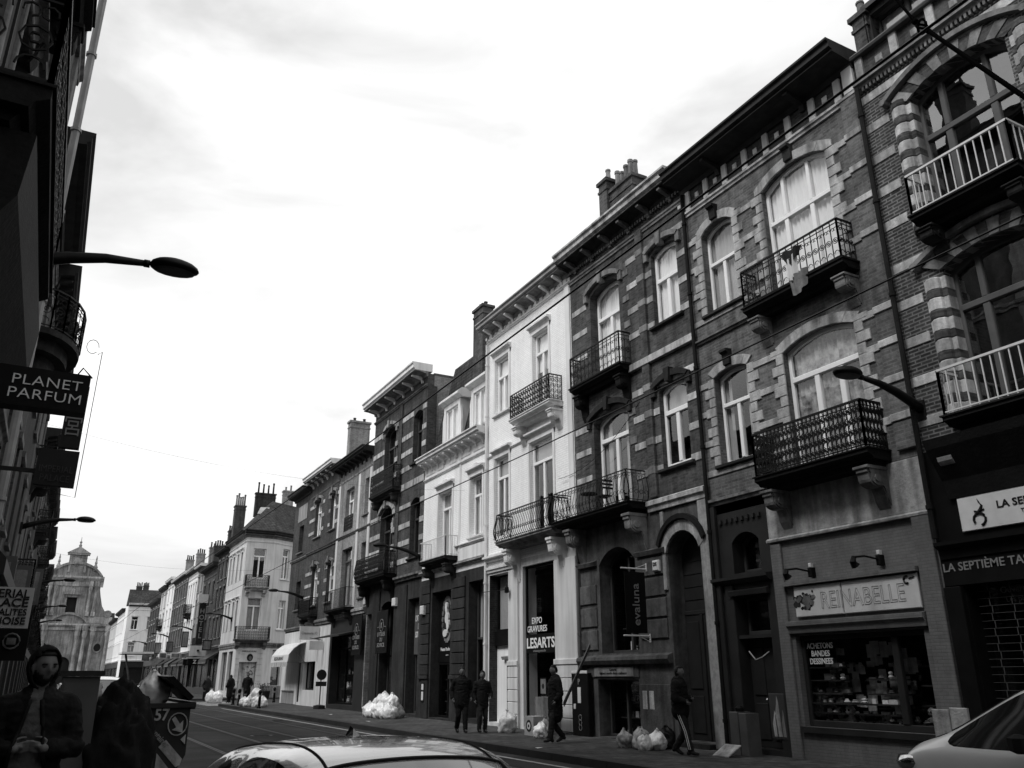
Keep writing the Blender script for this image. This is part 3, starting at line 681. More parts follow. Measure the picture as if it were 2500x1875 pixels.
balcony(b2, FR, 9.6, 12.38, 9.2, .47, .88, .16, 'ornate', 'stone_black', 'iron', (9.82, 12.15), .62, 'stone_mid')
balcony(b2, FR, 9.58, 12.40, 5.32, .62, .9, .17, 'rich', 'stone_black', 'iron', (9.85, 12.2), .75, 'stone_mid', step=.13, rr=.0125)
window(b2, FR, 13.08, 13.9, 3.74, 4.4, .2, rec=.3, mull=(), frame='frame_dark', cur=None); window(b2, FR, 13.0, 13.95, 2.45, 3.25, 0, rec=.3, mull=(), frame='frame_dark', cur=None)
m = MB(FR); m.prism([(0, 3.52), (.08, 3.52), (.18, 3.6), (.18, 3.66), (0, 3.68)], 12.8, 14.5); m.prism([(0, 3.26), (.1, 3.26), (.12, 3.36), (0, 3.4)], 12.9, 14.05); m.bbox(13.95, 14.2, 0, .05, .1, 3.5); m.bbox(14.3, 14.5, 0, .09, .1, 5.28)
for k in range(9): m.box(12.95+k*.17, 13.03+k*.17, 0, .05, 4.86, 4.95)
m.build('entrance_trim', 'dark_paint', b2)
m = MB(FR); m.bbox(13.0, 13.95, -.34, -.26, .25, 2.38); dr = m.build('door', 'dark_paint', b2)
m = MB(FR)
for a, b, c, d in ((13.08, 13.42, .4, 1.1), (13.53, 13.87, .4, 1.1), (13.08, 13.42, 1.25, 2.2), (13.53, 13.87, 1.25, 2.2)): m.bbox(a, b, -.26, -.235, c, d)
m.build('door_panel', 'dark_paint', dr)
m = MB(FR); m.lathe((13.48, -.2), [(.02, 1.15), (.035, 1.17), (.02, 1.2)], 6); m.build('door_knob', 'chrome', dr)
std_win(b2, opg[3], mull=(.245, .0) if 0 else (.245,), rec=.12, fw=.09, frame='dark_paint', glass='shop_glass', cur=None, name='shop_window')
shop_items(b2, FR, 10.25, 12.3, .8, 2.0, -.75, 5, 3); shop_items(b2, FR, 10.2, 12.32, .78, 1.3, -.16, 3, 31, mat=('plastic_white', 'white_trim', 'curtain_white', 'stone_light')); shop_items(b2, FR, 11.5, 12.32, 1.3, 2.0, -.2, 3, 33, mat=('white_trim', 'stone_light', 'stone_mid')); shop_items(b2, FR, 10.3, 11.1, 1.3, 1.8, -.3, 2, 34); shop_items(b2, FR, 9.55, 10.1, .8, 2.1, -.45, 4, 5)
m = MB(FR); m.box(12.36, 12.42, -1.0, -.2, .75, 2.35); m.box(11.3, 12.36, -1.05, -1.0, .75, 2.35); m.build('display_back', 'stone_dark', b2)
m = MB(FR); rr_ = random.Random(14)
for k in range(60):
    u = rr_.uniform(10.3, 12.2); z = rr_.uniform(1.0, 2.15); q = rr_.uniform(.05, .11); m.box(u-q, u+q, -.66-.004*k*.2, -.655-.004*k*.2, z-q*1.2, z+q*1.2)
m.build('book', 'stone_light', b2)
m = MB(FR); m.prism([(0, 2.42), (.07, 2.42), (.09, 2.5), (.14, 2.56), (.14, 2.64), (0, 2.66)], 9.38, 12.45); m.bbox(12.45, 12.72, 0, .06, .1, 4.2); m.bbox(9.0, 9.35, 0, .08, .1, 4.25); m.box(9.38, 12.45, -.01, .13, 3.33, 3.41)
m.build('shopfront_frame', 'brick_painted', b2)
m = MB(FR); m.bbox(9.4, 12.4, 0, .05, 2.38, 2.42); m.box(9.4, 12.42, 0, .08, .62, .72); m.build('shop_sill', 'dark_paint', b2)
pipe(b2, FR, 14.47, .2, 13.6, .1, .05, 'stone_black'); pipe(b1, FR, 8.90, 3.8, 13.0, .14, .05, 'stone_black')
s = thing('shop_sign', (12.95, 10.8, 3.0), 'pale double-panel sign with a collage picture and the outlined word REINABELLE', 'sign')
m = MB(FR); m.bbox(11.06, 12.22, .02, .06, 2.72, 3.3); m.bbox(9.42, 11.04, .02, .06, 2.72, 3.3); sb = m.build('sign_board', 'sign_white', s)
text('REINABELLE', .44, (12.935, 10.62, 3.0), RT, UP, 'stone_mid', s, width=1.85, outline=.0035)
rnd = random.Random(4)
for mat_ in ('letter_black', 'stone_dark', 'stone_mid'):
    m = MB(FR)
    for k in range(26):
        u = 11.97+rnd.gauss(0, .14); z = 3.02+rnd.gauss(0, .07); r_ = rnd.uniform(.02, .055)
        if abs(u-11.95) < .26 and 2.78 < z < 3.26: m.wprism([(u+r_*math.cos(t)*rnd.uniform(.7, 1.3), z+r_*math.sin(t)*rnd.uniform(.7, 1.2)) for t in [x*1.05 for x in range(6)]], .06, .062+.001*k*.1+{'letter_black': 0, 'stone_dark': .003, 'stone_mid': .006}[mat_])
    m.build('picture', mat_, sb)
m = MB(FR); m.tube([(9.62+.06*math.cos(t), .07, 3.2+.06*math.sin(t)) for t in [x*.5-2 for x in range(9)]], .018, 5); m.tube([(9.58, .07, 3.22), (9.47, .07, 3.24)], .012, 4); m.build('emblem', 'letter_black', sb)
s = thing('window_lettering', (12.88, 11.9, 2.1), 'white capitals ACHETONS BANDES DESSINEES on the bookshop window', 'lettering')
text('ACHETONS\nBANDES\nDESSINEES', .15, (13.152, 11.92, 2.04), RT, UP, 'letter_white', s, bold=.015, width=.64)
def spot(u, z, label):
    s = thing('spotlight', (12.95, u, z), label, 'spotlight', 'spotlights over the bookshop sign')
    m = MB(FR); m.bbox(u-.05, u+.05, 0, .12, z-.1, z+.08); m.tube([(u, .06, z), (u+.05, .4, z+.05), (u+.1, .62, z+.02)], .018, 6); m.build('arm', 'black_paint', s)
    m = MB(FR); m.tube([(u+.1, .62, z+.03), (u+.1, .66, z-.06), (u+.1, .60, z-.13)], [.04, .06, .08], 8); m.build('lamp_head', 'black_paint', s)
    m = MB(FR); m.bbox(u-.035, u+.035, .02, .10, z+.085, z+.17); m.build('sensor', 'sign_white', s)
spot(11.7, 3.55, 'black spotlight over the picture end of the bookshop sign'); spot(10.1, 3.6, 'black spotlight over the lettered end of the bookshop sign')
# the dolls and figures in the bookshop window
for i, (u, z, hh, mt, lb) in enumerate([(11.55, .78, .34, 'plastic_white', 'large white round-headed doll at the front of the bookshop window'), (11.8, .78, .2, 'stone_light', 'small pale doll left of the large white one'),
        (12.05, .78, .18, 'stone_mid', 'grey little doll at the left end of the bookshop window'), (11.3, .78, .2, 'curtain_grey', 'pale grey doll right of the large white one'),
        (10.75, .78, .24, 'plastic_white', 'white-capped figure in the middle of the bookshop window'), (9.85, .86, .26, 'stone_mid', 'seated grey figure in the right pane of the bookshop window')]):
    s = thing('doll', (13.35, u, z), lb, 'doll'); q = hh/.3
    m = MB(FR); m.lathe((u, -.35), [(.04*q, z+.001), (.07*q, z+.03*q), (.06*q, z+.10*q), (.03*q, z+.14*q)], 8); m.tube([(u-.1*q, -.33, z+.07*q), (u, -.35, z+.12*q), (u+.1*q, -.33, z+.07*q)], .018*q, 5); m.build('body', mt, s)
    m = MB(FR); m.lathe((u, -.35), [(.03*q, z+.13*q), (.075*q, z+.17*q), (.085*q, z+.22*q), (.06*q, z+.27*q), (.02*q, z+.3*q)], 10); hd = m.build('head', mt, s)
    m = MB(FR)
    for e in (-.03, .03): m.lathe((u+e*q, -.35+.075*q), [(.012*q, z+.205*q), (.018*q, z+.22*q), (.012*q, z+.235*q)], 6)
    m.build('eye', 'letter_black', hd)

# B3: dark brick with bright bands
b3 = house(17.3, .1, 'dark brick house with pale bands and bowed iron balcony above the evaluna banner')
op3 = [O(17.6, 19.1, 9.85, 12.58, .22), O(14.98, 16.05, 10.45, 12.56, .13), O(17.47, 19.15, 5.95, 8.55, .22), O(15.0, 16.08, 6.55, 8.62, .13)]
opg = [O(17.5, 19.15, 2.2, 4.5, .4, nojamb=1), O(14.95, 16.15, .25, 4.45, .45, nojamb=1), O(17.6, 19.4, .16, 1.56, nojamb=1)]
wall(b3, FR, 14.52, 20.2, 5.6, 13.6, op3, 'brick_dark', d=.5); wall(b3, FR, 14.52, 20.2, .1, 5.6, opg, 'stone_worn', d=.5, name='ground_floor_wall'); body(b3, FR, 14.52, 20.2, 14.05)
bands(b3, FR, 14.6, 17.2, [(z, .19) for z in (12.78, 11.98, 11.22, 10.45, 8.75, 8.02, 7.27, 6.5)], op3, 'stone_light', .02)
bands(b3, FR, 19.3, 20.1, [(z, .19) for z in (12.28, 11.5, 10.7, 8.4, 7.7, 6.9)], op3, 'stone_light', .02, name='stone_band')
bands(b3, FR, 17.1, 17.4, [(z, .2) for z in (12.5, 11.7, 10.9, 8.3, 7.5)], [], 'stone_mid', .025, name='jamb_block')
m = MB(FR); m.bbox(16.32, 16.62, 0, .09, 5.9, 13.6); m.build('pilaster', 'brick_dark', b3)
bands(b3, FR, 16.31, 16.63, [(z, .19) for z in (12.78, 11.98, 11.22, 10.45, 8.75, 8.02, 7.27, 6.5)], [], 'stone_mid', .10, name='pilaster_band')
bands(b3, FR, 14.53, 17.2, [(9.5, .2)], [], 'stone_light', .11, name='sill_band')
string(b3, FR, 14.52, 20.2, 13.45, .16, .08, 'stone_mid'); m = MB(FR); m.box(14.52, 20.2, -.4, .002, 13.615, 14.05); m.build('frieze', 'brick_dark', b3)
cornice(b3, FR, 14.52, 20.25, 14.02, .4, .6, fascia='stone_light', mod=.95, modmat='stone_mid', dent=True, mat='stone_dark')
string(b3, FR, 14.55, 16.75, 5.56, .3, .13, 'stone_light')
std_win(b3, op3[0], tr=11.8, cur='white', rec=.26, fw=.085, hood=1, hoodmat='stone_mid'); std_win(b3, op3[1], tr=11.75, cur='white', rec=.13, fw=.085, sill='stone_dark', hood=1, hoodmat='stone_mid')
std_win(b3, op3[2], tr=8.0, cur='greydrapes', rec=.22, fw=.09, hood=1, hoodmat='stone_dark'); std_win(b3, op3[3], tr=8.0, cur='top', rec=.13, fw=.09, sill='stone_dark', hood=1, hoodmat='stone_dark')
balcony(b3, FR, 17.15, 19.75, 9.58, .42, .95, .14, 'ornate', 'stone_black', 'iron', (17.4, 19.5), .75, 'stone_black', step=.2)
balcony(b3, FR, 16.8, 20.45, 5.66, .66, .82, .15, 'lyre', 'stone_black', 'iron', (17.05, 19.9), .95, 'stone_mid', bulge=.09, step=.16)
window(b3, FR, 17.5, 19.15, 2.2, 4.5, .4, rec=.35, mull=(.45,), fw=.06, frame='frame_dark', glass='shop_glass', cur=None, name='shop_window'); shop_items(b3, FR, 17.6, 19.05, 2.25, 3.4, -.6, 2, 8)
window(b3, FR, 17.6, 19.4, .16, 1.56, 0, rec=.35, mull=(.55,), fw=.05, frame='frame_dark', glass='shop_glass', cur=None, name='shop_window'); shop_items(b3, FR, 17.7, 19.3, .2, 1.4, -.6, 3, 9)
m = MB(FR); m.prism([(0, 1.92), (.12, 1.92), (.18, 2.02), (.16, 2.1), (0, 2.16)], 16.2, 20.18); m.bbox(17.55, 19.9, 0, .03, 1.6, 1.88); m.bbox(16.3, 17.5, 0, .05, .15, 1.45)
for z in (2.5, 3.0, 3.5, 4.0): m.bbox(16.3, 17.38, 0, .045, z, z+.44)
for z in (2.3, 2.9, 3.5): m.bbox(19.3, 20.1, 0, .045, z, z+.5)
for u0, u1 in ((16.2, 17.4), (19.25, 20.15)): m.prism([(0, 4.5), (.1, 4.5), (.14, 4.6), (0, 4.66)], u0, u1)
m.build('ashlar_facing', 'stone_worn', b3)
m = MB(FR); A = arch(14.93, 16.17, 4.47, .47, 10); B = arch(14.75, 16.35, 4.6, .6, 10)
for i in range(10): m.wprism([A[i], A[i+1], B[i+1], B[i]], 0, .06)
m.bbox(14.53, 14.9, 0, .05, .15, 5.55); m.bbox(16.2, 16.32, 0, .05, 3.6, 5.5); m.build('door_surround', 'stone_light', b3)
m = MB(FR); A = arch(14.75, 16.35, 4.62, .6, 10); B = arch(14.66, 16.44, 4.7, .64, 10)
for i in range(10): m.wprism([A[i], A[i+1], B[i+1], B[i]], 0, .13)
m.build('door_hood', 'stone_black', b3)
m = MB(FR); m.bbox(14.95, 16.15, -.48, -.4, .25, 3.0); m.bbox(14.95, 16.15, -.47, -.38, 3.0, 3.1); A = arch(14.95, 16.15, 4.45, .45, 10)
m.wprism([(14.95, 3.1), (16.15, 3.1)]+list(reversed(A)), -.47, -.43); m.bbox(15.5, 15.6, -.4, -.36, .25, 3.0)
for k in range(4): m.box(14.97, 16.13, -.43, -.415, 3.35+k*.3, 3.38+k*.3)
for a, b in ((15.03, 15.45), (15.66, 16.08)):
    for c, d in ((.4, 1.2), (1.35, 2.85)): m.bbox(a, b, -.4, -.375, c, d)
m.build('door', 'dark_paint', b3); m = MB(FR); m.box(14.9, 16.2, -.4, .22, .1, .24); m.build('doorstep', 'stone_dark', b3)
pipe(b3, FR, 20.12, .2, 5.5, .08, .04)
chimney(b3, 14.0, 19.2, 13.9, 16.95, .5, .45, 1, 'brick_dark', 'stone_mid', .5); chimney(b3, 14.1, 18.35, 13.9, 16.45, .5, 1.2, 5, 'brick_dark', 'stone_mid', .8)
s = thing('banner_sign', (12.5, 16.95, 3.2), 'tall black hanging banner with the thin vertical word evaluna', 'sign')
YB = 16.95
m = MB(); m.box(12.24, 12.86, YB-.008, YB+.008, 2.62, 4.08); m.build('banner', 'black_paint', s)
m = MB(); 
for z in (2.56, 4.16): m.tube([(12.15, YB, z), (12.93, YB, z)], .02, 6); m.tube([(12.55, YB, z), (12.93, YB, z+(.13 if z > 3 else -.13))], .01, 4); m.tube([(12.93, YB, z-.05), (12.93, YB, z+.15)] if z > 3 else [(12.93, YB, z-.15), (12.93, YB, z+.05)], .025, 6)
m.build('banner_arm', 'sign_white', s)
text('evaluna', .30, (12.55, YB-.014, 3.3), (0, 0, 1), (-1, 0, 0), 'letter_grey', s, width=1.0, bold=.005)
s = thing('alarm_box', (12.9, 16.5, 4.2), 'small white alarm box on the wall right of the black banner', 'alarm box'); m = MB(FR); m.bbox(16.4, 16.66, 0, .12, 4.07, 4.34, .03); m.build('casing', 'sign_white', s)
text('DS', .12, (12.875, 16.53, 4.24), RT, UP, 'letter_black', s, bold=.03)
s = thing('wall_plate', (12.96, 18.7, 1.75), 'pale plate with faint lettering above the basement shop window', 'sign'); m = MB(FR); m.bbox(17.75, 19.5, .031, .05, 1.62, 1.86); m.build('plate', 'stone_mid', s)
text('Galerie\nbijoux mode deco cadeaux', .09, (12.945, 18.62, 1.745), RT, UP, 'stone_dark', s, width=1.2)
for u, lb in ((17.32, 'white paper notice nearest the basement shop window'), (17.05, 'second white paper notice, left of the arched door')):
    s = thing('paper_notice', (12.9, u, 1.1), lb, 'notice'); m = MB(FR); m.bbox(u-.09, u+.09, .051, .056, .88, 1.3); m.build('sheet', 'stone_light', s)
s = thing('advertising_cabinet', (12.8, 19.95, .14), 'black display cabinet with P lettering, stickers and chalk loops beside the pale pillar', 'cabinet')
m = MB(FR); m.bbox(19.6, 20.42, .07, .2, .14, 1.72, .02); m.build('cabinet', 'black_paint', s); m = MB(FR); m.bbox(19.62, 20.4, .2, .21, 1.70, 1.78); m.bbox(19.95, 20.12, .2, .206, .95, 1.36); m.bbox(20.22, 20.33, .2, .206, .80, .94); m.bbox(20.2, 20.33, .2, .206, 1.5, 1.55); m.build('sticker', 'sign_white', s)
text('P', .2, (12.79, 20.02, 1.5), RT, UP, 'letter_grey', s, bold=.02); m = MB(FR)
for zc in (.35, .48, .6): m.tube([(a, .21, b) for a, b in circ(20.0, zc, .07, 10)], .008, 4)
m.build('scribble', 'letter_grey', s)

# B4: white house
b4 = house(23.1, .1, 'white painted brick house with dark iron balconies and LESARTS gallery below')
op4 = [O(24.38, 25.42, 10.55, 12.65), O(21.6, 22.62, 9.85, 12.62), O(24.38, 25.42, 6.1, 8.9), O(21.45, 22.9, 5.9, 8.88)]
opg = [O(24.4, 25.85, .25, 4.9), O(21.55, 23.5, .2, 4.95)]
wall(b4, FR, 20.2, 26.05, 5.2, 13.65, op4, 'brick_white', d=.35); wall(b4, FR, 20.2, 26.05, .1, 5.2, opg, 'cream_render', d=.5, name='ground_floor_wall'); body(b4, FR, 20.2, 26.05, 13.9)
string(b4, FR, 20.2, 26.05, 13.55, .1, .09, 'white_trim'); m = MB(FR); m.box(20.2, 26.05, -.3, .002, 13.655, 14.0); m.build('frieze', 'white_render', b4)
m = MB(FR)
for k in range(8): m.bbox(20.35+k*.76, 20.55+k*.76, 0, .06, 13.66, 13.95); m.wprism(circ(20.83+k*.76, 13.8, .07, 8)[:-1], 0, .04)
m.build('frieze_panel', 'white_trim', b4)
cornice(b4, FR, 20.2, 26.08, 13.95, .30, .55, fascia='zinc', mod=.76, modmat='white_trim', mat='stone_mid')
string(b4, FR, 23.4, 26.05, 9.05, .08, .06, 'white_trim', ops=op4)
m = MB(FR); m.bbox(20.22, 20.5, 0, .05, 5.6, 13.54); m.bbox(23.6, 23.75, 0, .03, 5.6, 13.54) if 0 else None; m.build('pilaster', 'white_trim', b4)
for i, (o, c_) in enumerate(zip(op4, ('white', 'half', 'top', 'top'))): std_win(b4, o, tr=o['z1']-.72, cur=c_ if i else 'white', rec=.10, fw=.075, hood=1, hoodmat='white_trim', sill='white_trim' if i in (0,) else None)
balcony(b4, FR, 20.8, 23.45, 9.6, .5, .84, .14, 'rich', 'white_trim', 'iron', (20.98, 23.25), .62, 'white_trim', step=.19, rr=.010)
balcony(b4, FR, 20.62, 24.2, 5.6, .62, .88, .15, 'lyre', 'stone_mid', 'iron', (20.95, 23.75), 1.0, 'white_trim', bulge=.12, step=.12, rr=.013)
string(b4, FR, 23.9, 26.05, 5.36, .2, .2, 'white_trim'); string(b4, FR, 23.9, 26.05, 4.98, .2, .1, 'cream_render')
m = MB(FR); m.bbox(23.72, 24.34, 0, .08, .15, 4.9); m.bbox(20.25, 21.45, 0, .08, .15, 4.9); m.bbox(23.7, 24.36, .08, .13, 1.95, 2.1); m.bbox(20.22, 21.48, .08, .13, 1.95, 2.1)
for z in (.2, .55, .9, 1.25, 1.6): m.bbox(23.7, 24.36, .08, .105, z, z+.33); m.bbox(20.22, 21.48, .08, .105, z, z+.33)
m.build('ground_pilaster', 'cream_render', b4)
window(b4, FR, 21.55, 23.5, .2, 4.95, 0, rec=.1, mull=(), fw=.07, frame='black_paint', glass='shop_glass', cur=None, name='shop_window')
m = MB(FR); m.box(21.62, 23.45, -.12, -.10, 2.3, 2.86); m.build('sign_strip', 'black_paint', b4)
window(b4, FR, 24.4, 25.85, 3.05, 4.9, 0, rec=.3, mull=(), fw=.06, frame='black_paint', glass='shop_glass', cur='grey', name='shop_window')
m = MB(FR); m.box(24.4, 25.85, -.35, -.2, 2.6, 3.05); m.build('transom_beam', 'black_paint', b4)
wall(b4, FR, 24.4, 25.85, .2, 2.6, [O(24.5, 25.15, .3, 2.1)], 'white_render', .3, 'vestibule_wall', w0=-.3)
m = MB(FR); m.bbox(24.55, 25.1, -.5, -.42, .3, 2.05); dd = m.build('door', 'frame_grey', b4); m = MB(FR); m.box(24.66, 24.85, -.42, -.415, .95, 1.45); m.build('notice', 'sign_white', dd); m = MB(FR); m.prism([(-.31, 2.15), (-.2, 2.15), (-.16, 2.25), (-.31, 2.28)], 24.4, 25.3); m.build('door_head', 'stone_light', dd)
s = thing('window_lettering', (12.9, 22.5, 2.8), 'white bold words EXPO GRAVURES and LESARTS on the tall gallery window', 'lettering')
text('EXPO\nGRAVURES', .26, (13.135, 22.85, 3.14), RT, UP, 'letter_white', s, width=1.2, bold=.006); text('LESARTS', .42, (13.094, 22.58, 2.60), RT, UP, 'letter_white', s, width=1.68, bold=.02); text('artisanatgravure.be', .1, (13.094, 22.65, 2.36), RT, UP, 'letter_grey', s)
for u, z, a, lb in ((23.1, 1.35, .2, 'upper of two small framed prints in the gallery window'), (23.05, .85, .2, 'lower of two small framed prints in the gallery window'), (22.0, 1.3, .36, 'large framed print in the gallery window')):
    s = thing('framed_print', (13.4, u, z-a), lb, 'framed print'); m = MB(FR); m.bbox(u-a*.9, u+a*.9, -.5, -.47, z-a*1.25, z+a*1.25); m.build('frame', 'black_paint' if a < .3 else 'stone_light', s); m = MB(FR); m.box(u-a*.75, u+a*.75, -.469, -.465, z-a*1.05, z+a*1.05); m.build('print', 'stone_mid', s)
    m = MB(FR); m.wprism(circ(u, z, a*.4, 9)[:-1], -.4645, -.462); m.build('motif', 'stone_dark', s)
pipe(b4, FR, 25.98, .14, 13.5, .09, .05, 'white_trim'); pipe(b4, FR, 20.35, 5.7, 13.5, .1, .0, 'white_trim') if 0 else None
s = thing('swan_neck_lamp', (12.9, 23.9, 4.35), 'small wall lamp on a thin rod above the pale pilaster', 'lamp'); m = MB(FR); m.tube([(25.98, .2, 4.35), (24.3, .2, 4.3)], .012, 5); m.lathe((24.2, .2), [(.02, 4.42), (.07, 4.35), (.08, 4.2), (.03, 4.18)], 8); m.build('rod', 'black_paint', s)
chimney(b4, 14.2, 28.95, 12.0, 16.4, .5, .9, 2, 'brick_dark', 'brick_dark', .3)

# B5: white house with mansard and two dormers
b5 = house(29, .1, 'low white house with dark tiled mansard, two dormers and thin white balcony')
op5 = [O(29.1, 30.42, 6.05, 8.6), O(26.44, 27.46, 6.45, 8.65)]
opg = [O(29.05, 30.85, .2, 4.75), O(26.35, 27.5, .3, 4.85)]
wall(b5, FR, 26.05, 32.0, 5.3, 10.0, op5, 'brick_white', d=.4); wall(b5, FR, 26.05, 32.0, .1, 5.3, opg, 'stone_dark', d=.5, name='ground_floor_wall')
body(b5, FR, 26.05, 32.0, 10.2)
string(b5, FR, 26.05, 32, 9.38, .1, .08, 'white_trim'); m = MB(FR)
for a, b in ((26.2, 27.2), (27.5, 28.5), (28.8, 29.4), (30, 30.6), (30.9, 31.8)): m.bbox(a, b, 0, .03, 9.6, 9.9)
m.bbox(28.3, 28.42, 0, .04, 6.0, 9.95); m.build('frieze_panel', 'white_trim', b5)
cornice(b5, FR, 26.05, 32.0, 10.05, .28, .48, mat='white_trim', mod=.55)
m = MB(FR); m.add([(26.06, -.25, 10.3), (32, -.25, 10.3), (32, -1.3, 14.75), (26.06, -1.3, 14.75)], [(0, 1, 2, 3)]); m.add([(26.06, -1.3, 14.75), (32, -1.3, 14.75), (32, -5, 15.6), (26.06, -5, 15.6)], [(0, 1, 2, 3)])
m.add([(32, -.25, 10.3), (32, -1.3, 14.75), (32, -5, 15.6), (32, -9, 10.3)], [(0, 1, 2, 3)]); m.build('mansard', 'roof_tiles', b5, fix=False)
def dormer(root, fr, a, b, z0, z1, d=1.3, wf=-.05, mat='white_trim'):
    m = MB(fr); m.bbox(a, a+.2, -d, wf, z0, z1); m.bbox(b-.2, b, -d, wf, z0, z1); m.box(a+.2, b-.2, -d, wf, z1-.2, z1); m.box(a+.2, b-.2, -d, wf, z0, z0+.08)
    for s_ in (a-.12, b): m.wprism([(s_, z0), (s_+.12, z0), (s_+.12, z1-.6), (s_+(.02 if s_ == b else .1), z1-.3), (s_, z1-.9)], -.3, wf-.01)
    dm = m.build('dormer', mat, root); m = MB(fr); m.prism([(-d, z1+.02), (wf, z1+.02), (wf+.08, z1+.1), (wf+.2, z1+.14), (wf+.2, z1+.22), (-.2, z1+.4), (-d, z1+.4)], a-.18, b+.18); m.build('dormer_hood', mat, dm)
    window(dm, fr, a+.2, b-.2, z0+.08, z1-.2, 0, rec=-wf+.06, fw=.07, cur='white', mull=(.5,), name='window')
dormer(b5, FR, 29.0, 30.6, 10.4, 12.35, wf=-.2); dormer(b5, FR, 26.5, 27.95, 10.4, 12.35, wf=-.2)
std_win(b5, op5[0], tr=7.95, cur='grey', rec=.2, hood='crest', hoodmat='white_trim'); std_win(b5, op5[1], tr=7.95, cur='greydrapes', rec=.17, hood='crest', hoodmat='white_trim', sill='white_trim')
balcony(b5, FR, 28.5, 31.1, 5.75, .52, .75, .13, 'plain', 'stone_dark', 'iron_white', (28.8, 30.8), .7, 'stone_dark', step=.13, rr=.012)
string(b5, FR, 26.05, 28.7, 6.2, .1, .1, 'white_trim'); m = MB(FR); m.bbox(26.1, 28.45, 0, .03, 5.68, 6.15); m.bbox(31.2, 31.9, 0, .03, 5.68, 6.15); m.build('sill_panel', 'white_trim', b5); string(b5, FR, 26.05, 32, 5.5, .14, .16, 'stone_light')
m = MB(FR)
for z in [1.7+.38*k for k in range(9)]:
    for a, b in ((27.75, 28.85), (31.0, 31.85)): m.bbox(a, b, 0, .06, z, z+.35)
for a, b in ((27.75, 28.95), (30.95, 31.95)): m.bbox(a, b, 0, .10, 1.55, 1.68); m.bbox(a+.02, b-.3, 0, .05, .15, 1.54)
m.build('rustication', 'stone_dark', b5)
window(b5, FR, 29.05, 30.85, .2, 4.75, 0, rec=.35, tr=2.1, mull=(.5,), fw=.06, frame='black_paint', glass='shop_glass', cur=None, name='shop_window'); shop_items(b5, FR, 29.1, 30.8, .35, 1.9, -.6, 4, 12)
window(b5, FR, 26.35, 27.5, .3, 4.85, 0, rec=.35, tr=2.9, mull=(.5,), fw=.06, frame='frame_dark', glass='shop_glass', cur='top', name='shop_window')
m = MB(FR); m.box(29.1, 30.8, -.33, -.31, 2.15, 4.7); m.build('sign_panel', 'black_paint', b5)
s = thing('oval_sign', (13.3, 30.0, 3.6), 'tall oval wreath emblem with pale flowers on a black panel over the perfume shop window', 'sign')
m = MB(FR); m.wprism(circ(0, 0, 1, 4)[:-1], 0, 0) if 0 else None
m = MB(FR)
for k in range(22):
    t = 2*PI*k/22; m.wprism([(30.0+.44*math.cos(t)+.09*math.cos(x), 3.72+.78*math.sin(t)+.11*math.sin(x)) for x in [y_*PI/3 for y_ in range(6)]], -.31, -.285+.004*(k % 2))
m.build('wreath', 'stone_mid', s)
m = MB(FR); m.wprism([(30.0+.36*math.cos(t), 3.72+.7*math.sin(t)) for t in [x*PI/10 for x in range(20)]], -.309, -.300); m.build('medallion', 'stone_dark', s)
m = MB(FR)
for a, b, r1, r2 in ((30.02, 4.15, .10, .2), (29.95, 3.75, .16, .22), (29.85, 3.5, .12, .2), (30.08, 3.2, .2, .14), (29.98, 3.95, .07, .2)): m.wprism([(a+r1*math.cos(t), b+r2*math.sin(t)) for t in [x*PI/5 for x in range(10)]], -.299, -.29+.002*a)
m.build('flowers', 'sign_white', s)
text('Haute Parfumerie', .17, (13.29, 29.95, 2.62), RT, UP, 'letter_white', s, bold=.01); text('* * *', .12, (13.29, 29.95, 2.4), RT, UP, 'letter_white', s)
for u, lb in ((31.4, 'framed white menu on the pier left of the perfume shop window'), (28.35, 'framed white menu on the pier behind the walking couple')):
    s = thing('wall_notice', (12.9, u, 1.1), lb, 'notice'); m = MB(FR); m.bbox(u-.14, u+.14, .055, .075, .72, 1.42); m.build('frame', 'black_paint', s)
    m = MB(FR); m.bbox(u-.10, u+.10, .075, .08, 1.15, 1.38); m.bbox(u-.10, u+.10, .075, .08, .78, 1.1); m.build('sheet', 'sign_white', s)
s = thing('alarm_box', (12.9, 31.5, 4.1), 'white alarm box on the rusticated pier by the oval sign', 'alarm box'); m = MB(FR); m.bbox(31.35, 31.7, .06, .18, 3.95, 4.3, .03); m.build('casing', 'sign_white', s)

# B6
b6 = house(35.5, .1, 'striped brick house with bold white cornice and pale stone bands, black shop boards below')
op6 = [O(35.75, 37.3, 9.85, 12.75, .28), O(32.45, 33.55, 10.55, 12.7, .2), O(35.7, 37.4, 6.0, 8.75, .34), O(32.45, 33.55, 6.4, 8.75, .2)]
opg = [O(35.1, 36.7, .25, 4.6, .2), O(32.2, 33.4, .25, 4.7), O(38.0, 38.8, .3, 4.4)]
wall(b6, FR, 32.0, 38.9, 5.5, 13.8, op6, 'brick_mid'); wall(b6, FR, 32, 38.9, .1, 5.5, opg, 'stone_dark', d=.5, name='ground_floor_wall'); body(b6, FR, 32, 38.9, 14.3, 'brick_pale')
bands(b6, FR, 32.02, 38.88, [(z, .24) for z in (12.78, 11.85, 11.08, 10.35, 8.62, 7.78, 7.02, 6.25)]+[(9.52, .3)], op6, 'stone_light', .03)
bands(b6, FR, 35.3, 35.65, [(z, .24) for z in (12.78, 11.85, 11.08, 10.35, 8.62, 7.78, 7.02)], [], 'stone_light', .09, name='pilaster_band')
m = MB(FR); m.bbox(34.9, 35.3, 0, .07, 5.9, 13.8); m.build('pilaster', 'brick_mid', b6)
string(b6, FR, 32, 38.9, 13.75, .12, .1, 'stone_mid'); m = MB(FR); m.box(32, 38.9, -.3, .003, 13.81, 14.35); m.build('frieze', 'brick_mid', b6)
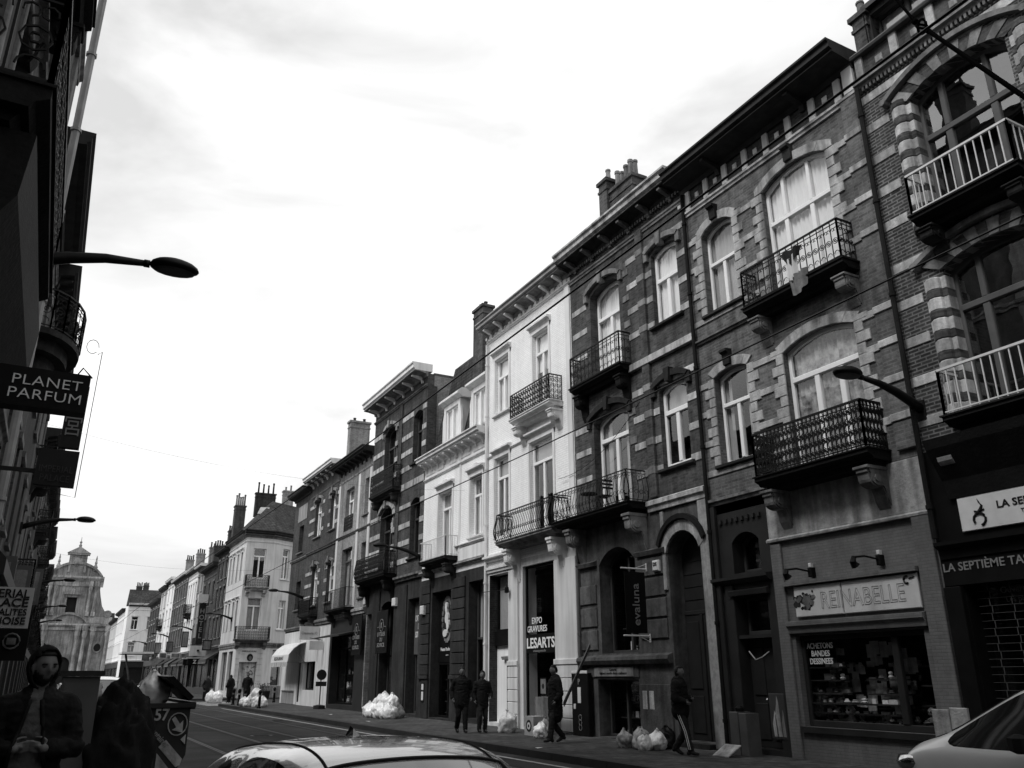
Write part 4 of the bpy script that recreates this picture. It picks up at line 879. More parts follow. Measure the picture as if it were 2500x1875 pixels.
cornice(b6, FR, 32, 38.95, 14.35, .45, .75, fascia='white_trim', mod=1.1, modmat='white_trim', mat='stone_mid')
for i, o in enumerate(op6): std_win(b6, o, tr=o['z1']-.7, cur=None, frame='frame_dark', rec=.22, hood=1 if i in (0, 2) else None, hoodmat='stone_light', sill='stone_dark')
balcony(b6, FR, 34.75, 37.95, 9.6, .45, 1.0, .15, 'rich', 'stone_dark', 'iron', (35.1, 37.6), .7, 'stone_dark', step=.18)
balcony(b6, FR, 34.95, 39.0, 5.75, .6, .95, .16, 'rich', 'stone_black', 'iron', (35.3, 38.6), .9, 'stone_black', bulge=.1, step=.18)
for o in opg: window(b6, FR, o['a'], o['b'], o['z0'], o['z1'], o['r'], rec=.4, tr=2.5, fw=.06, frame='frame_dark', glass='shop_glass', cur=None, name='shop_window')
string(b6, FR, 32, 34.9, 5.5, .25, .2, 'stone_mid')
m = MB(FR); m.bbox(33.5, 34.9, 0, .07, .2, 5.3); m.bbox(36.85, 37.8, 0, .07, .2, 5.3); m.build('pier', 'stone_dark', b6)
def atelier(u, w, lb):
    s = thing('shop_board', (12.8, u, 3.5), lb, 'sign', 'black boards of the atelier'); m = MB(FR); m.bbox(u-.72, u+.72, w, w+.04, 2.6, 4.4); m.build('board', 'black_paint', s)
    x = 13-w-.046; text('K', .34, (x, u, 3.78), RT, UP, 'letter_grey', s, bold=.02); m = MB(FR); m.tube([(a, w+.046, b) for a, b in circ(u, 3.78, .26, 14)], .014, 4)
    m.tube([(u+.55, w+.046, 3.7), (u+.3, w+.046, 3.72)], .014, 4); m.tube([(u-.55, w+.046, 3.7), (u-.3, w+.046, 3.72)], .014, 4); m.build('emblem', 'letter_grey', s); text("L'ATELIER\nDU\nSOURCIL", .24, (x, u, 3.18), RT, UP, 'letter_grey', s, width=1.0, bold=.01)
atelier(36.0, .16, "black board with K emblem and L'ATELIER DU SOURCIL, right one of the pair"); atelier(39.5, .16, "black board with K emblem and L'ATELIER DU SOURCIL, left one of the pair")
s = thing('panel_sign', (12.9, 32.9, 3.3), "dark grey panel with L'ATELIER DU SOURCIL in the narrow opening", 'sign'); m = MB(FR); m.box(32.25, 33.35, -.34, -.3, 2.5, 4.6); m.build('panel', 'frame_grey', s)
text("L'ATELIER\nDU\nSOURCIL", .34, (13.29, 32.8, 3.6), RT, UP, 'letter_white', s, width=.85, bold=.01)
s = thing('alarm_box', (12.9, 34.6, 4.6), 'white alarm box above and between the black boards', 'alarm box'); m = MB(FR); m.bbox(34.5, 34.9, .07, .2, 4.5, 4.85, .03); m.build('casing', 'sign_white', s)

# B7
b7 = house(41.7, .1, 'weathered pale house with dark overhanging gutter and tall deep-set windows')
op7 = [O(41.8, 43.2, 8.95, 11.2), O(39.25, 40.0, 9.35, 11.2), O(41.6, 43.3, 5.05, 8.0), O(39.25, 40.1, 5.3, 7.95)]
opg = [O(40.2, 44.1, .35, 3.65)]
wall(b7, FR, 38.9, 44.5, 4.4, 12.3, op7, 'brick_pale'); wall(b7, FR, 38.9, 44.5, .1, 4.4, opg, 'dark_paint', d=.5, name='ground_floor_wall'); body(b7, FR, 38.9, 44.5, 12.4, 'brick_pale')
cornice(b7, FR, 38.9, 44.55, 12.4, .3, .65, mod=.7); string(b7, FR, 38.9, 44.5, 8.62, .14, .1, 'stone_mid'); string(b7, FR, 38.9, 44.5, 11.7, .08, .05, 'stone_light'); string(b7, FR, 38.9, 44.5, 4.5, .3, .15, 'stone_light')
m = MB(FR)
for u in (38.92, 40.7, 44.15): m.bbox(u, u+.32, 0, .05, 4.9, 11.65)
m.build('pilaster', 'cream_render', b7)
for i, o in enumerate(op7): std_win(b7, o, tr=o['z1']-.65, cur=('grey', 'white', 'grey', 'grey')[i], frame='frame_white' if i < 2 else 'frame_grey', rec=.2, sill='stone_mid' if i in (1, 3) else None)
m = MB(FR); railing(b7, FR, [(41.8, .02), (43.2, .02)], 8.95, .75, 'rich', 'iron', .012, .16); balcony(b7, FR, 40.75, 44.3, 4.75, .5, .95, .13, 'plain', 'stone_dark', 'iron', (41.1, 43.9), .6, 'stone_dark', step=.12)
window(b7, FR, 40.2, 44.1, .35, 3.65, 0, rec=.4, tr=3.0, mull=(.3, .66), fw=.07, frame='black_paint', glass='shop_glass', cur=None, name='shop_window'); shop_items(b7, FR, 40.4, 44, .4, 2.4, -.6, 3, 21)
m = MB(FR); m.prism([(0, 3.75), (.9, 3.55), (.9, 3.48), (0, 3.66)], 40.0, 44.3); m.build('awning', 'dark_paint', b7)
chimney(b7, 13.85, 44.4, 12.4, 15.4, 1.15, .5, 2, 'brick_pale', 'stone_dark', .3)

# B8
b8 = house(47.5, .1, 'brick house with white dentilled cornice, white sash windows and white shop below')
op8 = [O(47.95, 49.3, 9.45, 11.5, .16), O(45.05, 46.1, 9.45, 11.4, .14), O(47.85, 49.1, 5.5, 7.6, .12), O(45.0, 45.95, 5.5, 7.5, .12)]
opg = [O(50.0, 50.4, .3, 2.4), O(47.0, 49.4, .95, 2.45)]
wall(b8, FR, 44.5, 50.5, 4.3, 12.9, op8, 'brick_mid'); wall(b8, FR, 44.5, 50.5, .1, 4.3, opg, 'cream_render', d=.4, name='ground_floor_wall'); body(b8, FR, 44.5, 50.5, 13.0, 'brick_mid')
cornice(b8, FR, 44.5, 50.6, 12.9, .38, .65, fascia='white_trim', mod=.9, modmat='white_trim', mat='stone_mid'); string(b8, FR, 44.5, 50.5, 8.55, .2, .12, 'stone_mid'); string(b8, FR, 44.5, 50.5, 12.0, .08, .05, 'stone_mid'); string(b8, FR, 44.5, 50.5, 4.35, .3, .15, 'stone_mid')
bands(b8, FR, 44.52, 50.48, [(z, .2) for z in (11.3, 10.5, 9.7, 7.3, 6.6, 5.9)], [O(46.4, 47.4, 5, 12)]+op8, 'stone_light', .03)
for o in op8: std_win(b8, o, tr=o['z1']-.55, cur='drapes', rec=.18, hood=1, hoodmat='stone_mid', sill='stone_mid')
balcony(b8, FR, 47.3, 49.8, 4.85, .5, .85, .12, 'rich', 'stone_dark', 'iron', (47.6, 49.5), .5, 'stone_dark')
window(b8, FR, 47.0, 49.4, .95, 2.45, 0, rec=.2, mull=(.5,), frame='black_paint', glass='shop_glass', cur=None, name='shop_window')
m = MB(FR); m.bbox(45.2, 46.6, 0, .1, .14, 1.1); m.build('bin_box', 'sign_white', b8) if 0 else None
s = thing('projecting_sign', (12.6, 46.6, 3.9), 'white box sign sticking out over the pavement by the striped awning shop', 'sign'); m = MB(); m.box(11.9, 12.95, 46.5, 46.62, 3.55, 4.25); m.build('box', 'sign_white', s); text('Chaussures IO', .2, (12.42, 46.49, 3.9), (1, 0, 0), UP, 'stone_mid', s, width=.85)
s = thing('projecting_sign', (12.6, 45.6, 3.4), 'small white oval-cornered box sign under the larger one', 'sign'); m = MB(); m.box(12.2, 12.95, 45.5, 45.6, 3.0, 3.45); m.build('box', 'sign_white', s); m = MB(); m.tube([(12.9, 45.55, 3.5), (12.2, 45.55, 3.6)], .02, 5); m.build('bracket', 'iron', s)

# B9
b9 = house(52.4, .1, 'narrow dull grey house with a slit window at the side-street corner')
op9 = [O(51.8, 52.9, 9.0, 10.7), O(51.5, 52.6, 5.5, 7.2), O(51.2, 53.6, .9, 2.6)]
wall(b9, FR, 50.5, 54.4, .1, 12.6, op9, 'brick_mid'); body(b9, FR, 50.5, 54.4, 12.6, 'brick_mid'); cornice(b9, FR, 50.5, 54.5, 12.6, .3, .6)
m = MB(FR); m.bbox(50.55, 54.35, 0, .02, .15, 4.2); m.build('shop_facing', 'cream_render', b9); m = MB(FR); m.bbox(51.3, 53.4, 0, .03, 11.0, 12.0); m.bbox(51.0, 53.9, .02, .05, .15, .9); m.build('blind_panel', 'grey_render', b9); string(b9, FR, 50.5, 54.4, 8.5, .15, .1, 'stone_mid'); string(b9, FR, 50.5, 54.4, 4.3, .2, .12, 'stone_mid')
for o in op9: std_win(b9, o, cur='grey', rec=.25, mull=() if o['z0'] > 5 else (.5,), sill='stone_mid', frame='frame_white' if o['z0'] < 5 else 'frame_dark')
s = thing('shop_awning', (12.6, 51.3, 2.9), 'pale round-ended awning with lettering over the corner shop window', 'awning')
m = MB(FR); P = [(0, 3.55), (.35, 3.45), (.7, 3.2), (.95, 2.85), (1.0, 2.45), (.97, 2.45), (.92, 2.84), (.67, 3.16), (.34, 3.41), (0, 3.5)]; m.prism(P, 49.2, 53.3)
for k in range(6):
    pass
m.build('canopy', 'sign_white', s); m = MB(FR); m.box(49.2, 53.3, .985, 1.0, 2.2, 2.44); m.wprism([(49.2, 2.2), (49.24, 2.2), (49.24, 3.5), (49.2, 3.5)], 0, .3) if 0 else None
m.build('valance', 'stone_light', s); m = MB(FR)
for u in (49.25, 53.25):
    m.tube([(u, 0, 2.4), (u, .98, 2.42)], .02, 4); m.tube([(u, 0, 2.45), (u, .68, 3.17)], .015, 4)
m.build('frame', 'frame_grey', s); text('RESTAURANT', .28, (11.995, 51.3, 2.66), RT, UP, 'stone_dark', s, width=2.2)
# ------------------------------------------------------------------ corner house beyond the side street
cn = house(72, .1, 'pale corner house with chamfered bay, iron balconies, hipped dark roof and skylight', name='corner_house')
FC = Frame(13, 70, 0, -1); FS = Frame(15.1, 70, math.atan2(2.6, 4.4), -1)
oc = [O(.62, 1.62, 9.2, 11.6), O(.5, 1.6, 5.15, 7.65), O(.35, 1.65, .3, 3.6)]
wall(cn, FC, 0, 2.1, .1, 12.6, oc, 'cream_render', d=.3, ret=False)
osd = [O(1.2, 1.95, 9.3, 11.8), O(1.2, 1.95, 5.3, 7.6), O(1.0, 1.95, 1.0, 3.7)]
wall(cn, FS, 0, 5.1, .1, 12.6, osd, 'cream_render', d=.3, ret=False)
ost = [O(a, a+.85, z, z+2.3) for a in (71.0, 72.6, 74.4, 75.9) for z in (5.2, 9.1)]+[O(71.2, 73, .6, 3.6), O(73.6, 76, .6, 3.6)]
wall(cn, FR, 70, 77.5, .1, 12.6, ost, 'cream_render', d=.3, ret=False)
for fr, L, oo in ((FC, 2.1, oc), (FS, 5.1, osd)):
    string(cn, fr, 0, L, 12.1, .1, .08, 'white_trim'); string(cn, fr, 0, L, 3.85, .4, .12, 'stone_mid')
    c_ = cornice(cn, fr, -.25, L+.25, 12.62, .42, .5, fascia='stone_dark', mat='stone_mid')
    for o in oo: window(cn, fr, o['a'], o['b'], o['z0'], o['z1'], 0, rec=.15, tr=o['z1']-.62 if o['z0'] > 4 else None, fw=.075, mull=(.5,) if o['z0'] > 4 else (), cur='grey' if 4 < o['z0'] < 6 else None, frame='frame_white' if o['z0'] > 4 else 'frame_dark', sill='white_trim' if fr is FS and o['z0'] > 4 else None)
string(cn, FR, 70, 77.5, 3.85, .4, .12, 'stone_mid'); cornice(cn, FR, 70, 77.5, 12.62, .42, .5, fascia='stone_dark', mat='stone_mid'); string(cn, FR, 70, 77.5, 12.1, .1, .08, 'white_trim')
for o in ost: window(cn, FR, o['a'], o['b'], o['z0'], o['z1'], 0, rec=.2, cur='grey' if o['z0'] > 4 else None, frame='frame_grey', hood=1 if o['z0'] > 4 else None, hoodmat='white_trim')
for fr, L in ((FC, 2.1),):
    m = MB(fr)
    for z in [.9+.42*k for k in range(7)]:
        for a, b in ((.02, .32), (1.68, 2.08)): m.bbox(a, b, 0, .05, z, z+.39)
    m.build('rustication', 'cream_render', cn)
m = MB(FC); m.bbox(.02, .33, 0, .07, .1, .85); m.bbox(1.67, 2.08, 0, .07, .1, .85); m.build('plinth', 'stone_mid', cn)
m = MB(FS); m.bbox(.02, .98, 0, .05, .1, 1.0); m.bbox(.98, 5.0, 0, .05, .1, .98); m.build('plinth', 'stone_mid', cn)
balcony(cn, FC, .1, 2.0, 8.35, .55, .9, .13, 'rich', 'stone_light', 'iron', (.4, 1.7), .5, 'stone_light', step=.22, rr=.012)
balcony(cn, FC, -.3, 2.4, 4.3, .6, .95, .13, 'rich', 'stone_mid', 'iron', (.0, 2.1), .5, 'stone_mid', step=.22, rr=.012)
m = MB(); P = [(12.75, 77.5, 13.05), (12.75, 69.75, 13.05), (15.2, 69.7, 13.05), (19.9, 72.4, 13.05), (19.9, 77.5, 13.05), (15.5, 73.6, 16.3), (15.5, 77.5, 16.3), (18.5, 75.5, 16.3), (18.5, 77.5, 16.3)]
m.add(P, [(0, 1, 5, 6), (1, 2, 5), (2, 3, 7, 5), (3, 4, 8, 7), (5, 7, 8, 6)]); m.build('roof', 'roof_tiles', cn, fix=False)
m = MB(); m.add([(14.05, 72.3, 14.75), (14.75, 72.2, 14.75), (15.05, 72.75, 15.45), (14.4, 72.9, 15.45), (14.0, 72.2, 14.85), (14.75, 72.05, 14.85), (15.1, 72.65, 15.55), (14.35, 72.8, 15.55)], [(4, 5, 6, 7), (0, 1, 5, 4), (1, 2, 6, 5), (2, 3, 7, 6), (3, 0, 4, 7)]); m.build('skylight', 'zinc', cn)
chimney(cn, 13.4, 77.2, 13.3, 16.2, .9, .8, 5, 'brick_mid', 'stone_mid', 1.1); chimney(cn, 15.6, 77.4, 15.5, 17.6, 1.8, .5, 4, 'brick_black', 'stone_dark', .9); chimney(cn, 17.2, 75.4, 15.6, 17.6, .9, .6, 2, 'brick_pale', 'stone_mid', .5)
s = thing('shop_sign', (13.95, 69.9, 3.2), 'framed white sign with a dark round head over the corner house door', 'sign'); m = MB(FC); m.bbox(.32, 1.68, .02, .08, 2.75, 3.7); m.build('board', 'sign_white', s)
m = MB(FC); m.wprism([(1.1+.24*math.cos(t), 3.1+.28*math.sin(t)) for t in [x*PI/7 for x in range(14)]], .08, .09); a_ = m.build('emblem', 'letter_black', s); m = MB(FC); m.wprism([(1.12+.11*math.cos(t), 3.05+.17*math.sin(t)) for t in [x*PI/6 for x in range(12)]], .09, .1); m.build('face', 'stone_mid', a_)
text('EMBOUCHURE', .17, (14.0, 69.905, 3.56), (1, 0, 0), UP, 'letter_black', s, width=1.1)
s = thing('graffiti', (13.95, 69.95, 1.5), 'scrawled dark graffiti on the corner house door', 'graffiti'); rnd = random.Random(2); m = MB(FC)
for k in range(16):
    u = rnd.uniform(.5, 1.5); z = rnd.uniform(.5, 2.5); m.tube([(u+rnd.uniform(-.15, .15), -.12, z+rnd.uniform(-.12, .12)) for _ in range(4)], .018, 4)
m.build('scribble', 'letter_black', s); m = MB(FC); m.bbox(.4, 1.6, -.3, -.14, .3, 3.5); m.build('door', 'stone_light', cn)
s = thing('fascia_lettering', (16, 70.4, 4), 'dark letters D. BR on the band of the corner house side wall', 'lettering'); d_ = FS.u; pp = FS.p(1.3, .135, 4.05); text('D. BR', .36, pp, d_, UP, 'letter_black', s)

# ------------------------------------------------------------------ plain builder for the houses farther off and the left-hand row
def row_house(fr, u0, u1, h, mat, label, floors=3, bays=2, wh=1.9, ww=.95, roof='flat', trim='stone_mid', fascia=None, frame='frame_white', cur='grey', shop='dark_paint', corn='cornice_dark', seed=0, bal=(), rich=False, grp=None, dep=8, z1f=4.2, tilt=2.2, chim=None, win=True):
    rnd = random.Random(seed+int(u0*10)); c = fr.p((u0+u1)/2, 0, .1); b = thing('terraced_house', c, label, 'house', grp); ops = []
    fh = (h-z1f-.5)/(floors-1)
    for f in range(floors-1):
        for k in range(bays):
            uc = u0+(k+.5)*(u1-u0)/bays; z0 = z1f+.75+f*fh; ops.append(O(uc-ww/2, uc+ww/2, z0, z0+min(wh, fh-.8)))
    sh = O(u0+.5, u1-.5, .7, 3.2)
    wall(b, fr, u0, u1, z1f, h, ops, mat, .25); wall(b, fr, u0, u1, .1, z1f, [sh], shop, .3, name='ground_floor_wall')
    m = MB(fr); m.box(u0+.01, u1-.01, -dep, -.6, .1, h-.02); m.build('party_wall', mat, b)
    for o in ops+[sh]:
        g = o is sh; a, e, z0, z1 = o['a'], o['b'], o['z0'], o['z1']; m = MB(fr); w1 = -.12; fw = .07
        m.box(a, a+fw, -.2, w1, z0, z1); m.box(e-fw, e, -.2, w1, z0, z1); m.box(a+fw, e-fw, -.2, w1, z0, z0+fw); m.box(a+fw, e-fw, -.2, w1, z1-fw, z1); mid = (a+e)/2
        m.box(mid-.04, mid+.04, -.2, w1+.01, z0+fw, z1-(0.0 if g else .5)); 
        if not g: m.box(a+fw, e-fw, -.2, w1+.01, z1-.55, z1-.47)
        wn = m.build('shop_window' if g else 'window', 'frame_dark' if g else frame, b)
        m = MB(fr); m.quad((a, -.17, z0), (e, -.17, z0), (e, -.17, z1), (a, -.17, z1)); m.build('pane', 'far_glass' if g else 'glass', wn, fix=False)
        m = MB(fr); m.quad((a, -.26, z0), (e, -.26, z0), (e, -.26, z1), (a, -.26, z1)); m.build('curtain', 'interior' if g or rnd.random() < .35 else 'curtain_'+cur, wn, fix=False)  # quads in the interior colour are no curtains but the room's darkness
        if not g: m = MB(fr); m.box(a-.1, e+.1, -.1, .09, z0-.1, z0-.01); m.box(a-.12, e+.12, 0, .07, z1+.02, z1+.18); m.build('surround', trim, wn)
    string(b, fr, u0, u1, z1f-.15, .25, .14, trim); string(b, fr, u0, u1, h-.75, .1, .07, trim)
    cornice(b, fr, u0, u1, h, .38, .55, mat=corn, fascia=fascia, mod=.6 if rich else None)
    m = MB(fr)
    if roof == 'pitched': m.add([(u0, -.1, h+.3), (u1, -.1, h+.3), (u1, -dep*.5, h+tilt+.3), (u0, -dep*.5, h+tilt+.3), (u0, -dep, h+.3), (u1, -dep, h+.3)], [(0, 1, 2, 3), (3, 2, 5, 4), (0, 3, 4), (1, 5, 2)])
    else: m.box(u0, u1, -dep, -.1, h, h+.2)
    m.build('roof', 'roof_tiles', b)
    for (uu, z, st) in bal: balcony(b, fr, uu-1.1, uu+1.1, z, .6, .9, .14, st, 'stone_dark', 'iron', (uu-.8, uu+.8), .5, 'stone_dark', step=.2, rr=.014)
    if chim:
        p = fr.p(*chim[:2], 0); chimney(b, p.x, p.y, h, h+chim[2], .9, .6, chim[3], chim[4] if len(chim) > 4 else 'brick_mid', 'stone_dark', .6)
    return b
G1 = 'houses down the right side beyond the corner'
row_house(FR, 77.5, 83, 12.4, 'brick_mid', 'dark brick house with three close windows a floor beside the pale corner house', 4, 3, 1.9, .8, 'pitched', 'stone_mid', grp=G1, fascia='cornice_dark', tilt=2.0, chim=(82.8, -1.0, 2.4, 5))
row_house(FR, 83, 91, 11.6, 'brick_dark', 'darker brick house with vertical HOTEL sign and jutting canopy', 3, 3, 1.9, .8, 'pitched', 'stone_mid', grp=G1, bal=((89, 4.2, 'rich'),), chim=(90.6, -1.0, 2.8, 4))
row_house(FR, 91, 95.4, 12.4, 'grey_render', 'grey rendered gable end rising beside the hotel sign', 4, 2, 1.8, .8, 'flat', 'stone_light', grp=G1, fascia='white_trim', chim=(94.8, -1.2, 2.4, 3, 'brick_pale'))
row_house(FR, 95.4, 102.4, 12.6, 'white_render', 'white house with four tall windows and bulging balcony far down the right side', 3, 4, 2.4, .8, 'flat', 'white_trim', grp=G1, fascia='white_trim', bal=((98.5, 8, 'rich'),), chim=(102, -.9, 2.4, 4, 'brick_pale'))
row_house(FR, 102.4, 115, 12.8, 'brick_grey', 'long grey brick house with many narrow windows and pale eaves', 4, 6, 1.9, .8, 'pitched', 'stone_light', grp=G1, fascia='white_trim', chim=(113, -1.2, 2.8, 4, 'brick_pale'), tilt=1.8)
row_house(FR, 115, 122, 13.4, 'white_render', 'bright white narrow house with a lit lamp beside it, far right side', 4, 2, 2.0, 1.0, 'flat', 'white_trim', grp=G1, fascia='white_trim')
row_house(FR, 122, 129, 13.0, 'cream_render', 'cream house with projecting wooden bay window far down the street', 4, 2, 2.0, 1.0, 'pitched', 'stone_light', grp=G1, bal=((125, 8, 'rich'),))
row_house(FR, 129, 142, 11.8, 'brick_mid', 'farthest brick house before the street narrows', 4, 4, 1.9, .9, 'pitched', 'stone_light', grp=G1, tilt=2.6, chim=(140, -2.0, 3.2, 4))
# the white corner house where the street narrows, its end wall facing us
FE = Frame(10.4, 150, 0, -1); FE2 = Frame(10.4, 0, PI/2, 1)
row_house(FE, 0, 7, 12.6, 'white_render', 'white house whose end wall faces up the street where it narrows', 3, 3, 2.0, 1.0, 'pitched', 'white_trim', grp=G1, shop='dark_paint', tilt=2.5, dep=6, fascia='white_trim', chim=(1.4, -3, 3.2, 4))
row_house(FE2, 156.05, 172, 12.2, 'white_render', 'white house with dark dormered roof just before the church', 3, 6, 2.0, .9, 'pitched', 'white_trim', grp=G1, tilt=2.6, chim=(160, -3, 4.4, 5), shop='dark_paint', dep=7)
row_house(FE2, 172, 190, 11.6, 'cream_render', 'last cream house on the right in front of the church', 3, 6, 2.0, .9, 'pitched', 'stone_light', grp=G1, tilt=2.8, chim=(176, -3, 4.2, 4), shop='dark_paint', dep=7)
s = thing('vertical_sign', (12.4, 86.2, 6), 'tall dark vertical sign reading HOTEL with a pale cap', 'sign'); m = MB(); m.box(12.2, 12.8, 86.2, 86.5, 4.6, 8.4); m.build('box', 'sign_dark', s); m = MB(); m.box(12.0, 12.9, 86.1, 86.6, 8.4, 9.2); m.box(12.5, 13, 86.3, 86.4, 5, 5.1); m.box(12.5, 13, 86.3, 86.4, 8, 8.1); m.build('cap', 'sign_white', s); text('H\nO\nT\nE\nL', .6, (12.5, 86.19, 6.5), (1, 0, 0), UP, 'letter_grey', s, bold=.02)
s = thing('projecting_sign', (12.3, 84, 3.6), 'small white box sign below the vertical hotel sign', 'sign'); m = MB(); m.box(11.5, 12.9, 84, 84.15, 3.5, 4.4); m.build('box', 'sign_white', s); m = MB(); m.lathe((12.2, 83.97), [(.1, 3.9), (.12, 3.95), (.1, 4.05)], 8); m.build('emblem', 'letter_black', s)
for u, lb in ((88.5, 'left one of two Z fascia boxes above far shop doors'), (85.6, 'right one of two Z fascia boxes above far shop doors')):
    s = thing('projecting_sign', (12.3, u, 3), lb, 'sign'); m = MB(); m.box(11.6, 12.9, u, u+.1, 2.75, 3.3); m.build('box', 'black_paint', s); text('Z', .45, (12.25, u-.01, 3.02), (1, 0, 0), UP, 'letter_white', s, bold=.03); m = MB(); m.box(11.5, 13.0, u-.02, u+.12, 3.3, 3.4); m.build('top', 'sign_white', s)
rnd = random.Random(11)
for k, (y_, cl) in enumerate(((79.5, 'first'), (93, 'second'), (98, 'third'), (105, 'fourth'), (110, 'fifth'), (118, 'sixth'))):
    s = thing('shop_awning', (12.5, y_, 3), cl+' sloping awning counted from the corner house down the right side', 'awning', 'awnings beyond the side street'); m = MB(FR); L_ = rnd.uniform(1.6, 2.6); p_ = rnd.uniform(.7, 1.3); m.prism([(0, 3.75), (p_, 3.1), (p_, 2.9), (p_-.03, 2.9), (0, 3.6)], y_-L_, y_+L_); m.build('canopy', ('dark_paint', 'stone_dark', 'sign_dark')[k % 3], s); m = MB(FR); m.box(y_-L_, y_+L_, p_, p_+.02, 2.75, 2.9); m.build('valance', 'stone_mid', s)
for k, (y_, z_, a_, h_, mt_) in enumerate(((81, 3.9, .8, .9, 'sign_dark'), (96, 4.6, .7, 1.6, 'sign_dark'), (101, 3.6, 1.0, .6, 'sign_white'), (108, 4.4, .8, 1.2, 'stone_dark'), (113, 3.8, .9, .7, 'sign_white'), (120, 4.5, .8, 1.4, 'sign_dark'), (133, 3.9, 1.0, 1.0, 'sign_dark'))):
    s = thing('projecting_sign', (12.6, y_, z_), ('first', 'second', 'third', 'fourth', 'fifth', 'sixth', 'seventh')[k]+' small hanging shop sign beyond the corner house, counted outward', 'sign', 'hanging signs beyond the side street'); m = MB(); m.box(12.9-a_, 12.85, y_, y_+.14, z_, z_+h_); m.box(12.8, 13, y_+.05, y_+.09, z_+h_*.5, z_+h_*.5+.05); m.build('box', mt_, s); m = MB(); m.box(12.98-a_, 12.77, y_-.012, y_-.001, z_+.1, z_+h_-.1); m.build('panel', 'stone_mid', s)
s = thing('entrance_canopy', (10.2, 128, 3), 'pale flat canopy jutting over the pavement on a slanting post', 'canopy'); m = MB(); m.box(8.6, 13, 124, 131, 4.6, 4.85); m.build('roof', 'sign_white', s); m = MB(); m.tube([(9.2, 126, 4.6), (10.2, 124, .14)], .14, 8); m.build('post', 'stone_dark', s)
# ------------------------------------------------------------------ church closing the street
ch = thing('church', (3, 219, 0), 'baroque stone church front with columns, volutes and crowning pediment at the end of the street', 'church')
FH = Frame(3.0, 215, 0, -1)
cw = [O(-1.0, 1.0, 15.4, 18.7), O(-5.2, -2.6, .3, 4.0, 1.2) if 0 else O(-1.6, 1.6, .3, 4.6, 1.4)]
m = MB(FH); m.box(-6.6, 9.5, -14, -.7, 0, 11.5); m.box(-5.4, 5.4, -13, -.7, 11.5, 23.2); m.build('nave', 'church_stone', ch)
m = MB(FH); m.add([(-6.6, -1, 11.5), (9.6, -1, 11.5), (9.6, -14, 11.5), (-6.6, -14, 11.5), (-6.6, -7, 16), (9.6, -7, 16)], [(0, 1, 5, 4), (3, 2, 5, 4), (0, 4, 3), (1, 2, 5)]); m.build('roof', 'roof_tiles', ch)
wall(ch, FH, -6.6, 9.0, 0, 11.6, [cw[1]], 'church_stone', .7, 'lower_wall'); wall(ch, FH, -5.4, 5.4, 14.6, 21.2, [cw[0]], 'church_stone', .7, 'upper_wall')
m = MB(FH); m.bbox(-6.7, 9.1, -.7, .25, 11.6, 12.3, .05); m.prism([(-.7, 12.31), (.5, 12.31), (.9, 12.7), (.9, 13.0), (-.7, 13.1)], -6.9, 9.3); m.bbox(-6.3, 8.8, -.6, .1, 13.1, 14.6, .05)
m.prism([(-.7, 21.2), (.2, 21.2), (.25, 22.2), (.5, 22.5), (.9, 23.0), (.9, 23.4), (-.7, 23.5)], -5.9, 5.9); m.build('entablature', 'church_stone', ch)
m = MB(FH)
for u in (-5.9, -4.4, 2.2, 3.6, 5.2, 8.3): m.bbox(u-.6, u+.6, 0, 1.1, .2, 1.6, .04); m.bbox(u-.6, u+.6, 0, 1.1, 11.5, 12.6, .04); m.lathe((u, .6), [(.50, 1.6), (.44, 2), (.38, 9.6), (.44, 10), (.56, 10.6), (.6, 11.5)], 12)
for u in (-4.7, -3.6, 3.4, 4.6): m.bbox(u-.4, u+.4, 0, .8, 14.65, 15.6, .04); m.lathe((u, .42), [(.36, 15.6), (.31, 16), (.28, 19.8), (.33, 20.1), (.42, 20.6), (.44, 21.2)], 12); m.bbox(u-.42, u+.42, 0, .85, 21.2, 22.3, .04)
m.build('column', 'church_stone', ch)
m = MB(FH); A = arch(-3.7, 3.7, 13.05, 1.9, 16); B = arch(-4.3, 4.3, 13.05, 2.4, 16)
for i in range(16): m.wprism([A[i], A[i+1], B[i+1], B[i]], 0, .8)
m.wprism([(-4.2, 13.02)]+A+[(4.2, 13.02)], -.2, .35); A = arch(-5.2, 5.2, 23.45, 2.6, 20); B = arch(-5.6, 5.6, 23.5, 3.1, 20)
for i in range(20): m.wprism([A[i], A[i+1], B[i+1], B[i]], -.5, .8)
m.wprism([(-5.2, 23.45)]+A+[(5.2, 23.45)], -.5, .3); m.wprism([(-1.7, 19.3), (1.7, 19.3), (1.7, 19.6), (0, 20.7), (-1.7, 19.6)], 0, .7); m.wprism([(-1.35, 18.72), (1.35, 18.72), (1.35, 19.25), (-1.35, 19.25)], 0, .35)
for u0, u1 in ((-1.35, -1.02), (1.02, 1.35)): m.bbox(u0, u1, 0, .25, 15.3, 18.7)
m.bbox(-1.5, 1.5, 0, .35, 14.9, 15.35); m.build('pediment', 'church_stone', ch)
m = MB(FH); m.bbox(-1.9, 1.75, -.6, .35, 25.4, 28.1, .06); m.bbox(-1.9, -1.4, .3, .6, 24.2, 28.0); m.bbox(1.3, 1.75, .3, .6, 24.2, 28.0); m.bbox(-2.4, 2.2, -.7, .8, 28.1, 28.5); m.wprism([(-2.5, 28.51), (2.3, 28.51), (-.1, 30.0)], -.7, .9)
m.wprism(circ(-.1, 26.6, 1.0, 14)[:-1], .3, .55); m.wprism(circ(-.1, 26.6, .6, 12)[:-1], .55, .7); m.lathe((-.1, 0), [(.25, 29.9), (.35, 30.3), (.12, 30.7), (.3, 31.0), (.08, 31.4), (.05, 32.2)], 8); m.build('crowning_tabernacle', 'church_stone', ch)
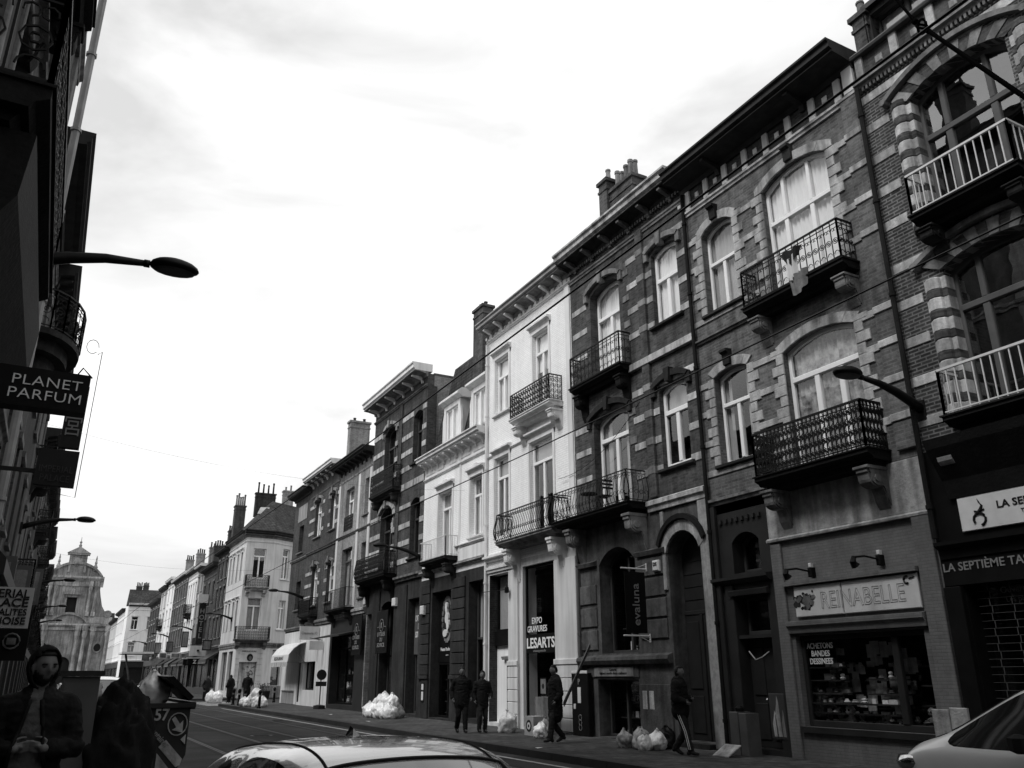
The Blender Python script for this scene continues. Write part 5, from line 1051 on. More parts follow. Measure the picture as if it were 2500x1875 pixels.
for u in (-3.85, 3.7): MB(FH).lathe((u, 0), [(.5, 24.6), (.4, 25.3), (.5, 25.5), (.2, 26.2), (.3, 26.5), (.12, 27.2), (.2, 27.4), (.03, 28.2)], 8).build('pinnacle', 'church_stone', ch)
for sg in (-1, 1):
    m = MB(FH); P = [(sg*5.4, 14.65), (sg*8.3, 14.65), (sg*8.5, 15.4), (sg*7.9, 16.1), (sg*7.0, 15.9), (sg*6.3, 17), (sg*5.7, 19.2), (sg*5.4, 20.5)]; m.wprism(P, -.6, .1); m.wprism([(sg*7.7+.85*math.cos(t), 15.3+.8*math.sin(t)) for t in [x*PI/7 for x in range(14)]], .1, .3); m.wprism([(sg*7.7+.4*math.cos(t), 15.3+.4*math.sin(t)) for t in [x*PI/6 for x in range(12)]], .3, .45); m.build('volute', 'church_stone', ch)
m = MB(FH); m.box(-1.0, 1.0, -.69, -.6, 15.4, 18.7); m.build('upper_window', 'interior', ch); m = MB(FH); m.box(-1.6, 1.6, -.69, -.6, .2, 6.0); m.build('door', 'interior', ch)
for u in (-4.1, 6.6):
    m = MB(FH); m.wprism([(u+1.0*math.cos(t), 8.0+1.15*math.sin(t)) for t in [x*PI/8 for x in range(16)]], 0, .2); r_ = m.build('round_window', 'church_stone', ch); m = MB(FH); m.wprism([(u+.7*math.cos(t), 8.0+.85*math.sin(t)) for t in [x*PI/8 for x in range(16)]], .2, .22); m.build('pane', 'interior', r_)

# ------------------------------------------------------------------ left-hand row (seen edge-on; its shade is also put into dark wall colours)
GL = 'houses down the left side'
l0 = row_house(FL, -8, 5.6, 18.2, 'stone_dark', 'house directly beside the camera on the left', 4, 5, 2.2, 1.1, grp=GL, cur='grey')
l1 = thing('terraced_house', (-1.4, 11.5, .1), 'near left house with grey stone front, big iron balcony and tall drainpipe', 'house')
opl = [O(7.0, 8.3, 6.5, 9.2), O(9.4, 10.7, 6.5, 9.2), O(12.3, 13.4, 6.6, 9.0), O(7.0, 8.3, 10.6, 13.0), O(9.4, 10.7, 10.6, 13.0), O(12.3, 13.4, 10.6, 13), O(7.0, 8.3, 14.4, 16.4), O(9.4, 10.7, 14.4, 16.4), O(12.3, 13.4, 14.4, 16.4), O(7, 12, .6, 3.0), O(14.6, 15.6, 6.6, 9)]
opl += [O(8.8, 10.2, 17.6, 19.4)]; wall(l1, FL, 5.6, 17.3, .1, 20.4, opl, 'stone_worn'); body(l1, FL, 5.6, 17.3, 20.4, 'brick_black', pitch=2.5)
for y_, h_ in ((7.2, 3.2), (11.8, 2.4), (15.9, 3.6)): chimney(l1, -2.6, y_, 20.4, 20.4+h_, .7, 1.0, 3, 'brick_black', 'stone_dark', .7)
m = MB(FL); m.wprism([(8.2, 20.8), (11.0, 20.8), (11.0, 22.2), (9.6, 23.6), (8.2, 22.2)], -1.2, .05); m.build('gable', 'brick_black', l1)
for o in opl: window(l1, FL, o['a'], o['b'], o['z0'], o['z1'], 0, rec=.2, cur='white' if o['z0'] > 4 else None, frame='frame_grey', hood=1 if o['z0'] > 4 else None, hoodmat='stone_mid')
m = MB(FL)
for u in (5.7, 13.9, 16.3): m.bbox(u, u+.7, 0, .07, .2, 20.0)
m.build('pilaster', 'stone_mid', l1)
for z in (5.6, 9.9, 13.7): string(l1, FL, 5.6, 17.3, z, .3, .16, 'stone_mid')
cornice(l1, FL, 5.6, 17.35, 20.3, .5, .55, mod=.8)
balcony(l1, FL, 6.7, 11.0, 6.0, .72, .95, .22, 'ornate', 'stone_black', 'iron', (7.1, 8.9, 10.6), 1.0, 'stone_black', step=.3, rr=.016)
m = MB(FL); m.prism([(0, 4.6), (.3, 4.7), (.62, 5.3), (.66, 5.88), (0, 5.88)], 6.9, 11.6); m.build('console_course', 'stone_black', l1)
m = MB(FL); m.bbox(5.7, 13.7, .08, .14, 3.1, 5.9); m.bbox(5.7, 6.9, .08, .13, .1, 3.1); m.bbox(12.1, 13.7, .08, .13, .1, 3.1); m.build('shopfront_and_mask', 'black_paint', l1)  # black fill puts the dark below the balcony into the colour
balcony(l1, FL, 6.9, 10.8, 10.0, .6, .9, .2, 'ornate', 'stone_black', 'iron', (7.1, 10.6), .8, 'stone_black', step=.3, rr=.014)
pipe(l1, FL, 17.5, .2, 20.3, .2, .085, 'zinc', 'drainpipe')
l2 = row_house(FL, 17.8, 24, 12.6, 'brick_dark', 'left-hand brick house with deep dark cornice and curved balcony beyond the drainpipe', 3, 3, 2.1, 1.0, grp=GL, seed=2)
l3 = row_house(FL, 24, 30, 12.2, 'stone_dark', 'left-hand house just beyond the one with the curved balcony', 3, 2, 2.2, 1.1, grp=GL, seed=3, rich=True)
m = MB(FL); C0 = 22.0; PR = [(C0-1.7*math.cos(t), .95*math.sin(t)) for t in [PI*x/10 for x in range(11)]]
m.zprism(PR, 9.1, 9.25); m.zprism([(C0+(u-C0)*.8, w_*.75) for u, w_ in PR], 8.8, 9.1); m.zprism([(C0+(u-C0)*.55, w_*.5) for u, w_ in PR], 8.3, 8.8); bb = m.build('balcony', 'stone_dark', l2)
railing(bb, FL, PR, 9.25, .95, 'ornate', 'iron', .013, .27)
rnd = random.Random(5); y = 30; k = 0
OR = ['sixth', 'seventh', 'eighth', 'ninth', 'tenth', 'eleventh', 'twelfth', 'thirteenth', 'fourteenth', 'fifteenth', 'sixteenth', 'seventeenth', 'eighteenth', 'nineteenth', 'twentieth', 'next-to-last', 'last']
while y < 118:
    L = rnd.uniform(5.5, 7); mt = rnd.choice(['stone_dark', 'brick_dark', 'stone_worn', 'brick_black', 'stone_dark'])
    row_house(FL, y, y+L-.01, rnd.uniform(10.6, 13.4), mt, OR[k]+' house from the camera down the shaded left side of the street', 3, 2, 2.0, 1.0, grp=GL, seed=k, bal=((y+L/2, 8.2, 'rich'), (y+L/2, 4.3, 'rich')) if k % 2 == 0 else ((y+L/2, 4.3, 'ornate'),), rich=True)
    y += L; k += 1
# unseen rest of the street, added to shade it from behind the camera
for i, y_ in enumerate((-20, -32, -44)):
    row_house(FL, y_, y_+11.99, 13.5, 'stone_dark', ('nearest', 'middle', 'farthest')[i]+' of the unseen left-hand houses behind the camera', 4, 4, 2.0, 1.0, seed=70+i, grp='houses behind the camera'); row_house(FR, y_+4.2, y_+15.9, 13.2, 'brick_mid', ('nearest', 'middle', 'farthest')[i]+' of the unseen right-hand houses behind the camera', 4, 4, 2.0, 1.0, seed=80+i, grp='houses behind the camera')
row_house(Frame(-20, -60, 0, 1), 0, 50, 14, 'brick_mid', 'unseen long brick block added behind the camera to shade the street', 4, 10, seed=90)
# signs sticking out of the left-hand row, facing the camera
s = thing('projecting_sign', (-.7, 9.5, 4.7), 'black box sign with white thin capitals PLANET PARFUM, the biggest sign on the left', 'sign')
m = MB(); m.box(-1.35, -.045, 9.5, 9.72, 4.30, 4.72); m.build('box', 'black_paint', s); text('PLANET\nPARFUM', .155, (-.44, 9.49, 4.505), (1, 0, 0), UP, 'letter_white', s, width=.67, bold=-.008, spacing=1.05)
s = thing('projecting_sign', (-.6, 14.2, 4.6), 'dark grid-like sign reading IMPERIAL PALACE below a column of sign characters', 'sign')
m = MB(); m.box(-.60, -.04, 14.2, 14.35, 4.42, 4.98); m.box(-1.4, -.6, 14.25, 14.3, 4.6, 4.66); m.box(-.34, -.06, 14.2, 14.35, 5.03, 6.05); m.build('box', 'sign_dark', s); m = MB()
for a, b in ((4.42, 4.98),): m.tube([(-.03, 14.15, 6.6), (.03, 14.15, 6.65), (.0, 14.15, 4.25), (-.35, 14.15, 4.3)], .008, 4)
m.tube([(-.12+.09*math.cos(t), 14.15, 6.72+.12*math.sin(t)) for t in [x*.55 for x in range(11)]], .006, 4); m.tube([(-.34, 14.2, 6.08), (-.2, 14.2, 6.35), (-.05, 14.2, 6.2)], .015, 4); m.build('wire_frame', 'iron', s)
text('IMPERIAL\nPALACE', .15, (-.32, 14.19, 4.60), (1, 0, 0), UP, 'letter_dim', s, width=.46, bold=-.005)
text('国\n宮', .36, (-.2, 14.19, 5.55), (1, 0, 0), UP, 'letter_grey', s, width=.24)
s = thing('projecting_sign', (-.6, 11.2, 2.4), 'pale sign with dark serif words IMPERIAL PALACE SPECIALITES CHINOISE', 'sign')
m = MB(); m.box(-1.3, -.245, 11.2, 11.3, 2.18, 2.63); m.build('board', 'sign_grey', s)
for t_, z, q in (('IMPERIAL', 2.56, .13), ('PALACE', 2.46, .13), ('SPECIALITES', 2.355, .10), ('CHINOISE', 2.26, .11)): text(t_, q, (-.53, 11.19, z), (1, 0, 0), UP, 'letter_black', s, width=.5, bold=.02)
s = thing('projecting_sign', (-.5, 12.4, 2.0), 'black JEWELS sign with a pale gem drawing under the restaurant sign', 'sign'); m = MB(); m.box(-.62, -.24, 12.4, 12.5, 1.85, 2.4); m.build('board', 'black_paint', s)
text('JEWELS', .08, (-.42, 12.39, 2.33), (1, 0, 0), UP, 'letter_white', s, width=.3); m = MB(); m.tube([(-.42+.09*math.cos(t), 12.38, 2.08+.09*math.sin(t)) for t in [x*PI/6 for x in range(13)]], .012, 5); m.box(-.47, -.37, 12.375, 12.39, 2.04, 2.12); m.build('gem', 'stone_mid', s)
for y_, z_, a_, b_, lb in ((19, 3.4, .5, .5, 'small square shop sign far down the left wall, nearest of three'), (26, 3.8, .6, .7, 'middle one of three shop signs on the left wall'), (36, 4.2, .7, 1.3, 'farthest tall narrow sign on the left wall')):
    s = thing('projecting_sign', (-1, y_, z_), lb, 'sign'); m = MB(); m.box(-1.38, -1.3+a_, y_, y_+.12, z_, z_+b_); m.build('box', 'frame_grey', s); m = MB(); m.box(-1.2, -1.4+a_, y_-.01, y_-.002, z_+.12, z_+b_-.12); m.build('panel', 'stone_mid', s)
s = thing('shop_awning', (-.9, 13, 3), 'dark awning folded against the shaded left wall above head height', 'awning'); m = MB(FL); m.prism([(0, 3.9), (.75, 3.1), (.75, 2.9), (.7, 2.9), (0, 3.7)], 12.5, 17); m.build('canopy', 'dark_paint', s)

# ------------------------------------------------------------------ street lamps on wall brackets
def lamp_proto():
    s = thing('street_lamp', (0, 0, 0), '', 'street lamp', 'wall-mounted street lamps'); F = Frame(0, 0, 0, 1)
    m = MB(F); P = [(0, 0, 0), (.25, 0, .10), (.6, 0, .22), (1.0, 0, .31), (1.45, 0, .35)]; m.tube(P, [.09, .085, .075, .06, .04], 10); m.tube([(1.43, 0, .35), (1.5, 0, .352)], .05, 10); m.build('arm', 'iron', s, smooth=True)
    m = MB(F); m.bbox(-.02, .03, -.09, .09, -.25, .12) if 0 else m.box(-.27, .03, -.1, .1, -.22, .14); m.build('wall_plate', 'iron', s)
    n, k = 20, 8; pts = []; fc = []
    for i in range(k+1):
        ph = -PI/2*.55+(PI/2*.55+PI/2)*i/k
        for j in range(n):
            th = 2*PI*j/n; rr = math.cos(ph); zz = .12*math.sin(ph) if ph > 0 else .06*math.sin(ph); pts.append((1.79+.30*rr*math.cos(th), .19*rr*math.sin(th)*(1-.10*math.cos(th)), .36+zz))
    for i in range(k):
        for j in range(n): fc.append((i*n+j, i*n+(j+1) % n, (i+1)*n+(j+1) % n, (i+1)*n+j))
    m = MB(F); m.add(pts, fc); hd = m.build('lamp_head', 'iron', s, smooth=True)
    m = MB(F); m.add([(1.79+.25*math.cos(2*PI*j/16), .155*math.sin(2*PI*j/16), .312) for j in range(16)]+[(1.79+.2*math.cos(2*PI*j/16), .12*math.sin(2*PI*j/16), .295) for j in range(16)], [tuple(range(16, 32))]+[(j, (j+1) % 16, 16+(j+1) % 16, 16+j) for j in range(16)]); m.build('lens', 'frame_grey', hd)
    return s
lp = lamp_proto()
SP = [(13, 8.84, 6.1, PI, 'nearest street lamp on the right, in front of the ornate lower balcony'), (13, 32.2, 6.3, PI, 'street lamp between the striped brick house and the white mansard house'), (13, 50.7, 6.1, PI, 'street lamp on the right just before the side street'),
      (13, 73.4, 6.2, PI, 'street lamp on the pale corner house'), (13, 95, 6.3, PI, 'street lamp second beyond the side street on the right'), (13, 115, 6.4, PI, 'street lamp third beyond the side street on the right'), (13, 141, 6.4, PI, 'farthest street lamp on the right'),
      (-1.12, 10.35, 6.22, 0, 'nearest street lamp on the left, large oval head against the sky'), (-1.35, 30.6, 6.2, 0, 'second street lamp from the camera on the left'), (-1.35, 50.9, 6.2, 0, 'third street lamp from the camera on the left, in front of the church'),
      (-1.35, 70, 6.2, 0, 'fourth street lamp from the camera on the left'), (-1.35, 88, 6.2, 0, 'fifth street lamp from the camera on the left')]
for i, (x, y, z, rz, lb) in enumerate(SP):
    o = lp if i == 0 else copy_tree(lp); o.location = (x, y, z); o.rotation_euler.z = rz; o['label'] = lb
# ------------------------------------------------------------------ overhead wires
def wire(pts, r, label, name='overhead_wire', mat='iron', cat='wire'):
    m = MB(); m.tube(pts, r, 5, fr=False); o = m.build(name, mat); return tag(o, label, cat, 'overhead tram wires')
def sag(a, b, d=.3, n=14): a = Vector(a); b = Vector(b); return [a.lerp(b, i/n)-Vector((0, 0, d*4*(i/n)*(1-i/n))) for i in range(n+1)]
wire([(4.62, y, 5.7+.12*abs(((y % 30)-15)/15)) for y in range(-6, 205, 5)], .012, 'tram contact wire running down the street nearer the camera'); wire([(7.62, y, 5.72+.12*abs(((y % 30)-15)/15)) for y in range(-6, 205, 5)], .012, 'tram contact wire running down the street nearer the right-hand houses')
wire(sag((-1.3, 26, 8.5), (13, 28, 8.3), .5), .003, 'thin span wire crossing the street to the white mansard house', 'span_wire'); wire(sag((-1.3, 52, 8.2), (13, 54, 8.2), .5), .004, 'thin span wire crossing the street by the side street', 'span_wire')
wire(sag((13, 16.9, 8.6), (13-1.1, 26.2, 7.0) if 0 else (12.9, 21.0, 7.3), .4), .008, 'slack cable looping along the white house front', 'cable')
sp = thing('span_cable', (9, 4.2, 8), 'thick black cable with a ring insulator crossing the top right corner', 'cable'); m = MB()

p0, p1, p2 = Vector((9.0, 5.43, 10.6)), Vector((8.9, 5.14, 9.85)), Vector((8.0, 3.62, 7.16))
m.tube([p0, p1], .02, 6, fr=False); m.tube([p1+(p2-p1)*.12, p2], .03, 6, fr=False); m.build('cable', 'cable_black', sp); m = MB()
m = MB(); c_ = p1+(p2-p1)*.07; d_ = (p2-p1).normalized(); s_ = d_.cross(Vector((0, 0, 1))).normalized(); t_ = d_.cross(s_)
m.tube([c_+(d_*math.cos(a)*.13+t_*math.sin(a)*.085) for a in [x*PI/6 for x in range(12)]], .02, 5, closed=True, fr=False); m.tube([c_+(d_*math.cos(a)*.10+s_*math.sin(a)*.07) for a in [x*PI/6 for x in range(12)]], .016, 5, closed=True, fr=False)
m.tube([p1-d_*.04, p1+d_*.02], .04, 8, fr=False); m.tube([c_+d_*.13, c_+d_*.26], .035, 8, fr=False); m.build('insulator', 'cable_black', sp)
# ------------------------------------------------------------------ cars
def car(loc, rz, label, paint, prof, W=.86, lights=True, name='parked_car', group=None, fin=False, wheel_r=.31):
    """prof: stations (y, z_belt, z_top, w_top, kind) from nose (y=0) to tail; kind of the strip that follows: b body, w windscreen, s side-glass cabin, p pillar, r rear glass"""
    t = thing(name, loc, label, 'car', group, rz); n = len(prof); V = []; F = []; MI = []
    for i, (y, zb, zt, wt, k, hw) in enumerate(prof):
        hb = W*hw; half = [(hb*.93, .22), (hb*.99, .45), (hb, .62), (hb*.985, zb-.06), (hb*.95, zb), (wt+.028, zt-.045), (wt*.90, zt), (wt*.45, zt+.018), ]
        sec = half+[(0, zt+.024)]+[(-a, b) for a, b in reversed(half)]
        V += [(a, y, b) for a, b in sec]
    K = 17
    for i in range(n-1):
        k = prof[i][4]
        for j in range(K-1):
            mi = 0
            if k == 's' and j in (4, 11): mi = 1
            if k in 'wr' and 6 <= j <= 9: mi = 3 if k == 'w' else 2
            if k in 'wr' and j in (4, 11): mi = 1
            F.append((i*K+j, i*K+j+1, (i+1)*K+j+1, (i+1)*K+j)); MI.append(mi)
    F.append(tuple(range(K))); MI.append(0); F.append(tuple((n-1)*K+j for j in range(K-1, -1, -1))); MI.append(0)
    me = bpy.data.meshes.new('b'); me.from_pydata(V, [], F); me.polygons.foreach_set('material_index', MI)
    for q in range(4): me.materials.append(M('frame_dark'))
    o = bpy.data.objects.new('tmp', me); COL.objects.link(o); md = o.modifiers.new('s', 'SUBSURF'); md.levels = 2; md.render_levels = 2
    # creases keep the belt line and glass edges readable
    bm = bmesh.new(); bm.from_mesh(me); cl = bm.edges.layers.float.new('crease_edge')
    for e in bm.edges:
        ms = {f.material_index for f in e.link_faces}
        if len(ms) > 1: e[cl] = .97
    bm.to_mesh(me); bm.free(); bpy.context.view_layer.update()
    ev = bpy.data.meshes.new_from_object(o.evaluated_get(bpy.context.evaluated_depsgraph_get())); COL.objects.unlink(o); bpy.data.objects.remove(o)
    for mi, nm, mat in ((0, 'body', paint), (1, 'side_window', 'car_glass'), (2, 'rear_window', 'car_glass'), (3, 'windscreen', 'car_glass')):
        bm = bmesh.new(); bm.from_mesh(ev); bmesh.ops.delete(bm, geom=[f for f in bm.faces if f.material_index != mi], context='FACES')
        if bm.faces:
            bmesh.ops.recalc_face_normals(bm, faces=bm.faces)
            for f in bm.faces: f.material_index = 0
            m2 = bpy.data.meshes.new(nm); bm.to_mesh(m2); ob = link_mesh(nm, m2, mat, t, smooth=True)
            if mi == 0: bd = ob
        bm.free()
    from mathutils.bvhtree import BVHTree
    bv = BVHTree.FromPolygons([v.co for v in ev.vertices], [list(p.vertices) for p in ev.polygons])
    def drop(v):
        h_ = bv.ray_cast(Vector((v[0], v[1], 3)), Vector((0, 0, -1)))
        return Vector((v[0], v[1], (h_[0].z if h_[0] is not None else v[2])+.001))
    def dense(P, k=6): return [drop(Vector(a).lerp(Vector(b), i/k)) for a, b in zip(P[:-1], P[1:]) for i in range(k)]+[drop(P[-1])]
    for s_ in (-1, 1):
        mm = MB(); cab = [p for p in prof if p[4] in 'wsbr' and p[2] > 1.2]; mm.tube(dense([Vector((s_*p[3]*.82, p[0], p[2])) for p in cab]), .006, 5, fr=False); local(mm, 'roof_seam', 'rubber', t)
        mm = MB(); iw = [i for i, p in enumerate(prof) if p[4] == 'w'][0]; a_, b_ = prof[iw], prof[iw+1]; mm.tube(dense([Vector((s_*a_[3]*.9, a_[0]+.02, 1)), Vector((s_*b_[3]*.88, b_[0], 1))], 10), .010, 5, fr=False); local(mm, 'windscreen_seal', 'rubber', t)
    mm = MB(); mm.tube(dense([Vector((x*b_[3], b_[0]+.005, 1)) for x in (-.9, 0, .9)], 8), .010, 5, fr=False); local(mm, 'windscreen_seal', 'rubber', t)
    L = prof[-1][0]
    for y in (.78, L-.75):
        for s_ in (-1, 1):
            m = MB(); x = s_*(W-.1); pr = [(.0, -.11), (wheel_r*.62, -.11), (wheel_r, -.08), (wheel_r, .08), (wheel_r*.62, .11)]
            ring = [[(x+b*s_*1.0, y+a*math.cos(q*PI/10), wheel_r+a*math.sin(q*PI/10)) for q in range(20)] for a, b in pr[1:]]
            P = [p for r_ in ring for p in r_]; Fc = [(i*20+q, i*20+(q+1) % 20, (i+1)*20+(q+1) % 20, (i+1)*20+q) for i in range(3) for q in range(20)]
            mm = MB(); mm.add(P, Fc+[tuple(range(20))]); wh = local(mm, 'wheel', 'rubber', t)
            mm = MB(); mm.add([(x+s_*.112, y+wheel_r*.6*math.cos(q*PI/10), wheel_r+wheel_r*.6*math.sin(q*PI/10)) for q in range(20)], [tuple(range(20))]); local(mm, 'rim', 'zinc', wh)
            mm = MB(); xx = s_*(W*1.0+.006)
            ri, ro = wheel_r*1.06, wheel_r*1.24
            mm.add([(xx, y+r_*math.cos(q*PI/12), wheel_r+r_*math.sin(q*PI/12)) for r_ in (ri, ro) for q in range(13)], [(q, q+1, 14+q, 13+q) for q in range(12)]); mm.add([(xx-.012*s_, y+ri*math.cos(q*PI/12), wheel_r+ri*math.sin(q*PI/12)) for q in range(13)], [tuple(range(13))]); local(mm, 'wheel_arch', 'rubber', t)
    if lights:
        for s_ in (-1, 1):
            zb = prof[1][1]; mm = MB(); mm.lathe((s_*(W*.80), .13), [(.02, zb-.14), (.15, zb-.10), (.19, zb-.02), (.16, zb+.045), (.03, zb+.07)], 14); local(mm, 'headlight', 'chrome', t, True); mm = MB(); mm.tube(dense([(s_*W*.80, .16, 1), (s_*W*.80, prof[iw][0]-.02, 1)], 8), .006, 4, fr=False); local(mm, 'bonnet_seam', 'rubber', t)
            mm = MB(); mm.box(s_*(W-.2)-.1, s_*(W-.2)+.1, L-.05, L+.015, .7, .95); local(mm, 'tail_light', 'stone_dark', t)
            y = next(p[0] for p in prof if p[4] == 's')+.1; zb = next(p[1] for p in prof if p[4] == 's'); mm = MB(); mm.lathe((s_*(W+.10), y), [(.03, zb+.0), (.09, zb+.03), (.09, zb+.13), (.03, zb+.16)], 8); mm.box(s_*W-.05, s_*(W+.05), y-.02, y+.02, zb+.03, zb+.06); local(mm, 'wing_mirror', 'rubber', t)
    if fin:
        mm = MB(); yy_ = fin; zz_ = 1.372; mm.add([(-.03, yy_-.12, zz_), (.03, yy_-.12, zz_), (.02, yy_+.05, zz_), (-.02, yy_+.05, zz_), (0, yy_+.02, zz_+.06), (0, yy_-.03, zz_+.05)], [(0, 1, 2, 3), (0, 1, 5), (1, 2, 4, 5), (2, 3, 4), (3, 0, 5, 4)]); local(mm, 'antenna_fin', 'car_black', t)
    return t
def local(mb, name, mat, parent, smooth=False):
    """mesh given in the thing's own coordinates"""
    me = bpy.data.meshes.new(name); me.from_pydata(mb.v, [], mb.f); bm = bmesh.new(); bm.from_mesh(me); bmesh.ops.recalc_face_normals(bm, faces=bm.faces); bm.to_mesh(me); bm.free()
    return link_mesh(name, me, mat, parent, smooth)
gmat('car_glass', .015, .05, .1, 2, coat=1, spec=.7)
HATCH = [(0, .62, .66, .5, 'b', .74), (.12, .72, .76, .58, 'b', .92), (.5, .84, .90, .62, 'b', .98), (.95, .92, .98, .64, 'w', 1.0), (1.55, .97, 1.33, .60, 'b', 1.0), (1.66, .97, 1.37, .60, 's', 1.0), (2.2, .98, 1.42, .585, 's', 1.0), (2.7, .99, 1.42, .575, 'b', 1.0), (2.78, .99, 1.415, .57, 's', 1.0), (3.2, 1.0, 1.38, .56, 'b', 1.0), (3.3, 1.0, 1.36, .555, 'r', .99), (3.75, .95, 1.02, .58, 'b', .95), (3.85, .6, .7, .58, 'b', .9)]
FORE = [(0, .62, .66, .5, 'b', .74), (.12, .72, .76, .56, 'b', .92), (.5, .84, .90, .60, 'b', .98), (.95, .92, .98, .50, 'w', 1.0), (1.66, .95, 1.325, .435, 's', 1.0), (1.76, .95, 1.358, .435, 's', 1.0), (1.98, .95, 1.386, .435, 's', 1.0), (2.3, .96, 1.380, .43, 's', 1.0), (2.7, .97, 1.355, .43, 'b', 1.0), (2.78, .97, 1.35, .43, 's', 1.0), (3.2, .98, 1.31, .42, 'b', 1.0), (3.35, .98, 1.29, .48, 'r', .99), (3.85, .95, 1.0, .56, 'b', .95), (3.95, .6, .7, .56, 'b', .9)]
ffc = car((1.37, 1.72, -.01), 0, 'pale silver car right in front of the camera, only its roof and windscreen in view', 'car_silver', FORE, .72, fin=2.5)
mpv = [(0, .66, .72, .55, 'b', .80), (.05, .84, .92, .66, 'b', .94), (.12, .92, 1.0, .70, 'b', .98), (.3, .97, 1.06, .74, 'b', 1.0), (.55, .99, 1.11, .76, 'w', 1.0), (1.3, .99, 1.53, .66, 's', 1.0), (1.42, .99, 1.57, .66, 's', 1.0), (2.0, .99, 1.61, .65, 's', 1.0), (2.5, 1.0, 1.61, .64, 'b', 1.0), (2.6, 1.0, 1.61, .64, 's', 1.0), (3.2, 1.08, 1.58, .61, 'b', 1.0), (3.3, 1.08, 1.56, .61, 'r', 1.0), (3.7, 1.0, 1.1, .6, 'b', .96), (3.8, .7, .8, .6, 'b', .9)]
car((8.60, 6.22, 0), PI, 'white compact car at the bottom right corner, hood and windscreen pillar showing', 'car_white', mpv, .88)
car((1.25, 22.5, 0), 0, 'white-roofed car parked just behind the numbered skip', 'car_white', [(p[0]*1.1, p[1]+.15, p[2]+(.24 if p[2] > 1.1 else .15), p[3]+.02, p[4], p[5]) for p in HATCH], .88)
for x, y, pt, lb in ((1.3, 31, 'car_white', 'small pale car parked beyond the white-roofed car on the left kerb'), (1.3, 38, 'car_black', 'dark car parked on the left kerb far behind the man'), (1.3, 46, 'car_white', 'farther white car parked on the left kerb'), (8.4, 74, 'car_black', 'dark car parked far off on the right side of the street'), (8.4, 82, 'car_white', 'white car parked far off on the right side of the street')):
    car((x, y, 0), 0, lb, pt, HATCH, .86, group='cars parked along the kerb')

# ------------------------------------------------------------------ the skip, the tarpaulin heap and the utility cabinet on the left
sk = thing('waste_skip', (.85, 12, 0), 'dark steel skip numbered 57 with diagonal white stripes and arrow roundel', 'skip'); FK = Frame(0, 10.5, 0, -1)
m = MB(FK); m.wprism([(.62, 1.36), (1.52, 1.36), (1.52, .84), (1.3, .42), (.5, .42), (.42, .75)], -3.2, 0); m.build('hull', 'skip_paint', sk)
m = MB(FK); m.box(.6, 1.57, .001, .04, 1.33, 1.38); m.box(1.50, 1.57, -3.2, 0, 1.31, 1.39); m.box(.58, .64, -3.2, 0, 1.31, 1.39); m.bbox(.5, .7, .001, .06, .02, .42); m.bbox(1.0, 1.2, .001, .06, .02, .42); m.build('rim', 'skip_paint', sk)
m = MB(FK); m.add([(1.0, .0, 1.4), (1.5, .0, 1.39), (1.46, -.5, 1.58), (1.08, -.5, 1.62), (1.0, .03, 1.44), (1.53, .03, 1.42), (1.49, -.5, 1.62), (1.08, -.5, 1.66)], [(0, 1, 2, 3), (4, 5, 6, 7), (0, 1, 5, 4), (1, 2, 6, 5), (2, 3, 7, 6), (3, 0, 4, 7)]) if 0 else m.add([(1.2, .02, 1.66), (1.3, .02, 1.66), (1.54, .02, 1.44), (1.5, .02, 1.40), (1.15, -.9, 1.68), (1.3, -.9, 1.68), (1.54, -.9, 1.44), (1.5, -.9, 1.40)], [(0, 1, 2, 3), (4, 5, 6, 7), (0, 1, 5, 4), (1, 2, 6, 5), (2, 3, 7, 6), (3, 0, 4, 7)]); m.build('open_lid', 'black_paint', sk)
m = MB(FK); m.wprism([(1.23, .93), (1.30, 1.0), (1.49, .80), (1.47, .74), (1.43, .72)], .0, .012); m.wprism([(1.22, .87), (1.22, .70), (1.37, .70)], .0, .012); m.wprism([(1.45, 1.0), (1.5, 1.05), (1.5, .95)], .0, .012)
m.tube([(1.40+.10*math.cos(t), .02, 1.16+.115*math.sin(t)) for t in [x*PI/9 for x in range(19)]], .008, 4); m.wprism([(1.335, 1.21), (1.365, 1.24), (1.425, 1.16), (1.455, 1.195), (1.46, 1.07), (1.35, 1.10), (1.39, 1.125)], .0, .014); m.build('marking', 'stone_light', sk)
text('57', .17, (1.225, 10.48, 1.26), (1, 0, 0), UP, 'stone_light', sk, bold=.02, width=.15); text('Container', .09, (1.22, 10.485, 1.04), (.72, 0, -.7), (.7, 0, .72), 'stone_light', sk, width=.30, bold=.02); text('LOREC', .10, (.545, 10.485, 1.06), (.3, 0, .95), (-.95, 0, .3), 'stone_mid', sk, width=.24, bold=.02)

def blob(name, c, r, mat, parent, seed, subdiv=3, amp=.25, wr=.08, top=None, squash=1, loc=False):
    bm = bmesh.new(); bmesh.ops.create_icosphere(bm, subdivisions=subdiv, radius=1); c = Vector(c); rl = Vector((0, 0, 0)) if loc else rootloc(parent)
    for v in bm.verts:
        d = v.co.copy(); q = 1+amp*noise.noise(d*1.3+Vector((seed, 0, 0)))+wr*(1-abs(noise.noise(d*2.6+Vector((0, seed, 0))))*3)+wr*.7*(1-2*abs(noise.noise(d*6+Vector((0, 0, seed)))))
        if top: th = math.atan2(d.y, d.x); q += .045*math.sin(9*th+seed*3+2*math.sin(th*2))*max(0, d.z+.2)
        p = Vector((d.x*r[0], d.y*r[1], d.z*r[2]))*q
        if top and d.z > .6: k = (d.z-.6)/.4; p = Vector((p.x*(1-k*.75), p.y*(1-k*.75), p.z+k*top))
        if p.z < -r[2]*.8: p.z = -r[2]*.8
        v.co = c+p-rl
    me = bpy.data.meshes.new(name); bm.to_mesh(me); bm.free(); return link_mesh(name, me, mat, parent, smooth=True)
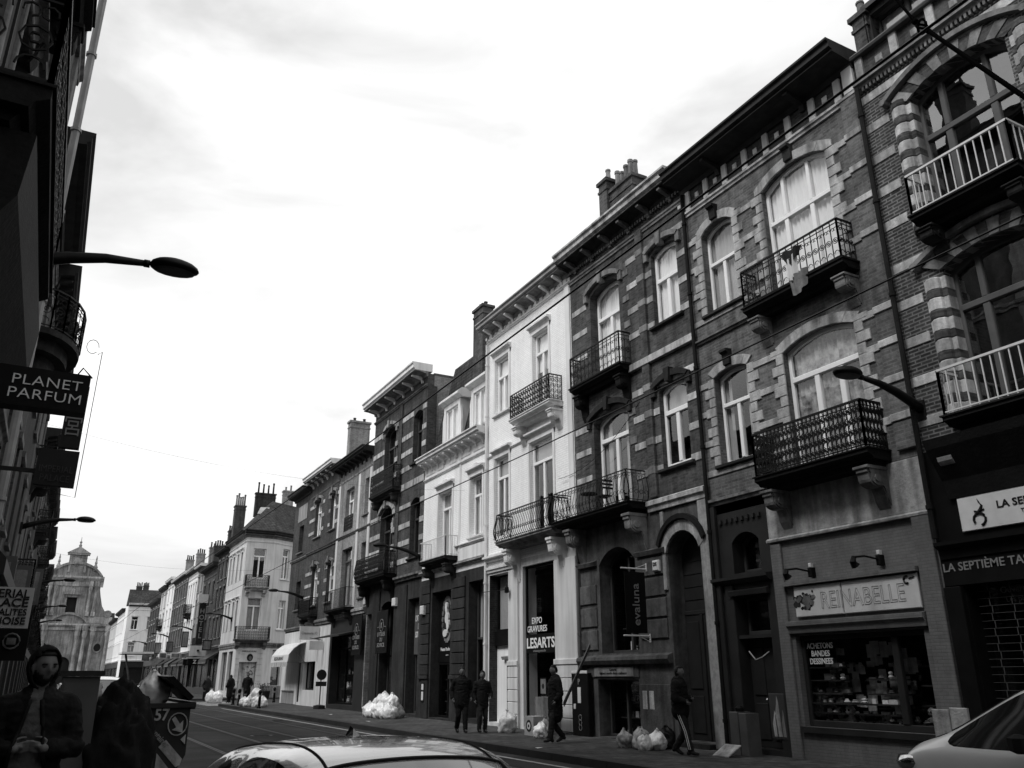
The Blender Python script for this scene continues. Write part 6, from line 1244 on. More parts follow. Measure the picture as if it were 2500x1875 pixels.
def bag(x, y, z, r, mat, label, grp, seed, h=1.15, lean=0):
    t = thing('rubbish_bag', (x, y, z), label, 'rubbish bag', grp); b = blob('sack', (x, y, z+r*h*.78), (r, r*.92, r*h), mat, t, seed, 4, .32, .10, top=r*.25)
    MB().lathe((x+lean*r, y), [(r*.10, z+r*h*1.75), (r*.08, z+r*h*1.85), (r*.16, z+r*h*2.0), (r*.22, z+r*h*2.08)], 8).build('knot', mat, t)
    return t
tp = thing('tarpaulin_heap', (.68, 9.2, 0), 'black rounded tarpaulin-covered heap bulging in front of the numbered skip', 'tarpaulin')
bm_ = blob('cover', (.70, 9.3, .72), (.36, .5, .80), 'cloth_black', tp, 3.3, 5, .20, .10)
bag(1.14, 11.0, 1.34, .16, 'plastic_white', 'white bag showing over the skip edge beside the number 57', 'bags in the skip', 8)
bag(.45, 11.3, 1.34, .16, 'plastic_grey', 'pale torn bag on the left end of the skip', 'bags in the skip', 9)
uc = thing('utility_cabinet', (.33, 9.0, .14), 'tall plain grey utility cabinet standing behind the hooded man', 'cabinet'); m = MB(); m.box(.16, .47, 8.95, 9.2, .14, 1.66); m.build('housing', 'frame_grey', uc); m = MB(); m.box(.13, .50, 8.92, 9.23, 1.661, 1.71); m.build('lid', 'dark_paint', uc); m = MB(); m.box(.18, .45, 8.935, 8.949, .3, 1.6); m.build('door', 'frame_grey', uc)
# ------------------------------------------------------------------ rubbish bags along the right-hand pavement
GB = 'white bags piled before the black shop boards'
pile = [(11.75, 34.0, 0, .32, 'left outermost bag at the foot of the big pile'), (11.55, 33.45, 0, .34, 'second bag along the foot of the big pile'), (11.5, 32.9, 0, .33, 'middle bag at the foot of the big pile'), (11.6, 32.35, 0, .35, 'fourth bag along the foot of the big pile'), (11.75, 31.8, 0, .34, 'upright bag at the right end of the big pile'),
        (12.15, 33.6, 0, .34, 'back left bag of the big pile by the wall'), (12.2, 32.9, 0, .36, 'back middle bag of the big pile by the wall'), (12.2, 32.2, 0, .36, 'back right bag of the big pile by the wall'), (11.9, 33.2, .46, .33, 'bag on the left of the upper layer of the big pile'), (11.85, 32.6, .5, .36, 'bag at the top centre of the big pile'), (11.95, 32.05, .46, .35, 'bag at the top right of the big pile'), (11.95, 34.3, 0, .26, 'smallest bag at the far left of the big pile')]
for i, (x, y, z, r, lb) in enumerate(pile): bag(x, y, .13+z*.68, r*.84, 'plastic_white', 'white '+lb, GB, i*1.7+1, 1.0)
GC = 'pale bags near the arched door'
for i, (x, y, z, r, mt, lb) in enumerate([(11.6, 16.35, 0, .2, 'plastic_grey', 'slumped grey bag at the left of the pile before the basement shop'), (11.95, 16.2, 0, .22, 'plastic_grey', 'tall crumpled grey bag behind the slumped one'), (11.7, 15.85, 0, .2, 'plastic_grey', 'grey bag in the middle front of the small pile'), (11.9, 15.55, 0, .21, 'plastic_white', 'brightest tied bag at the right of the small pile'), (11.6, 15.6, 0, .17, 'plastic_white', 'low white bag at the front right of the small pile'), (12.25, 15.7, 0, .24, 'plastic_black', 'black sack behind the brightest bag, beside the walking woman')]):
    bag(x, y, .13+z, r*.88, mt, lb, GC, 30+i*2.1, 1.1)
bag(11.75, 22.2, .13, .25, 'plastic_white', 'single bright white bag below the pale pilaster of the gallery', 'bags before the white house', 51, 1.2); bag(11.5, 19.9, .13, .17, 'plastic_white', 'small white bag by the picture box next to the man with the board', 'bags before the white house', 52)
bag(11.75, 20.1, .13, .2, 'plastic_grey', 'grey patterned bag behind the small white one', 'bags before the white house', 53)
for i, (x, y, z, r, lb) in enumerate([(10.2, 47.6, 0, .36, 'rightmost bag of the kerbside pile by the side street'), (9.9, 48.3, 0, .33, 'middle bag of the kerbside pile by the side street'), (9.8, 49.0, 0, .3, 'leftmost pointed bag of the kerbside pile'), (10.2, 48.1, .5, .36, 'big bag on top of the kerbside pile'), (10.4, 47.2, 0, .33, 'back bag of the kerbside pile')]): bag(x, y, .13+z*.7, r*.82, 'plastic_white', lb, 'bags in the kerbside pile at the side street', 70+i*1.3, 1.05)
for i, (x, y, lb) in enumerate([(10.2, 62.0, 'tall white bag beside the dark figures past the side street'), (10.5, 61.2, 'low white bag beside the dark figures past the side street')]): bag(x, y, .02, .30, 'plastic_white', lb, 'bags past the side street', 90+i, 1.4)
s = thing('cardboard_box', (12.0, 21.0, .14), 'pale box with a round eye-like print below the framed prints', 'box'); m = MB(); m.box(11.75, 12.15, 20.7, 21.2, .14, .62); m.build('carton', 'cardboard', s); m = MB(FR); m.wprism(circ(20.95, .38, .15, 14)[:-1], 1.25, 1.256); r_ = m.build('print', 'stone_dark', s); m = MB(FR); m.wprism(circ(20.95, .38, .09, 12)[:-1], 1.256, 1.26); m.build('print', 'sign_white', r_); m = MB(FR); m.wprism(circ(20.95, .38, .04, 10)[:-1], 1.26, 1.264); m.build('print', 'letter_black', r_)
s = thing('cardboard_box', (12.3, 20.9, .62), 'blank pale carton standing behind the printed box', 'box'); m = MB(); m.box(12.16, 12.5, 20.5, 21.3, .14, 1.1); m.build('carton', 'stone_mid', s)
s = thing('folded_carton', (9.0, 9.0, .3), 'pair of upright pale corrugated cartons behind the white car', 'carton'); m = MB(FR); m.bbox(8.98, 9.28, .4, .44, .15, 1.13); m.bbox(8.66, 8.96, .4, .45, .15, 1.16); m.build('sheet', 'stone_light', s)
s = thing('paper_bin', (12.6, 13.9, .14), 'grey upright box with a rounded top beside the dark entrance door', 'bin'); m = MB(FR); m.bbox(13.55, 13.8, .25, .6, .14, .95); m.bbox(13.32, 13.53, .25, .6, .14, .93); m.build('bin_body', 'frame_grey', s); m = MB(FR); m.lathe((13.66, .42), [(.09, .951), (.1, 1.02), (.04, 1.07)], 10); m.build('bin_lid', 'black_paint', s)
s = thing('leaning_board', (12.1, 13.6, .14), 'small pale board lying tilted on the pavement at the entrance', 'board'); m = MB(); m.add([(11.9, 13.35, .145), (12.2, 13.3, .34), (12.2, 13.75, .34), (11.9, 13.8, .145), (11.9, 13.35, .165), (12.2, 13.3, .36), (12.2, 13.75, .36), (11.9, 13.8, .165)], [(0, 1, 2, 3), (4, 5, 6, 7), (0, 1, 5, 4), (1, 2, 6, 5), (2, 3, 7, 6), (3, 0, 4, 7)]); m.build('panel', 'stone_light', s)
s = thing('door_poster', (12.95, 13.3, .5), 'poster of tall pale figures on the dark entrance wall', 'poster'); m = MB(FR); m.bbox(12.83, 13.25, .001, .012, .45, 1.3); m.build('sheet', 'frame_dark', s); m = MB(FR)
for u, z0, z1, q in ((13.12, .5, .98, .06), (13.03, .5, 1.26, .07), (12.9, .5, 1.0, .04)): m.wprism([(u-q, z0), (u+q*.8, z0), (u+q*1.1, z0+(z1-z0)*.5), (u+q*.3, z0+(z1-z0)*.8), (u, z1), (u-q*.5, z0+(z1-z0)*.85), (u-q*.8, z0+(z1-z0)*.4)], .012, .017)
m.build('figures', 'stone_light', s); m = MB(FR); m.tube([(13.62, .06, 2.12), (13.45, .06, 1.95), (13.25, .06, 2.0), (13.05, .06, 2.1)], .012, 4); m.build('paint_splash', 'stone_light', s)
s = thing('flag', (12.5, 10.7, 9.6), 'three-toned cloth flag knotted over the upper balcony rail of the quoined house', 'flag')
for nm, cols, mt in (('dark_band', ((11.12, 10.12, 10.9, 9.78), (10.5, 10.1, 10.62, 9.95)), 'cloth_dark'), ('pale_band', ((10.98, 9.86, 10.95, 9.45), (10.66, 10.0, 10.72, 9.5)), 'sign_white'), ('grey_band', ((10.93, 9.5, 10.85, 9.05), (10.44, 9.55, 10.5, 9.2)), 'stone_mid')):
    m = MB(FR); (a0, b0, a1, b1_), (c0, d0, c1, d1) = cols; n_ = 10; P = []
    for i in range(n_+1):
        t = i/n_; ww = .52+.035*math.sin(t*14+b0)
        P += [(a0+(c0-a0)*t, ww, b0+(d0-b0)*t), (a1+(c1-a1)*t, ww+.03*math.sin(t*11+1), b1_+(d1-b1_)*t-.06*math.sin(t*PI))]
    m.add(P, [(2*i, 2*i+2, 2*i+3, 2*i+1) for i in range(n_)]); m.build(nm, mt, s, smooth=True, fix=False)
s = thing('balcony_table', (12.65, 19.0, 5.84), 'small dark round table on the bowed iron balcony', 'table'); m = MB(); m.lathe((12.66, 19.0), [(.02, 6.42), (.24, 6.42), (.24, 6.45), (.02, 6.46)], 14); m.build('table_top', 'iron', s); m = MB(); m.tube([(12.66, 19.0, 5.85), (12.66, 19.0, 6.42)], .015, 5); m.tube([(12.5, 18.85, 5.85), (12.66, 19, 6.05), (12.8, 19.15, 5.85)], .012, 4); m.build('leg', 'iron', s)
s = thing('balcony_chair', (12.65, 18.3, 5.84), 'folding slatted chair beside the small table on the bowed balcony', 'chair'); m = MB(FR); m.box(18.1, 18.45, .2, .52, 6.22, 6.25); m.build('seat', 'iron', s); m = MB(FR)
for z in (6.4, 6.5, 6.6): m.box(18.05, 18.08, .2, .52, z, z+.05)
m.build('backrest', 'iron', s)
for u0_, u1_ in ((18.1, 18.4), (18.45, 18.15)):
    for ww in (.22, .5): m = MB(FR); m.tube([(u0_, ww, 5.86), (u1_, ww, 6.24 if u0_ < 18.3 else 6.68)], .011, 4); m.build('leg', 'iron', s)
for i, (x, y, r_, lb) in enumerate(((6.0, 27, .32, 'iron manhole cover between the tram tracks, nearer one'), (8.6, 36, .30, 'iron manhole cover by the white line, farther one'))):
    s = thing('manhole_cover', (x, y, 0), lb, 'manhole cover', 'manhole covers'); MB().lathe((x, y), [(r_, .0005), (r_, .007), (r_*.9, .009), (r_*.88, .006)], 24).build('rim', 'rail_steel', s); m = MB()
    for k in range(-3, 4): m.box(x-r_*.7, x+r_*.7, y+k*.07-.012, y+k*.07+.012, .007, .010)
    m.build('lid', 'iron', s)
for i, (x, y, z, lb) in enumerate(((10.4, 30.2, .146, 'scrap of white paper on the right pavement beyond the couple'), (9.3, 24.0, .008, 'paper scrap in the gutter before the couple'), (9.9, 17.2, .146, 'crumpled paper near the kerb by the man in the long coat'), (10.9, 36.5, .146, 'paper scrap left of the big bag pile'))):
    t_ = thing('paper_scrap', (x, y, z), lb, 'litter', 'litter on the right pavement'); a_ = i*1.1; m = MB(); m.add([(x+.1*math.cos(a_), y+.1*math.sin(a_), z+.012), (x-.08*math.sin(a_), y+.08*math.cos(a_), z), (x-.1*math.cos(a_), y-.1*math.sin(a_), z+.02), (x+.08*math.sin(a_), y-.08*math.cos(a_), z+.001)], [(0, 1, 2, 3)], fr=False); m.build('sheet', 'sign_white', t_, fix=False)
s = thing('plant_pot', (10.9, 49.9, .14), 'dark round planter with low leaves by the kerbside bags', 'planter'); m = MB(); m.lathe((10.9, 49.9), [(.28, .14), (.42, .6), (.46, .9), (.4, .92)], 12); m.build('pot', 'stone_dark', s)
m = MB(); rnd = random.Random(9)
for k in range(160):
    a, r, z = rnd.uniform(0, 6.28), rnd.uniform(0, .5), rnd.uniform(.9, 1.3); c = Vector((10.9+r*math.cos(a), 49.9+r*math.sin(a), z)); d = Vector((rnd.gauss(0, 1), rnd.gauss(0, 1), rnd.gauss(0, 1))).normalized()*.07; e = d.cross(Vector((0, 0, 1))).normalized()*.03; m.add([c-d, c+e, c+d, c-e], [(0, 1, 2, 3)], fr=False)
m.build('foliage', 'foliage', s, fix=False)
for i, (x, y, lb) in enumerate([(9.95, 51.2, 'left bollard by the side-street corner'), (9.95, 49.6, 'bollard directly behind the kerbside bags'), (9.95, 45.9, 'bollard to the right of the kerbside bags'), (13.3, 57.2, 'bollard at the mouth of the side street'), (10.1, 64.5, 'bollard past the side street beside the dark figures'), (9.9, 52.6, 'leftmost bollard of the near corner row')]):
    if i == 0: b0 = thing('bollard', (x, y, .1), lb, 'bollard', 'bollards by the side street'); MB().lathe((x, y), [(.10, .1), (.10, .2), (.075, .24), (.07, .85), (.095, .88), (.095, .95), (.05, 1.02)], 10).build('post', 'black_paint', b0); MB().lathe((x, y), [(.078, .7), (.078, .78)], 10).build('collar', 'stone_mid', b0)
    else: o = copy_tree(b0); o.location = (x, y, .1); o['label'] = lb
s = thing('road_sign', (12.3, 43.2, .14), 'dark round road sign on a short post with a plate under it', 'sign'); m = MB(); m.tube([(12.3, 43.2, .14), (12.3, 43.2, 2.0)], .03, 8); m.build('post', 'frame_grey', s); m = MB(); m.tube([(12.3, 43.15, 1.74), (12.3, 43.12, 1.74)], .25, 20); m.build('disc', 'dark_paint', s); m = MB(); m.box(12.03, 12.57, 43.12, 43.15, 1.2, 1.42); m.build('plate', 'stone_dark', s)
m = MB(); m.lathe((12.3, 43.2), [(.3, .141), (.3, .3), (.1, .34)], 10); m.build('base', 'stone_dark', s)
# ------------------------------------------------------------------ people
def skin(chains, sub=2, n=14):
    """chains: list of [(co, radius), ...]; each link becomes a closed tapered capsule, welded into one surface by fuse()"""
    bm = bmesh.new()
    def R2(r): return r if isinstance(r, tuple) else (r, r)
    for ch_ in chains:
        for (p, r), (q, t) in zip(ch_[:-1], ch_[1:]):
            p, q = Vector(p), Vector(q); d = q-p
            if d.length < 1e-5: continue
            d.normalize(); b = Vector((1, 0, 0)); b = (b-d*b.dot(d))
            if b.length < .2: b = Vector((0, 1, 0)); b = b-d*b.dot(d)
            b.normalize(); c = d.cross(b); rings = []
            r, t = R2(r), R2(t); mr, mt = min(r), min(t)
            for o, rr, m_, ks in ((p, r, mr, (-.98, -.8, -.45, 0)), (q, t, mt, (0, .45, .8, .98))):
                for k in ks: f = math.sqrt(max(0, 1-k*k)); rings.append([bm.verts.new(o+d*(k*m_)+b*(math.cos(2*PI*x/n)*rr[0]*f)+c*(math.sin(2*PI*x/n)*rr[1]*f)) for x in range(n)])
            for a, e in zip(rings[:-1], rings[1:]):
                for x in range(n): bm.faces.new((a[x], a[(x+1) % n], e[(x+1) % n], e[x]))
            bm.faces.new(list(reversed(rings[0]))); bm.faces.new(rings[-1])
    bmesh.ops.recalc_face_normals(bm, faces=bm.faces); me = bpy.data.meshes.new('sk'); bm.to_mesh(me); bm.free(); return me
def fuse(meshes, voxel, it=5):
    bm = bmesh.new()
    for m_ in meshes: bm.from_mesh(m_)
    me = bpy.data.meshes.new('f'); bm.to_mesh(me); bm.free(); o = bpy.data.objects.new('f', me); COL.objects.link(o)
    md = o.modifiers.new('r', 'REMESH'); md.mode = 'VOXEL'; md.voxel_size = voxel; md.use_smooth_shade = True; s2 = o.modifiers.new('s', 'SMOOTH'); s2.factor = .5; s2.iterations = it
    bpy.context.view_layer.update(); r = bpy.data.meshes.new_from_object(o.evaluated_get(bpy.context.evaluated_depsgraph_get())); COL.objects.unlink(o); bpy.data.objects.remove(o); return r
def g1(x, s): return math.exp(-(x/s)**2)
def head_mesh(c, yaw=0, pitch=0, k=1.0):
    """face looks along +Y before yaw; c = centre between the ears"""
    bm = bmesh.new(); bmesh.ops.create_uvsphere(bm, u_segments=36, v_segments=28, radius=1)
    Rm = Matrix.Rotation(yaw, 3, 'Z') @ Matrix.Rotation(pitch, 3, 'X')
    for v in bm.verts:
        x, y, z = v.co; X, Y, Z = x*.077, y*.097, z*.122
        if z < 0: t = -z; X *= 1-.30*t**1.6; Y = Y*(1-.20*t) if y > 0 else Y*(1-.45*t)
        if y > .25:
            Y += .024*g1(x, .16)*g1(z+.12, .20)+.010*g1(x, .12)*g1(z+.26, .10)          # nose
            Y -= .014*(g1(x-.42, .17)+g1(x+.42, .17))*g1(z-.02, .13)                     # eye sockets
            Y += .006*g1(z-.22, .10)*g1(x, .6)                                            # brow
            Y += .009*g1(x, .26)*g1(z+.50, .08)-.005*g1(x, .3)*g1(z+.50, .025); Y += .010*g1(x, .25)*g1(z+.86, .16)   # lips, chin
        if abs(x) > .9 and abs(y+.05) < .3 and -.35 < z < .2: X *= 1.16
        v.co = Vector(c)+Rm @ (Vector((X, Y, Z))*k)
    me = bpy.data.meshes.new('h'); bm.to_mesh(me); bm.free(); return me
def hand_chains(w_, d, side, palm, curl=.5, k=1.0):
    """w_ wrist, d direction of the hand, side = towards the thumb, palm = direction the palm faces"""
    w_ = Vector(w_); d = Vector(d).normalized(); side = Vector(side); side = (side-d*side.dot(d)).normalized(); pn = Vector(palm); pn = (pn-d*pn.dot(d)-side*pn.dot(side)).normalized()
    C = []; base = w_+d*.045*k; C.append([(w_, .024*k), (base, (.034*k, .018*k)), (w_+d*.085*k, (.036*k, .015*k))])
    for i, (off, L) in enumerate(((.027, .072), (.009, .080), (-.010, .074), (-.028, .058))):
        p = w_+d*.082*k+side*off*k; ch_ = [(w_+d*.06*k+side*off*.8*k, .011*k), (p, .0095*k)]; dd = d.copy(); a = curl*(.5+.12*i)
        for j, f in enumerate((.45, .32, .23)): dd = (dd*math.cos(a)+pn*math.sin(a)).normalized(); pn2 = pn; p = p+dd*L*f*k; ch_.append((p, (.0088-.0008*j)*k))
        C.append(ch_)
    p = w_+d*.025*k+side*.022*k; C.append([(p, .013*k), (p+(side*.8+d*.6+pn*.2).normalized()*.035*k, .011*k), (p+(side*.55+d*.8+pn*.4).normalized()*.066*k, .0095*k), (p+(side*.35+d*.9+pn*.7).normalized()*.09*k, .008*k)])
    return C
def person(loc, rz, H, label, J, coat='cloth_black', trousers='cloth_black', shoes='cloth_black', hood=False, hair_='hair', coat_len=.78, yaw=0, voxel=.009, beard=False, longhair=False, shirt=None, stripe=False, fingers=False, hips=1.0, group=None, bulk=1.0, pitch=0):
    """J: joints for a figure 1.75 m tall facing +Y, in metres: knee/ankle/elbow/hand for l (-x) and r (+x)"""
    t = thing('person', loc, label, 'person', group, rz); t.scale = (H/1.75,)*3
    pel = (0, 0, .95); ch1 = (0, .01, 1.18); ch2 = (0, .0, 1.36); nk = (0, -.01, 1.475); hb_ = (0, .01, 1.56)
    body = [[(pel, (.145*hips, .10)), (ch1, (.135, .10)), (ch2, (.155, .105)), (nk, .055), (hb_, .05)]]; legs = []; arms = []; feet = []; hands = []
    for s_, q in ((-1, 'l'), (1, 'r')):
        hip = (s_*.09, 0, .90); kn = J['k'+q]; an = J['a'+q]; fd = Vector(J.get('f'+q, (0, 1, 0))); toe = Vector(an)+fd*.15+Vector((0, 0, -.045))
        body.append([(pel, .13), (hip, .085), (kn, .052), (an, .038), (tuple(toe), .03)]); legs.append([(hip, .105), (tuple((Vector(hip)+Vector(kn))/2), .09), (kn, .074), (tuple((Vector(kn)*.5+Vector(an)*.5)), .066), (tuple(Vector(an)+Vector((0, 0, .03))), .06)])
        feet.append([(tuple(Vector(an)-fd*.05-Vector((0, 0, .035))), .045), (an, .05), (tuple(Vector(an)+fd*.08-Vector((0, 0, .035))), (.047, .042)), (tuple(toe), (.042, .03))])
        sh = (s_*.175, -.005, 1.40); el = J['e'+q]; ha = J['h'+q]; wr = Vector(ha)-(Vector(ha)-Vector(el)).normalized()*.06
        body.append([(ch2, .1), (sh, .055), (el, .038), (tuple(wr), .025), (ha, .028)])
        arms.append([((0, 0, 1.36), (.18*bulk, .125*bulk)), (sh, .078*bulk), (tuple((Vector(sh)+Vector(el))/2), .066*bulk), (el, .060*bulk), (tuple(wr), .046*bulk)])
        if fingers: body += hand_chains(tuple(wr), J['d'+q], J['s'+q], J['p'+q], .55)
        else: d_ = (Vector(ha)-Vector(el)).normalized(); body += hand_chains(tuple(wr), d_, (0, 1, 0) if abs(d_.y) < .8 else (0, 0, 1), (-s_, 0, .1), .5)
    hc = (0, .035, 1.66)
    bd = link_mesh('body', fuse([skin(body, n=12), head_mesh(hc, yaw, pitch)], voxel, 3), 'skin', t, True)
    cl = [[((0, 0, coat_len), (.175*hips*bulk, .135*bulk)), ((0, 0, .95), (.175*hips*bulk, .135*bulk)), ((0, 0, 1.15), (.165*bulk, .13*bulk)), ((0, 0, 1.36), (.18*bulk, .125*bulk)), ((0, -.01, 1.465), .078)]]+arms
    if hood: cl += [[((0, -.01, 1.465), .078), ((0, -.045, 1.52), .085)]]
    def crease(me, a=.011):
        nn = [v.normal.copy() for v in me.vertices]
        for v, q in zip(me.vertices, nn):
            p = v.co; v.co = p+q*(a*(1-2.2*abs(noise.noise(Vector((p.x*7, p.y*7, p.z*13+H*9)))))+a*.5*(1-2*abs(noise.noise(p*24))))
        return me
    link_mesh('coat', crease(fuse([skin(cl)], max(voxel, .010))), coat, t, True)
    link_mesh('trousers', crease(fuse([skin([[((0, 0, .95), (.14*hips, .11)), ((0, 0, .9), (.14*hips, .11))]]), skin([[((0, 0, .93), .12)]+legs[0]]), skin([[((0, 0, .93), .12)]+legs[1]])], max(voxel, .010)), .009), trousers, t, True)
    for f_ in feet: link_mesh('shoe', fuse([skin([f_])], .01, 3), shoes, t, True)
    # hair or hood: a shell round the back and top of the head
    def shell(name, mat, off, cut, back=1.0, low=-.4):
        bm = bmesh.new(); bmesh.ops.create_uvsphere(bm, u_segments=30, v_segments=24, radius=1); Rm = Matrix.Rotation(yaw, 3, 'Z') @ Matrix.Rotation(pitch, 3, 'X'); dl = []
        for v in bm.verts:
            x, y, z = v.co
            if (y > cut(z)) or z < low: dl.append(v)
            q = 1+.05*noise.noise(Vector((x*3, y*3, z*3)))
            wz = 1.0 if z > 0 else 1-.12*(-z); v.co = Vector(hc)+Rm @ Vector((x*(.077+off)*q*wz, y*(.097+off*back)*q-.004, z*(.122+off)*q))
        bmesh.ops.delete(bm, geom=dl, context='VERTS'); r_ = bmesh.ops.extrude_face_region(bm, geom=bm.faces[:]); 
        for v in [g for g in r_['geom'] if isinstance(g, bmesh.types.BMVert)]: v.co = Vector(hc)+(v.co-Vector(hc))*.90
        bmesh.ops.recalc_face_normals(bm, faces=bm.faces); me = bpy.data.meshes.new(name); bm.to_mesh(me); bm.free(); return link_mesh(name, me, mat, t, True)
    if hood: shell('hood', coat, .030, lambda z: (.62 if z > .4 else .30) if z > -.8 else .2, 1.15, -.98); shell('hair', hair_, .013, lambda z: .97 if z > .50 else .25, 1.08, -.1)
    else: shell('hair', hair_, .016, lambda z: (.75 if z > .55 else (.12 if z > -.1 else -.25)), 1.1, -.95 if longhair else -.45)
    if beard:
        bm = bmesh.new(); bmesh.ops.create_uvsphere(bm, u_segments=30, v_segments=24, radius=1); Rm = Matrix.Rotation(yaw, 3, 'Z') @ Matrix.Rotation(pitch, 3, 'X'); dl = []
        for v in bm.verts:
            x, y, z = v.co
            if z > (-.30+max(0, abs(x)-.5)*.5) or y < -.1 or (abs(x) < .30 and -.58 < z < -.43): dl.append(v)
            k = -z if z < 0 else 0; X = x*.080*(1-.28*k**1.6); Y = y*.101*(1-.18*k)+(.009*g1(x, .3)*g1(z+.48, .12)+.012*g1(x, .25)*g1(z+.86, .2) if y > .2 else 0); v.co = Vector(hc)+Rm @ Vector((X, Y, z*.128))
        bmesh.ops.delete(bm, geom=dl, context='VERTS'); r_ = bmesh.ops.extrude_face_region(bm, geom=bm.faces[:])
        for v in [g for g in r_['geom'] if isinstance(g, bmesh.types.BMVert)]: v.co = Vector(hc)+(v.co-Vector(hc))*.93
        me = bpy.data.meshes.new('beard'); bm.to_mesh(me); bm.free(); link_mesh('beard', me, 'hair', t, True)
        Rm = Matrix.Rotation(yaw, 3, 'Z') @ Matrix.Rotation(pitch, 3, 'X')
        for s_ in (-1, 1):
            for nm, zz_, rr, mt in (('eye', .003, (.012, .006, .0045), 'letter_black'), ('eyebrow', .021, (.022, .009, .007), 'hair')):
                bm = bmesh.new(); bmesh.ops.create_uvsphere(bm, u_segments=10, v_segments=8, radius=1)
                for v in bm.verts: v.co = Vector(hc)+Rm @ Vector((s_*.031+v.co.x*rr[0], .081+v.co.y*rr[1]+(.006 if nm == 'eyebrow' else 0), zz_+v.co.z*rr[2]))
                me = bpy.data.meshes.new(nm); bm.to_mesh(me); bm.free(); link_mesh(nm, me, mt, t, True)
    if shirt:
        ov = bpy.context.evaluated_depsgraph_get(); ct = [c for c in t.children if c.name.startswith('coat')][0]; me_ = ct.data; hw = lambda z: .035+.05*min(1, max(0, (1.44-z)/.25))+.06*min(1, max(0, (1.19-z)/.35))
        # the open front: the strip of coat mesh between the two zip edges becomes the shirt, pushed in a little
        bm = bmesh.new(); bm.from_mesh(me_); fs = [f for f in bm.faces if f.normal.y > .15 and abs(f.calc_center_median().x-.01) < hw(f.calc_center_median().z) and f.calc_center_median().y > 0]
        b2_ = bm.copy(); idx = {f.index for f in fs}; b2_.faces.ensure_lookup_table(); bmesh.ops.delete(b2_, geom=[f for f in b2_.faces if f.index not in idx], context='FACES')
        for v in b2_.verts: v.co.y += .004
        m2_ = bpy.data.meshes.new('shirt'); b2_.to_mesh(m2_); b2_.free(); bm.free(); link_mesh('shirt', m2_, shirt, t, True)
        for s_ in (-1, 1):
            pts = []
            for i in range(14):
                z = .80+.65*i/13; x = .01+s_*hw(z); vs = [v.co for v in me_.vertices if abs(v.co.z-z) < .02 and abs(v.co.x-x) < .02 and v.co.y > 0]
                if vs: pts.append(Vector((x, max(q.y for q in vs)+.008, z)))
            mm = MB(); mm.tube(pts, .013, 6, fr=False); local(mm, 'jacket_edge', coat, t, True)
    if stripe:
        for s_, q in ((-1, 'l'), (1, 'r')):
            kn, an = Vector(J['k'+q]), Vector(J['a'+q])
            for dy in (-.018, .018):
                mm = MB(); mm.tube([Vector((s_*.205, dy, .86)), kn+Vector((s_*.083, dy, 0)), an+Vector((s_*.066, dy, .04))], .007, 5, fr=False); local(mm, 'stripe', 'letter_white', t)
    return t
WALK = dict(kl=(-.09, .13, .50), al=(-.09, .17, .10), kr=(.09, .05, .48), ar=(.09, -.20, .13), fr=(0, .9, -.3), el=(-.27, -.05, 1.14), hl=(-.27, .10, .93), er=(.27, -.12, 1.14), hr=(.26, .02, .90))
STEP = dict(kl=(-.10, .05, .49), al=(-.10, .0, .09), kr=(.10, .12, .50), ar=(.10, .06, .10), el=(-.27, .0, 1.13), hl=(-.22, .17, 1.0), er=(.27, -.03, 1.13), hr=(.25, .10, .90))
# hooded man on the left, hands together in front of him
J = dict(STEP); J.update(el=(-.255, .02, 1.14), hl=(-.085, .235, 1.15), er=(.255, .02, 1.14), hr=(.085, .235, 1.15), dl=(.85, .35, .12), dr=(-.85, .35, .12), sl=(.2, .3, .9), sr=(-.2, .3, .9), pl=(.2, -1, -.2), pr=(-.2, -1, -.2))
person((.0, 6.6, .14), PI-.05, 1.66, 'bearded hooded man in black jacket, hands joined at the waist, bottom left', J, 'cloth_black', 'cloth_dark', hood=True, beard=True, shirt='cloth_grey', yaw=.42, voxel=.0065, fingers=True, coat_len=.72, bulk=1.10)
# walking couple
person((10.55, 22.7, .14), PI-.25, 1.72, 'taller of the couple in black puffer jacket, nearer the road', WALK, 'cloth_black', 'cloth_black', bulk=1.22, yaw=-.2, group='couple walking side by side')
person((11.1, 22.5, .14), PI-.2, 1.62, 'shorter of the couple, pale face and dark coat, nearer the wall', STEP, 'cloth_black', 'cloth_dark', longhair=True, bulk=1.1, hips=1.05, yaw=-.3, group='couple walking side by side')
# man carrying a long board
J = dict(WALK); J.update(el=(-.32, -.08, 1.12), hl=(-.36, .10, .98), er=(.27, -.05, 1.12), hr=(.24, .12, .95))
person((11.0, 18.3, .14), -PI*.62+PI*1.05, 1.72, 'dark-haired man in a long black coat striding with a board under his arm', WALK, 'cloth_black', 'cloth_dark', 'cloth_dark', coat_len=.62, bulk=1.25, yaw=.35)
s = thing('long_board', (11.3, 18.0, 1.2), 'long narrow dark board slanting up behind the man in the long coat', 'board'); m = MB(); a_, b_ = Vector((11.15, 18.15, 1.0)), Vector((12.75, 19.35, 2.42)); d_ = (b_-a_).normalized(); q_ = d_.cross(Vector((-.75, .66, 0))).normalized()*.06; r_ = q_.cross(d_).normalized()*.012
m.add([a_-q_-r_, a_+q_-r_, a_+q_+r_, a_-q_+r_, b_-q_-r_, b_+q_-r_, b_+q_+r_, b_-q_+r_], [(0, 1, 2, 3), (4, 5, 6, 7), (0, 1, 5, 4), (1, 2, 6, 5), (2, 3, 7, 6), (3, 0, 4, 7)], fr=False); m.build('plank', 'wood_panel', s)
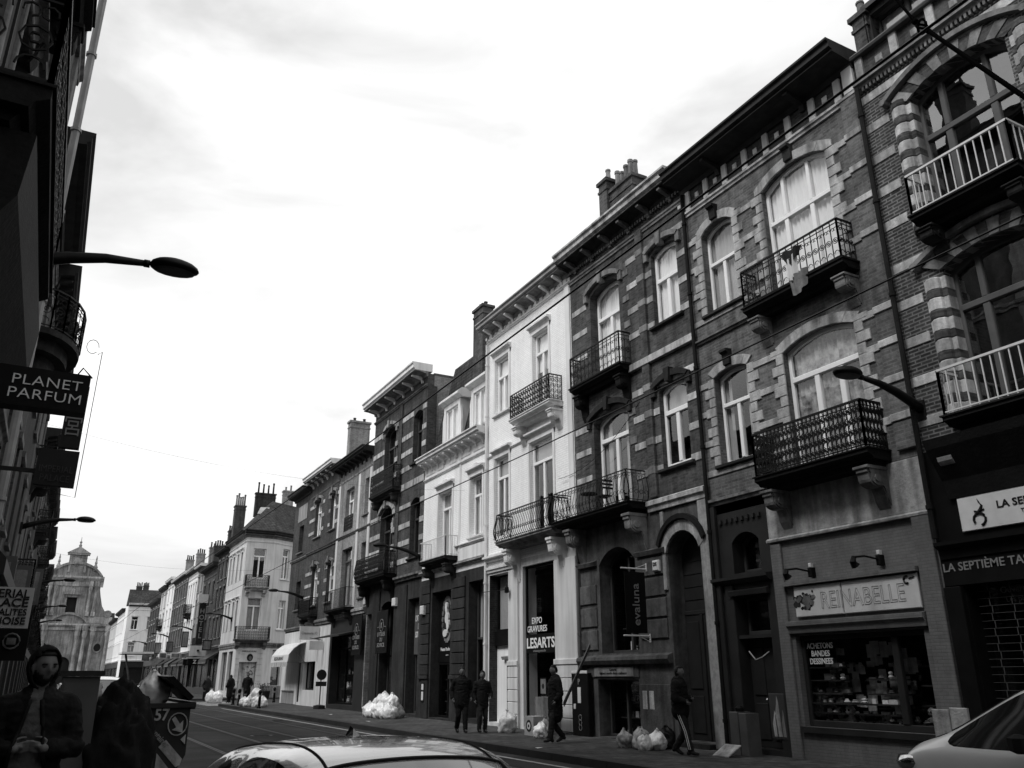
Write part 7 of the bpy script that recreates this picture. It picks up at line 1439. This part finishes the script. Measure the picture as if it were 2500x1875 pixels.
# woman in striped track trousers
J = dict(WALK); J.update(kl=(-.09, .05, .48), al=(-.10, -.19, .13), kr=(.09, .13, .50), ar=(.09, .20, .10), fl=(0, .9, -.3), el=(-.24, .02, 1.13), hl=(-.10, .24, 1.12), er=(.26, -.02, 1.13), hr=(.16, .2, 1.05)); J.pop('fr', None)
person((11.45, 14.15, .14), PI+.55, 1.66, 'dark-haired person in puffer jacket and track trousers with pale side stripes', J, 'cloth_black', 'cloth_dark', 'cloth_dark', longhair=True, stripe=True, bulk=1.3, coat_len=.86, yaw=-.2)
# figures past the side street
person((10.9, 54.0, .14), PI*.9, 1.72, 'black-clad figure standing before the corner house door', STEP, bulk=1.1, coat_len=.5)
person((11.3, 61.5, .02), PI*.2, 1.74, 'dark long-coated figure next to the tall white bag past the side street', STEP, bulk=1.4, coat_len=.45)
person((10.5, 66.0, .02), PI*1.1, 1.70, 'small dark figure walking on the far pavement beyond the side street', WALK, 'cloth_dark', bulk=1.2)

# ------------------------------------------------------------------ every loose piece of these trims becomes an object of its own
SPLIT = ('modillion', 'frieze_block', 'frieze_panel', 'pilaster', 'pilaster_band', 'ashlar_facing', 'rustication', 'stone_band', 'jamb_block', 'ground_pilaster', 'pier', 'sill_band', 'plinth', 'arch_stone', 'column', 'stone_block',
         'sticker', 'parapet_stone', 'sill_panel', 'blind_panel', 'door_panel', 'dentil_course', 'banner_arm', 'string_course', 'interior_', 'shopfront_frame', 'stripe', 'eye', 'book', 'display_goods', 'display_shelf', 'flowers', 'wreath', 'door_surround', 'stall_riser', 'entrance_trim', 'scribble', 'cap', 'jamb_shaft', 'surround', 'side_window')
def split_pieces(o):
    me = o.data; bm = bmesh.new(); bm.from_mesh(me); bm.verts.ensure_lookup_table(); seen = set(); comps = []
    for v in bm.verts:
        if v.index in seen: continue
        st = [v]; seen.add(v.index); c = []
        while st:
            q = st.pop(); c.append(q.index)
            for e in q.link_edges:
                z = e.other_vert(q)
                if z.index not in seen: seen.add(z.index); st.append(z)
        comps.append(c)
    bm.free()
    if len(comps) < 2 or len(comps) > 100: return
    comp_of = {}
    for i, c in enumerate(comps):
        for k in c: comp_of[k] = i
    polys = [[] for _ in comps]
    for p in me.polygons: polys[comp_of[p.vertices[0]]].append(list(p.vertices))
    sm = bool(me.polygons[0].use_smooth); kids = list(o.children); base = o.name.split('.')[0]
    for i, c in enumerate(comps):
        mp_ = {k: j for j, k in enumerate(c)}; m2 = bpy.data.meshes.new(base); m2.from_pydata([me.vertices[k].co[:] for k in c], [], [[mp_[k] for k in p] for p in polys[i]])
        for x in me.materials: m2.materials.append(x)
        if sm: m2.polygons.foreach_set('use_smooth', [True]*len(m2.polygons))
        if i == 0: o.data = m2
        else: n_ = bpy.data.objects.new(base, m2); COL.objects.link(n_); n_.parent = o.parent
for o in list(COL.objects):
    if o.type == 'MESH' and o.name.split('.')[0] in SPLIT and o.parent is not None: split_pieces(o)
